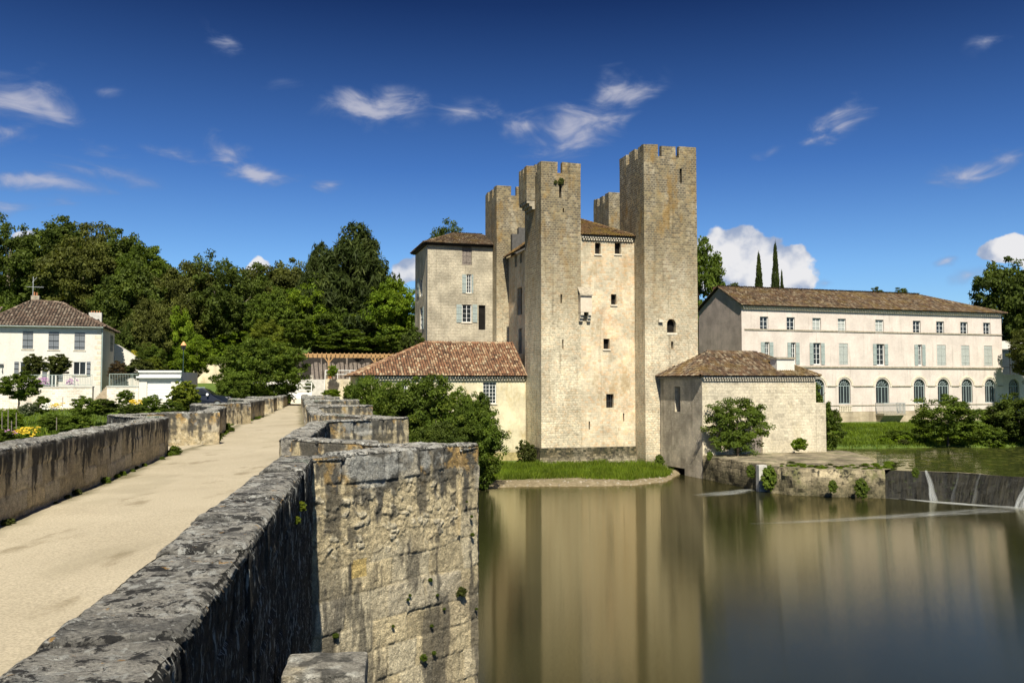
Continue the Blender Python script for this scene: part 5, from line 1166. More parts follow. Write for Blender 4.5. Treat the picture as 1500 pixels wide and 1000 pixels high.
# ------------------------------------------------------------------ foliage templates
def crown_mesh(name, seed, nclump, nleaf, leaf, cr, shape='round', asp=1.):
    g = np.random.default_rng(seed)
    if shape == 'column':
        zc = g.uniform(-1, 1, nclump); rad = (1-((zc+1)/2)**1.8)*.9+.08; th = g.uniform(0, 6.283, nclump); rr = rad*np.sqrt(g.uniform(.3, 1, nclump)); ctr = np.stack([rr*np.cos(th), rr*np.sin(th), zc], -1)
    elif shape == 'cone':
        zc = g.uniform(-1, .9, nclump); rad = (1-((zc+1)/2))**.75*.95+.05; th = g.uniform(0, 6.283, nclump); rr = rad*np.sqrt(g.uniform(.25, 1, nclump))*(.8+.35*np.sin(th*5+seed)); ctr = np.stack([rr*np.cos(th), rr*np.sin(th), zc], -1)
    else:
        v = g.normal(size=(nclump, 3)); v /= np.linalg.norm(v, axis=1)[:, None]; rr = g.uniform(.18, 1, nclump)**.5
        lump = .58+.78*fbm(v*1.35+seed*5.1, 1, 3, .6); ctr = v*(rr*lump)[:, None]
        if shape == 'airy':
            ctr = v*(g.uniform(.3, 1, nclump)**.6*(.5+.85*fbm(v*2+seed*3, 1, 2)))[:, None]
        if shape == 'yew': ctr = v*(g.uniform(.12, 1, nclump)**.5*(.74+.3*fbm(v*3+seed, 1, 2)))[:, None]; ctr[:, :2] *= (1.02-.42*np.clip(ctr[:, 2], -.2, 1))[:, None]
        if shape == 'dome': ctr[:, 2] = np.abs(ctr[:, 2])*1.6-.75
    ci = np.repeat(np.arange(nclump), nleaf); k = len(ci)
    crs = g.uniform(.6, 1.35, nclump)*cr
    d = g.normal(size=(k, 3)); d /= np.linalg.norm(d, axis=1)[:, None]; d *= (g.uniform(0, 1, k)**.5)[:, None]; d[:, 2] *= .62 if shape != 'column' else 1.6
    P = ctr[ci]+d*crs[ci][:, None]
    nrm = d*.8+g.normal(size=(k, 3))*.55+np.array([0, 0, .5]); nrm /= np.linalg.norm(nrm, axis=1)[:, None]
    a = np.cross(nrm, g.normal(size=(k, 3))); a /= np.linalg.norm(a, axis=1)[:, None]; b = np.cross(nrm, a); s = leaf*g.uniform(.6, 1.3, k)
    if shape in ('yew', 'column'): b = b*.5; a = a*1.3
    a = a*s[:, None]; b = b*s[:, None]*.62
    V = np.stack([P-a, P-b*.9+a*.1, P+a, P+b*.9+a*.1], 1).reshape(-1, 3); F_ = np.arange(k*4).reshape(-1, 4)
    me = bpy.data.meshes.new(name); me.vertices.add(len(V)); me.vertices.foreach_set('co', V.ravel()); me.loops.add(k*4); me.loops.foreach_set('vertex_index', F_.ravel().astype(np.int32)); me.polygons.add(k); me.polygons.foreach_set('loop_start', np.arange(k, dtype=np.int32)*4)
    cb = g.uniform(0, 1, nclump); at_ = me.attributes.new('rnd', 'FLOAT', 'FACE'); at_.data.foreach_set('value', np.clip(cb[ci]*.6+g.uniform(0, .4, k), 0, 1)); me.update(calc_edges=True)
    return me
CR = {}
for i in range(4): CR['big%d' % i] = crown_mesh('crown', 10+i, 300, 110, .036, .17)
for i in range(3): CR['airy%d' % i] = crown_mesh('crown', 20+i, 170, 105, .034, .17, 'airy')
for i in range(3): CR['bush%d' % i] = crown_mesh('crown', 30+i, 150, 75, .060, .20)
for i in range(2): CR['small%d' % i] = crown_mesh('crown', 40+i, 70, 34, .13, .30)
CR['yew1'] = crown_mesh('crown', 51, 620, 90, .044, .15, 'yew'); CR['col0'] = crown_mesh('crown', 60, 130, 60, .14, .13, 'column'); CR['dome0'] = crown_mesh('crown', 65, 110, 60, .07, .22, 'dome')
CR['dense0'] = crown_mesh('crown', 70, 480, 120, .028, .14); CR['dense1'] = crown_mesh('crown', 71, 480, 120, .028, .14)
CR['ball0'] = crown_mesh('crown', 75, 260, 50, .075, .14)
_mc = {}
def with_mat(key, m):
    if (key, m) not in _mc:
        me = CR[key].copy(); me.materials.clear(); me.materials.append(M[m]); _mc[(key, m)] = me
    return _mc[(key, m)]
_tk = {}
def trunk_mesh(seed, m, lean=.05, limbs=6):
    """unit height trunk from z=0 to 1"""
    k = (seed, m, limbs)
    if k in _tk: return _tk[k]
    rr = random.Random(seed); mb = MB(); pts = [(0, 0, -.05)]; x = y = 0
    for i in range(1, 7): x += rr.uniform(-lean, lean)*.4; y += rr.uniform(-lean, lean)*.4; pts.append((x, y, i/6))
    mb.tube(pts, [.034*(1-.75*i/6)+.003 for i in range(7)], 7)
    for i in range(limbs):
        q = pts[rr.randint(3, 5)]; a = rr.random()*6.28; l = rr.uniform(.08, .18); mid = (q[0]+math.cos(a)*l*.5, q[1]+math.sin(a)*l*.5, q[2]+l*.45); e = (q[0]+math.cos(a)*l, q[1]+math.sin(a)*l, q[2]+l*1.0)
        mb.tube([q, mid, e], [.014, .009, .003], 5)
    o = mb.build('trunk', M[m]); me = o.data; bpy.data.objects.remove(o); _tk[k] = me; return me
cnt = [0]
def tree(name, label, cat, cx, Y, ztop, zbot_crown, wid, key, lm, group=None, bark='bark', seed=0, trunk=True, base=None, depth=None, rot=None, limbs=6):
    """cx = X of the crown centre; crown spans zbot_crown..ztop, wid metres wide"""
    cnt[0] += 1; zb = gz(cx, Y) if base is None else base; zb = min(zb, zbot_crown+.3)
    o = thing(name, label, cat, (cx, Y, zb), group)
    if trunk:
        h = (zbot_crown*.35+ztop*.65)-zb; tm = trunk_mesh(seed % 4, bark, .05 if limbs else .01, limbs); c = link('trunk', tm, o); k = max(h, .4); c.scale = (k*1.0, k*1.0, k); c.rotation_euler = (0, 0, seed*1.7)
    c = link('crown', with_mat(key, lm), o); c.location = (0, 0, (ztop+zbot_crown)/2-zb); c.scale = (wid/2*1.06, (depth or wid)/2*1.06, (ztop-zbot_crown)/2*1.06); c.rotation_euler = (0, 0, (cnt[0]*2.4) if rot is None else rot)
    return o
def tpx(name, label, cat, x0, x1, y0, y1, Y, key, lm, group=None, **k):
    """by pixel extent at distance Y"""
    a = at(x0, y1, Y); b = at(x1, y0, Y); return tree(name, label, cat, (a[0]+b[0])/2, Y, b[2], a[2], b[0]-a[0], key, lm, group, **k)
# wood on the hill at the left
G_W = 'tall trees of the wood behind the white house'
woods = [(-25, 45, 322, 500, 112, 'airy0'), (-10, 60, 345, 520, 118, 'airy1'), (40, 130, 330, 520, 112, 'big0'), (95, 175, 320, 500, 120, 'airy2'), (75, 160, 350, 540, 108, 'big1'), (140, 215, 345, 520, 116, 'big2'), (175, 245, 358, 540, 110, 'big3'), (150, 235, 395, 540, 104, 'big0'),
 (205, 262, 400, 545, 106, 'airy1'), (248, 310, 378, 540, 112, 'airy2'), (285, 345, 375, 530, 112, 'airy0'), (255, 330, 400, 545, 118, 'big1'), (325, 385, 388, 530, 116, 'airy1'), (350, 410, 382, 520, 122, 'airy2'), (395, 450, 385, 500, 124, 'big2'), (310, 370, 420, 540, 125, 'big3'), (370, 440, 410, 520, 128, 'big0'), (-60, 20, 410, 540, 125, 'big2'), (20, 100, 370, 540, 128, 'big3'), (120, 200, 380, 545, 130, 'big1'), (215, 290, 395, 545, 132, 'big2'), (420, 480, 400, 520, 130, 'big1'), (-100, -30, 330, 560, 115, 'airy1'), (-150, -60, 340, 560, 118, 'big0')]
ORD = 'first second third fourth fifth sixth seventh eighth ninth tenth eleventh twelfth thirteenth fourteenth fifteenth sixteenth seventeenth'.split()
for i, (x0, x1, y0, y1, Y, key) in enumerate(woods):
    wl_lab = 'tall tree of the wood behind the white house, one among its like' if i > 16 else '%s tall tree from the left along the skyline of the wood' % ORD[sorted(range(17), key=lambda q: woods[q][0]+woods[q][1]).index(i)]
    xm = (x0+x1)/2; hw_ = max((x1-x0)/2+12, 46); x0, x1 = xm-hw_, xm+hw_; y1 = min(y1, y0+125)
    tpx('wood_tree', wl_lab, 'tree', x0, x1, y0, y1, Y, key, ('leaf_dark', 'leaf_mid', 'leaf_dark', 'leaf_wood', 'leaf_wood')[i % 5], G_W, bark='pale_bark', seed=i)
und = [(-20, 50, 440, 560, 100), (185, 250, 440, 560, 100), (230, 290, 455, 560, 103), (165, 215, 470, 560, 99), (300, 360, 430, 505, 114), (345, 400, 440, 515, 116), (20, 90, 460, 560, 106), (120, 190, 430, 560, 108), (270, 330, 420, 510, 114), (215, 270, 420, 560, 107), (80, 150, 440, 560, 110)]
und += [(x_-48, x_+48, y_, y_+(95 if x_ < 240 else 60), Y_) for x_, y_, Y_ in ((20, 400, 124), (90, 405, 122), (160, 410, 126), (230, 430, 124), (300, 440, 126), (360, 430, 130), (420, 430, 130), (60, 440, 114), (130, 450, 112), (-40, 420, 120), (250, 470, 113), (330, 480, 114))]
for i, (x0, x1, y0, y1, Y) in enumerate(und):
    tpx('understorey_tree', 'leafy lower tree at the wood edge, %s' % ('behind the white house' if x1 < 175 else 'above the garage and street lamp' if x0 < 270 else 'behind the big shrub by the bridge'), 'tree', x0, x1, y0, y1, Y, 'big%d' % (i % 4), ('leaf_mid', 'leaf_wood', 'leaf_light', 'leaf_dark')[i % 4], 'lower trees along the wood edge', seed=i)
tpx('yew_tree', 'huge very dark green conifer towering over the slope left of the tall house', 'tree', 452, 586, 332, 560, 108, 'yew1', 'leaf_yew', seed=2, depth=12)
tpx('yew_tree', 'smaller dark conifer crown leaning from the left flank of the huge one', 'tree', 432, 505, 358, 520, 107, 'yew1', 'leaf_yew', seed=3)
mids = [(530, 612, 410, 508, 105, 'big1', 'leaf_light', 'bright yellow green broadleaf tree just left of the tall house'),
 (362, 432, 425, 510, 103, 'big2', 'leaf_mid', 'rounded mid green tree left of the bright domed one on the slope'),
 (420, 500, 412, 505, 106, 'big0', 'leaf_light', 'broad light green tree below the left side of the dark conifer'),
 (455, 545, 440, 517, 106, 'big3', 'leaf_mid', 'spreading green tree above the pergola, under the conifer'),
 (385, 465, 455, 517, 104, 'big1', 'leaf_mid', 'low green tree over the left end of the pergola'),
 (465, 560, 485, 519, 104.5, 'bush1', 'leaf_mid', 'wide bush right behind the middle of the pergola roof'),
 (545, 615, 480, 519, 104, 'bush2', 'leaf_mid', 'bush between the pergola and the foot of the tall house'),
 (585, 622, 485, 530, 92, 'bush0', 'leaf_dark', 'dark bush against the left foot of the tall house'),
 (365, 420, 470, 525, 100, 'big2', 'leaf_bright', 'sunlit yellow green tree behind the big dark shrub')]
for i, (x0, x1, y0, y1, Y, k_, lm, lb) in enumerate(mids): tpx('slope_tree', lb, 'tree', x0, x1, y0, y1, Y, k_, lm, seed=i)
tpx('tree', 'distant tree crown showing over the tall house roof', 'tree', 618, 690, 328, 420, 120, 'airy0', 'leaf_dark', seed=1)
tpx('tree', 'leafy bright crown tucked between the tallest tower and the mansion gable', 'tree', 985, 1068, 366, 520, 122, 'big0', 'leaf_mid', seed=2)
tpx('cypress', 'shorter left cypress of the pair above the mansion roof', 'cypress', 1105, 1119, 381, 460, 150, 'col0', 'leaf_yew', limbs=0, seed=1)
tpx('cypress', 'tallest cypress standing above the mansion roof', 'cypress', 1129, 1143, 369, 460, 148, 'col0', 'leaf_yew', limbs=0, seed=2)
tpx('cypress', 'smallest cypress close to the right of the tallest one', 'cypress', 1142, 1149, 404, 460, 152, 'col0', 'leaf_yew', limbs=0, seed=3)
tpx('pine_tree', 'small flat topped tree crown left of its twin above the mansion ridge', 'tree', 1272, 1294, 419, 440, 160, 'dome0', 'leaf_dark', limbs=0, seed=1)
tpx('pine_tree', 'wider flat topped tree crown, right one above the mansion ridge', 'tree', 1300, 1338, 420, 445, 165, 'dome0', 'leaf_dark', limbs=0, seed=2)
tpx('tree', 'small dark crown behind the mansion chimney', 'tree', 1066, 1085, 414, 440, 150, 'big1', 'leaf_dark', limbs=0, seed=1)
rts = [(1422, 1520, 385, 520, 128, 'big2', 'leaf_dark', 'dark tree towering behind the right end of the mansion'), (1480, 1600, 375, 560, 122, 'big3', 'leaf_dark', 'dark tree at the right picture edge behind the annex'), (1484, 1560, 478, 556, 108, 'big1', 'leaf_olive', 'olive green tree hanging in front of the glazed annex')]
for i, (x0, x1, y0, y1, Y, k_, lm, lb) in enumerate(rts): tpx('tree', lb, 'tree', x0, x1, y0, y1, Y, k_, lm, seed=i)
# bushes on the pond bank
bb = [(1335, 1440, 580, 652, 82, 'airy1', 'leaf_mid', 'large loose green bush on the pond bank before the mansion'), (1440, 1545, 580, 652, 84, 'big2', 'leaf_dark', 'dense rounded bush at the right end of the pond bank'), (1430, 1470, 622, 655, 82, 'bush1', 'leaf_mid', 'low bush filling between the two large bank bushes'), (1193, 1232, 597, 662, 76.5, 'bush0', 'leaf_mid', 'upright bush against the right corner of the low stone building'), (1182, 1204, 560, 602, 77.5, 'small0', 'leaf_mid', 'leafy sprig growing on top of the buttress'),
 (1540, 1680, 560, 650, 86, 'big0', 'leaf_dark', 'dark bush beyond the right picture edge on the bank')]
for i, (x0, x1, y0, y1, Y, k_, lm, lb) in enumerate(bb): tpx('bush', lb, 'bush', x0, x1, y0, y1, Y, k_, lm, seed=i, base=1.6)
tpx('fig_tree', 'bushy broad leaved fig growing against the pale wall on the terrace', 'tree', 1033, 1127, 578, 668, 69.8, 'airy2', 'leaf_mid', seed=5, base=1.7, depth=3)
tpx('bush', 'small bright weed clump at the foot of the pale ashlar wall', 'bush', 1160, 1182, 641, 660, 72.2, 'small1', 'leaf_light', seed=1, base=1.75, trunk=False)
tpx('bush', 'brownish tangle of brambles at the left foot of the mill plinth', 'bush', 752, 792, 644, 690, 77.4, 'bush1', 'leaf_olive', seed=1, trunk=False, base=.2, depth=1.6)
for i in range(30):
    x = rng.uniform(28, 60); y = float(interp(x, [24, 30, 60], [79, 80.5, 83]))+rng.uniform(-.5, 4.5); s_ = rng.uniform(.5, 1.3); tree('bank_weed', 'clump of rough weeds on the grass bank of the mill pond', 'weed', float(x), y, gz(x, y)+s_*.8, gz(x, y)-.1, s_*1.7, 'small%d' % (i % 2), ('leaf_light', 'leaf_mid', 'leaf_olive')[i % 3], 'weeds on the pond bank', trunk=False)
# large willow bushes between the bridge and the wing
wl_ = [(540, 640, 560, 690, 64.5, 'dense1', 'leaf_mid', 'rounded willow bush between the bridge side one and the broad middle one'), (655, 722, 572, 690, 64, 'dense0', 'leaf_mid', 'upright willow growth right under the small paned wing window'), (495, 590, 548, 680, 66, 'dense0', 'leaf_mid', 'leafy willow bush nearest the bridge, before the wing wall'), (570, 690, 552, 700, 65, 'dense1', 'leaf_mid', 'broad willow bush in the middle before the cream wing'), (635, 736, 590, 722, 63.5, 'dense0', 'leaf_mid', 'willow bush hanging over the water beside the bridge pier'), (600, 700, 620, 722, 61.5, 'dense1', 'leaf_dark', 'dark lower willow growth at the waterline behind the pier')]
for i, (x0, x1, y0, y1, Y, k_, lm, lb) in enumerate(wl_): tpx('willow_bush', lb, 'bush', x0, x1, y0, y1, Y, k_, lm, seed=i, base=.1)
# ------------------------------------------------------------------ grass
def grass(name, label, n, fx, h, wd, m='grass', par=None):
    x, y = fx(n); n = len(x); z = hgt(x, y); hh = h*rng.uniform(.45, 1.2, n)*(.35+1.3*fbm(np.stack([x*.9, y*.9, x*0], -1), 1, 3)); a = rng.uniform(0, 6.28, n); lx = rng.normal(0, .35, n)*hh; ly = rng.normal(0, .35, n)*hh
    dx, dy = np.cos(a)*wd, np.sin(a)*wd
    V = np.stack([np.stack([x-dx, y-dy, z-.05], -1), np.stack([x+dx, y+dy, z-.05], -1), np.stack([x+lx+dx*.3, y+ly+dy*.3, z+hh], -1), np.stack([x+lx-dx*.3, y+ly-dy*.3, z+hh], -1)], 1).reshape(-1, 3)
    o = raw_mesh(name, V, np.arange(n*4).reshape(-1, 4), M[m], smooth=False, rnd=rng.random(n)); tag(o, label, 'grass', kind='stuff'); return o
def f1(n):
    x = rng.uniform(-4, 13, n); y = rng.uniform(63, 77, n); yb = interp(x, [-4, 3, 9, 12, 14], [67.2, 68.6, 67.6, 69.6, 75]); ok = (y > yb+(fbm(np.stack([x*.8, y*0, x*0], -1), 1, 2)-.5)*1.4) & (hgt(x, y) > -.05); return x[ok], y[ok]
grass('river_grass', 'lush green grass strip at the foot of the mill walls', 42000, f1, .34, .022)
def f2(n):
    x = rng.uniform(26, 62, n); y = rng.uniform(78, 100, n); ok = hgt(x, y) > 1.72; return x[ok], y[ok]
grass('bank_grass', 'green grass bank between the pond and the mansion', 52000, f2, .26, .035)
def f3(n):
    x = rng.uniform(-62, -12, n); y = rng.uniform(38, 78, n); ok = (hgt(x, y) > 3.0) & (x < Lx(y)-1.2); return x[ok], y[ok]
grass('garden_grass', 'rough green garden grass left of the bridge', 60000, f3, .22, .03)
mb = MB()
for i in range(150):
    x = rng.uniform(-5, 13); y0_ = float(interp(x, [-9, -3, 3, 9, 12, 14.5], [60.5, 63.5, 65.5, 66, 68.5, 76])); y = y0_+rng.uniform(-1.3, 2.4); z = gz(x, y)
    if z > -.08: q_ = rng.uniform(.04, .17); mb.box((x, y, z-.03), (q_*rng.uniform(.8, 1.7), q_, q_*rng.uniform(.35, .8)), rng.uniform(0, 3), top=.6)
tag(mb.build('shore_stones', M['trim_dark']), 'scattered stones along the sandy shore under the mill grass', 'stones', kind='stuff')
# ------------------------------------------------------------------ left bank: houses, street, garden
TH2 = R(17.3)
hw = thing('white_house', 'white two storey house with slate grey shutters and hipped tile roof at the left', 'house', (-42, 82, 5.9))
WC = at(148.5, 500, 80); wWd = 9.4
Wf = Wall((WC[0]-math.cos(TH2)*wWd, WC[1]-math.sin(TH2)*wWd), TH2); zf = at(150, 567, 80)[2]; zeW = at(150, 479, 80)[2]; dW = 9
up = [(33, 48.5, 485, 511), (71, 86.5, 486, 512), (109, 124.5, 487, 512.5)]
upr = [Wf.rect(*u) for u in up]; gw = [Wf.rect(29, 46, 530, 550), Wf.rect(71, 82, 533, 563), Wf.rect(107, 126, 530, 549)]
gw[1] = (gw[1][0], gw[1][1], zf+.02, gw[1][3])
mb = MB(); Wf.sheet(mb, 0, wWd, zf-2.2, zeW, upr+gw, .15)
Wr = Wall(Wf.P(wWd, 0)[:2], TH2+R(90)); hR = [Wr.rect(161.5, 165.5, 491, 515)]; Wr.sheet(mb, 0, dW, zf-2.2, zeW, hR, .15)
Wall(Wf.P(0, 0, -dW)[:2], TH2+R(270)).sheet(mb, 0, dW, zf-2, zeW); Wall(Wf.P(wWd, 0, -dW)[:2], TH2+R(180)).sheet(mb, 0, wWd, zf-2, zeW)
mb.build('wall', M['white_render'], hw)
for r_ in upr+hR:
    W_ = Wf if r_ in upr else Wr; mid = (r_[0]+r_[1])/2; shutter(W_, hw, r_[0]+.01, mid-.01, r_[2]+.01, r_[3]-.01, 'grey_shutter', -.03, hinge=True); shutter(W_, hw, mid+.01, r_[1]-.01, r_[2]+.01, r_[3]-.01, 'grey_shutter', -.03, hinge=True)
window(Wf, hw, gw[0], .1, 2, 1, sill='trim'); window(Wf, hw, gw[2], .1, 2, 1, sill='trim'); window(Wf, hw, gw[1], .1, 2, 1, name='glazed_door')
for (x0, x1) in ((21, 27.5), (127, 132.5), (62, 69), (84, 92)): shutter(Wf, hw, *Wf.rect(x0, x1, 529.5, 550.5 if x0 in (21, 127) else 558), 'grey_shutter', .02, hinge=True)
mb = MB()
for r_ in upr+[gw[0], gw[2]]: Wf.slab(mb, r_[0]-.1, r_[1]+.1, r_[2]-.1, r_[2]-.003, -.05, .05)
mb.build('sill', M['trim'], hw)
mb = MB()
for k in range(11): z = zf+.2+k*.46; Wf.slab(mb, wWd-(.55 if k % 2 else .35), wWd-.002, z, z+.30, -.01, .012)
mb.build('quoins', M['trim'], hw)
mb = MB(); mb.tube([Wf.P(wWd+.08, zeW-.1, .06), Wf.P(wWd+.08, zf-1, .06)], .06); mb.tube([Wf.P(-.2, zeW-.06, .42), Wf.P(wWd+.2, zeW-.06, .42)], .06); mb.build('drainpipe', M['gutter'], hw)
def hpx(a, s, z): return Wf.P(a, z, -s)
ov = .4; zrW = at(70, 443, 84)[2]
roof(hw, [[hpx(-ov, -ov, zeW), hpx(wWd+ov, -ov, zeW), hpx(5.3, dW/2, zrW-.1), hpx(2.8, dW/2, zrW)], [hpx(-ov, dW+ov, zeW), hpx(-ov, -ov, zeW), hpx(2.8, dW/2, zrW)], [hpx(wWd+ov, -ov, zeW), hpx(wWd+ov, dW+ov, zeW), hpx(5.3, dW/2, zrW-.1)], [hpx(wWd+ov, dW+ov, zeW), hpx(-ov, dW+ov, zeW), hpx(2.8, dW/2, zrW), hpx(5.3, dW/2, zrW-.1)]],
     [(hpx(-ov, -ov, zeW), hpx(2.8, dW/2, zrW)), (hpx(wWd+ov, -ov, zeW), hpx(5.3, dW/2, zrW-.1)), (hpx(2.8, dW/2, zrW), hpx(5.3, dW/2, zrW-.1))], 'tile_grey', tile=.26, course=.4)
q = at(52, 444, 83.5); mb = MB(); mb.box((q[0], q[1], zrW-1), (.7, .5, 1.6), TH2); c1 = mb.build('chimney', M['trim_dark'], hw); mb = MB(); mb.tube([(q[0]-.12, q[1], zrW+.6), (q[0]-.12, q[1], zrW+.95)], .07); mb.tube([(q[0]+.12, q[1], zrW+.6), (q[0]+.12, q[1], zrW+.9)], .07); mb.build('chimney_pot', M['terracotta'], c1)
q = at(140, 468, 87); mb = MB(); mb.box((q[0], q[1], zeW), (1.15, .6, at(140, 458, 87)[2]-zeW), TH2); c1 = mb.build('chimney', M['concrete'], hw); mb = MB()
for k in range(4): mb.tube([(q[0]-.4+k*.26, q[1], at(140, 458, 87)[2]), (q[0]-.4+k*.26, q[1], at(140, 455.3, 87)[2])], .06)
mb.build('chimney_pot', M['terracotta'], c1)
q = at(48, 440, 83.5); mb = MB(); zt = at(48, 410, 83.5)[2]; mb.tube([(q[0], q[1], zrW-.3), (q[0], q[1], zt+.3)], .03)
mb.tube([(q[0]-.6, q[1], at(48, 420, 83.5)[2]), (q[0]+1.0, q[1], at(48, 421, 83.5)[2])], .018)
for k in range(6): mb.tube([(q[0]-.5+k*.28, q[1]-.25, at(48, 420, 83.5)[2]), (q[0]-.5+k*.28, q[1]+.25, at(48, 420, 83.5)[2])], .012, 4)
mb.tube([(q[0]-.1, q[1], at(48, 414, 83.5)[2]), (q[0]+.35, q[1], zt+.25)], .02); mb.build('antenna', M['metal_rail'], hw)
# lean-to behind
mb = MB(); Wb = Wall(Wf.P(wWd, 0, -dW-.02)[:2], TH2); q0 = zf-1.5
mb.face([Wb.P(0, q0), Wb.P(3.4, q0), Wb.P(3.4, zf+2.1), Wb.P(0, zf+4.3)]); mb.face([Wb.P(0, zf+4.3), Wb.P(3.4, zf+2.1), Wb.P(3.4, zf+2.1, -4), Wb.P(0, zf+4.3, -4)]); mb.face([Wb.P(3.4, q0), Wb.P(3.4, q0, -4), Wb.P(3.4, zf+2.1, -4), Wb.P(3.4, zf+2.1)]); mb.build('lean_to', M['white_render'], hw)
# neighbour at the far left
nb = thing('beige_house', 'beige house with grey roof cut off by the left picture edge', 'house', (-52, 79, 5.9))
Wn = Wall((Wf.P(-12.02, 0, -.35)[0], Wf.P(-12.02, 0, -.35)[1]), TH2); zn = at(8, 478, 78)[2]; hn = [Wn.rect(-4, 5, 485, 511)]
mb = MB(); Wn.sheet(mb, 0, 12, zf-2.2, zn, hn, .15); Wall(Wn.P(12, 0)[:2], TH2+R(90)).sheet(mb, 0, .4, zf-2, zn); mb.build('wall', M['beige'], nb); window(Wn, nb, hn[0], .1, 2, 2, gm='white_paint', sill='trim')
roof(nb, [[Wn.P(-.4, zn, .4), Wn.P(12.3, zn, .4), Wn.P(12.3, zn+1.9, -4.5), Wn.P(-.4, zn+1.9, -4.5)]], [(Wn.P(-.4, zn+1.9, -4.5), Wn.P(12.3, zn+1.9, -4.5))], 'tile_grey', tile=.26, course=.4)
q = at(5, 540, 77); mb = MB(); Wn.slab(mb, *Wn.rect(-1, 5.5, 533, 536, .3)[:2], Wn.rect(-1, 5, 533, 536)[2], Wn.rect(-1, 5, 533, 536)[3], 0, .5); a_, z_ = Wn.hit(4, 540, .3); mb.tube([Wn.P(a_, z_-.1, 0), Wn.P(a_, z_+.15, .3), Wn.P(a_, z_-.3, .45)], .05); mb.build('wall_lantern', M['iron_grey'], nb)
# retaining wall, stairs, garage
ang = TH2-R(6)
gwall = thing('garden_wall', 'pale rubble garden wall with metal railing below the white house', 'wall', (-45, 75, 5.6))
YW = 74.5; Wg = Wall(at(-60, 580, YW-2.0)[:2], R(4.0)); zt_ = Wg.hit(90, 567)[1]; zb0 = Wg.hit(90, 588)[1]-.6
a0, a1 = 0, Wg.hit(135, 575)[0]; mb = MB(); Wg.slab(mb, a0, a1, zb0, zt_, -.35, 0); mb.build('wall', M['garden_wall'], gwall)
mb = MB(); Wg.slab(mb, a0, a1+.03, zt_, zt_+.08, -.4, .05); mb.build('coping', M['concrete'], gwall)
def railing(Wx, a0, a1, z0, h, par, m='metal_rail', step=.13):
    mb = MB(); Wx.slab(mb, a0, a1, z0+h-.05, z0+h, -.2, -.15); Wx.slab(mb, a0, a1, z0+.08, z0+.12, -.2, -.15)
    for k in range(int((a1-a0)/step)+1):
        a = a0+k*step; w_ = .05 if k % 14 == 0 else .018; Wx.slab(mb, a, a+w_, z0 if k % 14 == 0 else z0+.12, z0+h-.05, -.19, -.19+w_*.8)
    return mb.build('railing', M[m], par)
railing(Wg, Wg.hit(40, 560)[0], a1-.1, zt_+.08, .95, gwall, 'gutter')
gw2 = thing('garden_wall', 'pale rubble wall with railing between the stairs and the garage', 'wall', (-34, 76, 5.6))
b0, b1 = Wg.hit(156.5, 575)[0], Wg.hit(203, 575)[0]; mb = MB(); Wg.slab(mb, b0, b1, zb0, zt_+.02, -.35, 0); mb.build('wall', M['garden_wall'], gw2); railing(Wg, b0+.1, b1-.1, zt_+.02, 1.1, gw2, 'gutter')
mb = MB(); Wg.slab(mb, b0-.03, b1, zt_+.02, zt_+.1, -.4, .05); mb.build('coping', M['concrete'], gw2)
stairs = thing('stone_stairs', 'worn stone steps rising to the white house between the garden walls', 'stairs', (-36, 75, 5.6))
n = 8
for k in range(n): mb = MB(); Wg.slab(mb, a1+.05, b0-.05, zb0+.3, zb0+.7+(zt_-zb0-.7)*(k+1)/n, -.32*(k+1)-.3, -.32*k-.3); mb.build('step', M['step'], stairs)
gar = thing('garage', 'small white flat roofed garage with a white door and stepped cornice', 'garage', (-31, 77, 5.6))
g0, g1 = b1+.02, Wg.hit(264.5, 560)[0]; ztg = Wg.hit(235, 544)[1]; mb = MB(); hd = (*Wg.rect(215, 250.5, 558.5, 584)[:2], Wg.hit(235, 584.5)[1], Wg.hit(235, 558.5)[1])
Wg.sheet(mb, g0, g1, zb0, ztg-.05, [hd], .2); Wall(Wg.P(g1, 0)[:2], Wg.ang+R(90)).sheet(mb, 0, 5, zb0, ztg-.05); Wall(Wg.P(g0, 0, -5)[:2], Wg.ang+R(270)).sheet(mb, 0, 4.5, zb0, ztg-.05); mb.face([Wg.P(g0, ztg-.06), Wg.P(g1, ztg-.06), Wg.P(g1, ztg-.06, -5), Wg.P(g0, ztg-.06, -5)]); mb.build('wall', M['white_render'], gar)
mb = MB(); n = 6
for k in range(n): z = hd[2]+(hd[3]-hd[2])*k/n; Wg.slab(mb, hd[0]+.01, hd[1]-.01, z+.008, hd[2]+(hd[3]-hd[2])*(k+1)/n-.008, -.16, -.1)
mb.build('garage_door', M['white_paint'], gar)
mb = MB(); zc1 = Wg.hit(235, 552)[1]; Wg.slab(mb, g0-.15, g1+.1, zc1-.08, zc1+.07, 0, .28); Wg.slab(mb, g0, g1+.1, ztg-.42, ztg-.36, 0, .1); Wg.slab(mb, g0-.05, g1+.12, ztg-.06, ztg+.08, 0, .16); mb.build('cornice', M['white_paint'], gar)
mb = MB(); mb.tube([Wg.P(g1+.05, ztg, .06), Wg.P(g1+.05, zb0+.5, .06)], .05); mb.build('drainpipe', M['gutter'], gar)
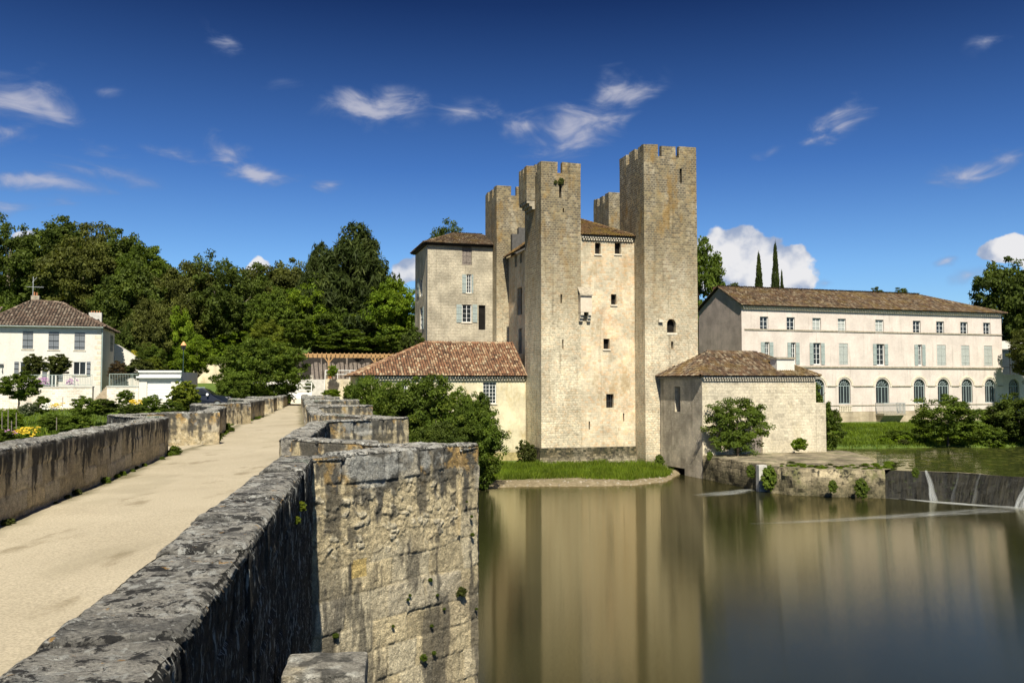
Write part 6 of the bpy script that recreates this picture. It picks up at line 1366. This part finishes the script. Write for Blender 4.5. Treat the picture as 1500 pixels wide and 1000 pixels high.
# street in front
st_pts = []
mb = MB(); L1_ = [(-80, 66.8), (-50, 69.8), (-38, 71.2), (-28, 72.2), (-22, 74), (-21.8, 85.5)]; L2_ = [(-80, 71.5), (-50, 73.6), (-38, 75.0), (-28, 76.2), (-27, 79), (-27, 90)]
def zr_(x, y): return max(gz(x, y), 5.42)+.06 if y > 80 else gz(x, y)+.06
for i in range(5):
    for k in range(12):
        f0, f1_ = k/12, (k+1)/12
        def lp2(A, f): return (A[i][0]*(1-f)+A[i+1][0]*f, A[i][1]*(1-f)+A[i+1][1]*f)
        p = [lp2(L1_, f0), lp2(L1_, f1_), lp2(L2_, f1_), lp2(L2_, f0)]; mb.face([(x, y, gz(x, y)+.07) for x, y in p])
road = struct(mb.build('road', M['paving']))
# end of the bridge: small square
P = []
xs2 = np.linspace(-30, -16, 30); ys2 = np.linspace(80, 98, 30); X, Y = np.meshgrid(xs2, ys2, indexing='ij'); Z = np.where(Y < 93.5, 5.49, hgt(X, Y)+.05); struct(grid_mesh('forecourt', np.stack([X, Y, Z], -1).reshape(-1, 3), 30, 30, M['sand']))
q = at(450, 585, 84.5); mb = MB(); mb.box((q[0], 84.5, 5.4), (.42, .4, at(450, 578.5, 84.5)[2]-5.4), .2, top=.86); tag(mb.build('stone_bollard', M['trim_dark'], None), 'squat grey stone bollard at the far end of the bridge', 'bollard')
# back wall at the end, with white gate fence
ew = thing('forecourt_wall', 'low tan stone wall closing the far end of the bridge', 'wall', (-22, 90, 5.4)); We = Wall(at(415, 590, 90)[:2], R(3)); a1 = We.hit(478, 590)[0]; zt = We.hit(440, 583.5)[1]
mb = MB(); We.slab(mb, 0, a1, 4.9, zt, -.4, 0); mb.build('wall', M['garden_wall'], ew); 
gf = thing('white_fence', 'white metal fence with solid lower panel above the forecourt wall', 'fence', (-22, 91, 5.9)); b1 = We.hit(456, 580)[0]; z1 = We.hit(440, 575)[1]; z2 = We.hit(440, 560)[1]
mb = MB(); We.slab(mb, -3, b1, zt+.0, z1, -.22, -.16); mb.build('panel', M['white_paint'], gf); mb = MB()
for k in range(5): a = -3+k*(b1+3)/4; We.slab(mb, a-.04, a+.04, zt, z2, -.15, -.08)
for q in (.3, .65, 1): z = z1+(z2-z1)*q; We.slab(mb, -3, b1, z-.05, z, -.145, -.10)
mb.build('rail', M['white_paint'], gf)
# stone terrace wall under the pergola and the steps to its right
pt = thing('pergola_terrace', 'grey and tan stone terrace carrying the timber pergola', 'terrace', (-19, 92, 5.4)); Wp = Wall(at(420, 570, 93)[:2], TH-R(3)); zpt = Wp.hit(460, 555.5)[1]; mb = MB(); x1 = Wp.hit(575, 560)[0]
Wp.slab(mb, -2, Wp.hit(476, 560)[0], 4.5, zpt, -8, 0); mb.build('grey_wall', M['concrete'], pt); mb = MB(); Wp.slab(mb, Wp.hit(476.3, 560)[0], x1, 4.5, zpt+.05, -8, .3); mb.build('tan_wall', M['lowhouse'], pt)
mb = MB()
for k in range(4): Wp.slab(mb, Wp.hit(461, 575)[0], Wp.hit(475, 575)[0], 5, 5.9-.0+.17*k-.3, .3*(3-k)+.005, .3*(4-k)); 
mb.build('step', M['step'], pt)
rl = thing('white_handrail', 'white tubular handrail along the pergola terrace edge', 'railing', (-15, 92, zpt)); z3 = Wp.hit(500, 542.5)[1]; mb = MB(); a0 = Wp.hit(476.5, 545)[0]; a1 = Wp.hit(530, 545)[0]
mb.tube([Wp.P(a0, z3, .25), Wp.P(a1, z3, .25)], .035); mb.tube([Wp.P(a0, z3-.42, .25), Wp.P(a1, z3-.42, .25)], .03); mb.tube([Wp.P(a0-.1, 5.8, .8), Wp.P(a0, z3, .25)], .035); mb.build('rail', M['white_paint'], rl)
mb = MB()
for k in range(4): a = a0+(a1-a0)*k/3; mb.tube([Wp.P(a, zpt, .25), Wp.P(a, z3, .25)], .035)
mb.build('post', M['white_paint'], rl)
per = thing('timber_pergola', 'long new pine timber pergola with braced posts on the terrace', 'pergola', (-15, 93, zpt)); zp0 = Wp.hit(500, 522.5)[1]; zp1 = Wp.hit(500, 518)[1]; a0 = Wp.hit(436, 520)[0]; a1 = Wp.hit(578, 520)[0]
mb = MB(); Wp.slab(mb, a0, a1, zp0-.02, zp1, -.15, .0); Wp.slab(mb, a0, a1, zp0-.02, zp1, -3.15, -3.0); mb.build('beam', M['pine'], per)
mb = MB(); n = 22
for k in range(n): a = a0+.1+k*(a1-a0-.3)/(n-1); Wp.slab(mb, a, a+.09, zp1-.12, zp1+.10, -3.4, .22)
mb.build('rafter', M['pine'], per)
for px in (481.5, 549.5): 
    a = Wp.hit(px, 535)[0]
    mb = MB(); Wp.slab(mb, a-.08, a+.08, zpt, zp0-.02, -.16, -.0); mb.build('post', M['pine'], per)
    mb = MB(); mb.beam(Wp.P(a-.5, zp0-.03, -.08), Wp.P(a-.04, zp0-.6, -.08), .09); mb.beam(Wp.P(a+.5, zp0-.03, -.08), Wp.P(a+.04, zp0-.6, -.08), .09); mb.build('brace', M['pine'], per)
for px in (471, 508, 440):
    a = Wp.hit(px, 535, -3)[0]; mb = MB(); Wp.slab(mb, a-.08, a+.08, zpt, zp0-.02, -3.14, -3.0); mb.build('post', M['old_wood'], per)
# old barrels / round topped boards behind
for i, (x0, x1) in enumerate(((456, 471), (473, 491), (492, 507), (509, 530), (530, 548))):
    a0_, a1_ = Wp.hit(x0, 540, -3.4)[0], Wp.hit(x1, 540, -3.4)[0]; zt = Wp.hit(470, 530, -3.4)[1]; mb = MB(); n = 7; pr = []
    for k in range(n):
        u0, u1 = a0_+(a1_-a0_)*k/n, a0_+(a1_-a0_)*(k+1)/n-.01; um = ((k+.5)/n*2-1); Wp.slab(mb, u0, u1, zpt, zt-.32*um*um, -3.46, -3.4)
    tag(mb.build('arched_screen', M['old_wood']), 'arched weathered plank panel standing in the row behind the pergola posts', 'wood panel', 'arched plank panels under the pergola')
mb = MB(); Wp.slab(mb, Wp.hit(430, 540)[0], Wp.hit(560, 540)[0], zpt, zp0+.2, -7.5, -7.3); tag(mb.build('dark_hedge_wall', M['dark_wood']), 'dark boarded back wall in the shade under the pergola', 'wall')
for (px, m_, lb) in ((457, 'pale_pot', 'pale tapered flower pot under the left of the pergola'), (483.5, 'terracotta', 'terracotta pot with a green shrub beside the white handrail')):
    a = Wp.hit(px, 552)[0]; p = Wp.P(a, zpt, -.6); mb = MB(); mb.tube([(p[0], p[1], zpt), (p[0], p[1], zpt+.4), (p[0], p[1], zpt+.46)], [.14, .21, .23], 10); o = mb.build('flower_pot', M[m_]); tag(o, lb, 'pot')
tpx('potted_shrub', 'small light green shrub growing in the terracotta pot', 'shrub', 479, 494, 535, 552, 92.5, 'small0', 'leaf_light', trunk=False, base=zpt+.3, seed=1)
p = Wp.P(Wp.hit(512, 548)[0], zpt, -.4); tb = thing('garden_table', 'small grey garden table behind the white handrail', 'table', p); mb = MB(); mb.box((p[0], p[1], zpt+.7), (1.2, .7, .05), TH); mb.build('tabletop', M['concrete'], tb)
for sx in (-1, 1):
    for sy in (-1, 1): mb = MB(); mb.box((p[0]+sx*.5, p[1]+sy*.22, zpt), (.05, .05, .7)); mb.build('leg', M['iron_grey'], tb)
tpx('rose_bush', 'whitish leafy bush against the grey terrace wall above the white fence', 'bush', 446, 459, 558, 574, 91.5, 'small1', 'leaf_grey', trunk=False, base=5.9, seed=1)
tpx('bush', 'bright weeds at the foot of the tan terrace wall', 'bush', 473, 500, 570, 583, 90.5, 'small0', 'leaf_light', trunk=False, base=5.5, seed=1)
# street lamp
q = at(268, 560, 76.5); zb_l = gz(q[0], 76.5); zt_l = at(268, 500, 76.5)[2]; lamp = thing('street_lamp', 'dark green street lamp with amber topped lantern right of the garage', 'street lamp', (q[0], 76.5, zb_l))
mb = MB(); mb.tube([(q[0], 76.5, zb_l), (q[0], 76.5, zb_l+.6), (q[0], 76.5, zb_l+.65), (q[0], 76.5, zt_l-.75)], [.08, .075, .045, .035], 8); mb.build('post', M['lamp_green'], lamp)
mb = MB(); mb.tube([(q[0], 76.5, zt_l-.75), (q[0], 76.5, zt_l-.7), (q[0], 76.5, zt_l-.35)], [.05, .14, .22], 6); mb.build('lantern_glass', M['glass'], lamp)
mb = MB(); mb.tube([(q[0], 76.5, zt_l-.35), (q[0], 76.5, zt_l-.3), (q[0], 76.5, zt_l-.08), (q[0], 76.5, zt_l)], [.26, .25, .10, .03], 8); mb.build('lantern_cap', M['orange_glass'], lamp)
# dark car
def car(px, Y, label):
    q = at(px, 587, Y); z0 = gz(q[0], Y)+.07; o = thing('parked_car', label, 'car', (q[0], Y, z0)); L, W_ = 4.5, 1.85
    prof = [(-2.2, .35), (-2.25, .95), (-2.1, 1.12), (-1.75, 1.62), (-1.5, 1.70), (.1, 1.70), (.35, 1.62), (1.05, 1.14), (1.9, 1.02), (2.2, .85), (2.25, .4), (2.1, .3), (-2.1, .3)]
    ca, sa = math.cos(R(8)), math.sin(R(8))
    def W(x, y, z): return (q[0]+x*ca-y*sa, Y+x*sa+y*ca, z0+z)
    mb = MB(); ins = lambda z: .12*max(0, z-1.1)/.6*1.6
    for sgn in (-1, 1):
        pts = [W(x, sgn*(W_/2-ins(z)), z) for x, z in prof]; mb.face(pts if sgn < 0 else pts[::-1])
    for k in range(len(prof)):
        a, b = prof[k], prof[(k+1) % len(prof)]; mb.face([W(a[0], W_/2-ins(a[1]), a[1]), W(b[0], W_/2-ins(b[1]), b[1]), W(b[0], -W_/2+ins(b[1]), b[1]), W(a[0], -W_/2+ins(a[1]), a[1])])
    mb.build('body', M['car_paint'], o)
    for nm, pl2 in (('side_window', [(-1.65, 1.15), (-1.5, 1.55), (-.75, 1.6), (-.75, 1.15)]), ('side_window', [(-.68, 1.15), (-.68, 1.6), (.15, 1.58), (.82, 1.15)])):
        mb = MB(); mb.face([W(x, -W_/2+ins(z)-.012, z) for x, z in pl2]); mb.face([W(x, -W_/2+ins(z)-.006, z) for x, z in pl2][::-1]); mb.build(nm, M['glass'], o)
    mb = MB(); a, b = (.40, 1.58), (1.0, 1.17); mb.face([W(a[0]+.03, W_/2-.25, a[1]+.03), W(b[0]+.03, W_/2-.12, b[1]+.03), W(b[0]+.03, -W_/2+.12, b[1]+.03), W(a[0]+.03, -W_/2+.25, a[1]+.03)]); mb.build('windscreen', M['glass'], o)
    mb = MB(); mb.beam(W(-1.5, -.62, 1.75), W(.1, -.62, 1.75), .05); mb.beam(W(-1.5, .62, 1.75), W(.1, .62, 1.75), .05); mb.build('roof_rail', M['chrome'], o)
    mb = MB(); mb.beam(W(.62, -1.0, 1.12), W(.62, -1.15, 1.18), .14, .16); mb.build('wing_mirror', M['chrome'], o)
    mb = MB(); mb.beam(W(2.08, -.85, .88), W(2.12, -.55, .9), .22, .16); mb.build('headlight', M['chrome'], o)
    mb = MB(); mb.beam(W(2.08, .55, .88), W(2.12, .85, .9), .22, .16); mb.build('headlight', M['chrome'], o)
    for x in (-1.4, 1.4):
        for s_ in (-1, 1):
            mb = MB(); mb.tube([W(x, s_*.72, .36), W(x, s_*.95, .36)], .36, 16); wh = mb.build('wheel', M['tyre'], o); mb = MB(); mb.tube([W(x, s_*.94, .36), W(x, s_*.965, .36)], .23, 12); mb.build('rim', M['chrome'], wh)
    return o
car(296, 74, 'dark blue car parked beside the round yellow green bush, facing right')
# distant sunlit wall and things behind lamp
fw = thing('terrace_house_wall', 'cream sunlit low wall on the slope behind the bright green tree', 'wall', (-30, 92, 7)); Wq = Wall(at(283, 545, 92)[:2], R(10)); z0, z1 = Wq.hit(310, 547)[1], Wq.hit(310, 531)[1]; mb = MB(); Wq.slab(mb, 0, Wq.hit(330, 540)[0], z0-1, z1, -.3, 0); mb.build('wall', M['cream'], fw)
# house and garden plants
pl_list = [
 ('clipped_tree', 'left clipped mop headed tree before the white house', 'tree', 33, 63, 519, 549, 76.2, 'ball0', 'leaf_olive', True, 6.4),
 ('clipped_tree', 'right, wider clipped mop headed tree before the white house', 'tree', 66, 104, 519, 549, 76.0, 'ball0', 'leaf_olive', True, 6.4),
 ('young_tree', 'young leafy tree with a thin trunk before the garden wall at the left edge', 'tree', 0, 57, 548, 586, 68, 'bush0', 'leaf_mid', True, None),
 ('round_bush', 'large round yellow green bush beside the garage', 'bush', 247, 291, 559, 603, 68, 'ball0', 'leaf_bright', False, 4.8),
 ('bush', 'small round bush below the wall left of the garage door', 'bush', 172, 196, 571, 592, 70, 'bush2', 'leaf_mid', False, 5),
 ('bright_tree', 'bright lime green tree behind the street lamp', 'tree', 262, 314, 496, 545, 84, 'big0', 'leaf_light', True, None),
 ('big_shrub', 'large dark green shrub at the left far end of the bridge', 'tree', 322, 444, 492, 600, 80, 'dense0', 'leaf_mid', True, 5),
 ('big_shrub', 'lower left lobe of the large shrub, right of the car', 'tree', 318, 365, 545, 600, 76, 'big1', 'leaf_mid', False, 5),
 ('hedge_shrub', 'dark grey green shrub above the garage roof', 'bush', 200, 243, 505, 552, 84, 'big2', 'leaf_mid', True, None),
 ('hedge_shrub', 'golden hedge patch right of the white house', 'bush', 180, 208, 513, 545, 92, 'bush1', 'leaf_yellow', False, None),
 ('hedge_shrub', 'olive shrub above the railing left of the garage', 'bush', 182, 226, 526, 556, 80, 'bush2', 'leaf_olive', False, 6.2),
 ('hedge_shrub', 'reddish brown shrub against the side of the white house', 'bush', 160, 192, 532, 560, 79.5, 'bush0', 'leaf_brown', False, 6.2),
 ('hedge_shrub', 'yellowish round shrub behind the garage cornice', 'bush', 212, 236, 524, 548, 83, 'bush0', 'leaf_bright', False, 6.5),
 ('hedge_shrub', 'low clipped green hedge right of the garage top', 'bush', 244, 280, 526, 550, 86, 'ball0', 'leaf_light', False, 6.5),
 ('bush', 'green bush at the foot of the garage door', 'bush', 206, 235, 578, 606, 62, 'bush1', 'leaf_mid', False, 4.8),
 ('bush', 'dark leafy bush left of the parapet corner', 'bush', 130, 175, 584, 608, 60, 'bush2', 'leaf_dark', False, 4.8),
 ('bush', 'low bushes of the garden below the stairs', 'bush', 105, 145, 583, 612, 58, 'bush0', 'leaf_mid', False, 4.8),
 ('bush', 'grey leaved bush in the garden under the rubble wall', 'bush', 30, 55, 590, 608, 60, 'bush1', 'leaf_grey', False, 4.8),
 ('bush', 'tall green bush in the garden left of the flowering one', 'bush', 50, 74, 580, 606, 61, 'bush2', 'leaf_mid', False, 4.8),
 ('bush', 'green shrub right of the garage bush near the bridge', 'bush', 236, 268, 588, 606, 60, 'bush0', 'leaf_mid', False, 4.8),
 ('bush', 'dark low shrub beside the left refuge', 'bush', 175, 212, 590, 608, 56, 'bush1', 'leaf_dark', False, 4.8),
 ('bush', 'vegetable bed of tall stems close to the left parapet', 'bush', 88, 135, 608, 636, 50, 'bush0', 'leaf_mid', False, 4.6),
 ('bush', 'leafy vegetable bed at the left edge of the garden', 'bush', -10, 32, 600, 632, 52, 'bush1', 'leaf_light', False, 4.7),
 ('bush', 'low leafy plants at the left picture edge behind the parapet', 'bush', -20, 22, 628, 656, 45, 'bush2', 'leaf_mid', False, 4.6),
 ('bush', 'bright green low patch beneath the yellow flowers', 'bush', 25, 75, 636, 650, 46, 'bush0', 'leaf_light', False, 4.6),
 ('bush', 'green foliage patch in the middle of the garden', 'bush', 60, 100, 606, 628, 52, 'bush1', 'leaf_mid', False, 4.7)]
for i, (nm, lb, ct, x0, x1, y0, y1, Y, k_, lm, tr, bs) in enumerate(pl_list): tpx(nm, lb, ct, x0, x1, y0, y1, Y, k_, lm, trunk=tr, base=bs, seed=i)
# flowers
def flowers(label, x0, x1, y0, y1, Y, m_, n=60, s=.09):
    mb = MB()
    for k in range(n):
        a = at(random.uniform(x0, x1), random.uniform(y0, y1), Y); p = (a[0], Y+random.uniform(-.8, .4), a[2]); t0 = random.random()*3
        for j in range(2):
            an = t0+j*1.57; v = (math.cos(an)*s, math.sin(an)*s*.6, s*.5); mb.face([(p[0]-v[0], p[1]-v[1], p[2]-v[2]), (p[0]+v[0], p[1]-v[1], p[2]-v[2]*.2), (p[0]+v[0], p[1]+v[1], p[2]+v[2]), (p[0]-v[0], p[1]+v[1], p[2]+v[2]*.2)])
    tag(mb.build('flowers', M[m_]), label, 'flowers', kind='stuff')
flowers('yellow flowers in the middle of the left garden', 28, 58, 625, 639, 46, 'flower', 60, .08)
flowers('yellow flowers on the bushes below the garage', 192, 205, 585, 594, 58, 'flower', 60, .08)
flowers('yellow flowers right of the white flowering bush', 80, 92, 590, 596, 60, 'flower', 40, .07)
flowers('white flowering bush under the garden wall', 68, 84, 589, 599, 60, 'flower_white', 60, .09)
flowers('purple flowers at the left end of the garden', 0, 22, 628, 640, 45.5, 'flower_pink', 50, .07)
flowers('lilac flowers on the terrace of the white house', 57, 75, 553, 563, 74.5, 'flower_pink', 60, .09)
flowers('pink flowers beside the right mop headed tree', 100, 112, 553, 563, 74.5, 'flower_pink', 50, .08)
for i, (px, y0, y1, Y) in enumerate(((3, 603, 622, 50), (12, 600, 624, 50), (24, 604, 620, 51), (83, 611, 622, 50), (118, 581, 590, 66), (92, 581, 590, 66), (17, 616, 630, 49))):
    a = at(px, y1, Y); b = at(px, y0, Y); mb = MB(); mb.tube([(a[0], Y, a[2]-.3), (b[0], Y, b[2])], .025, 5); tag(mb.build('garden_stake', M['old_wood']), 'thin wooden stake standing among the garden plants', 'stake', 'stakes in the left garden')
# weeds along the bridge
def weed(label, x, y, z, s, lm='leaf_light', key='small0', dirn=None):
    o = thing('weed', label, 'weed', (x, y, z), 'weeds growing on the bridge'); c = link('leaves', with_mat(key, lm), o); c.scale = (s, s, s*.9); c.location = (0, 0, s*.5); c.rotation_euler = (0, 0, x*7+y); return o
rw = random.Random(4)
for i in range(34):
    D = rw.choice([rw.uniform(10.5, 21.8), rw.uniform(14, 22), rw.uniform(27, 33.5), rw.uniform(41, 49)]); s = rw.uniform(.03, .075)*(1+D*.012)
    weed('tuft of weeds at the foot of the left parapet', float(Lx(D))+.04+rw.uniform(0, .12), D, float(zdeck(D)), s, rw.choice(['leaf_light', 'leaf_olive', 'leaf_mid']), 'small%d' % (i % 2))
weed('weed clump at the start of the second left parapet run', -9.2+.1, 26.9, float(zdeck(27)), .28, 'leaf_mid'); weed('leafy weed at the end of the second left parapet run', float(Lx(33.6))+.1, 33.6, float(zdeck(34)), .25, 'leaf_mid'); weed('weeds at the end of the near left parapet', float(Lx(22.2))+.12, 22.3, float(zdeck(22)), .18, 'leaf_mid')
# plants in the pier face
PF = Wall((float(Rx(9.4))+.30, 9.38), math.atan2(11.75-9.38, -.44-(float(Rx(9.4))+.30)))
for (px, py, s) in ((674, 868, .075), (630, 848, .03), (491, 930, .035), (575, 915, .02), (620, 963, .05), (635, 955, .03), (600, 870, .02), (640, 870, .022), (691, 782, .03), (690, 755, .022), (632, 915, .025), (597, 876, .02), (697, 890, .02), (650, 890, .02), (683, 733, .016)):
    a, z = PF.hit(px, py, .02); p = PF.P(a, z, .03); o = weed('small weed rooted in the joints of the near pier', p[0], p[1], z-.02, s, 'leaf_olive' if s > .07 else 'leaf_mid', 'small%d' % (px % 2))
NW = Wall((-.93, 2.63), math.atan2(9.4-2.63, -2.13+.93))
for (px, py, s) in ((434, 746, .05), (428, 765, .035), (452, 925, .045), (456, 900, .03)):
    a, z = NW.hit(px, py); p = NW.P(a, z, .03); weed('trailing weed on the dark outer face of the near parapet', p[0], p[1], z, s, 'leaf_bright')
for i in range(60):
    x = rw.uniform(18.5, 27.5); y = np.interp(x, [17.5, 19, 21.5, 24.6, 28], [62.6, 60.7, 60.0, 59.4, 64])+abs(rw.gauss(.3, 1.2)); sc__ = rw.uniform(.08, .24)
    o = thing('terrace_weed', 'low weeds on the edge of the stone terrace beside the weir', 'weed', (x, float(y), ztr+.05), 'weeds on the river terrace'); c = link('leaves', with_mat('small%d' % (i % 2), rw.choice(['leaf_light', 'leaf_olive'])), o); c.scale = (sc__*1.6, sc__, sc__*.7); c.rotation_euler = (0, 0, i)
# ferns on towers
for (px, py, s, Wl, lb) in ((821, 266, .28, FA, 'plant sprouting from the arrow slit near the top of the left front tower'), (813, 267, .16, FA, 'smaller plant left of the slit near the left front tower top')):
    a, z = Wl.hit(px, py); p = Wl.P(a, z, .1); o = thing('wall_plant', lb, 'plant', p); c = link('leaves', with_mat('small0', 'leaf_olive'), o); c.scale = (s, s*.6, s*1.2)
for (px, py, s, Y, lb) in ((1128, 700, .9, 61.6, 'ivy hanging on the terrace wall right of the sluice'), (1262, 715, .7, 58.2, 'greenery on the wall where the weir begins'), (1100, 690, .5, 63.0, 'plants hanging on the terrace wall left of the sluice'), (966, 675, .6, 76.0, 'small shrub between the tallest tower and the low building'), (1341, 692, .35, 56.6, 'small green tuft on the weir face'), (1220, 712, .45, 58.6, 'moss clump on the middle of the terrace wall'), (1040, 668, .4, 69.5, 'tuft on the terrace edge below the fig')):
    p = at(px, py, Y); o = thing('wall_plant', lb, 'plant', p); c = link('leaves', with_mat('small1', 'leaf_mid'), o); c.scale = (s*.7, s*.4, s)
print('objects', len(bpy.data.objects))
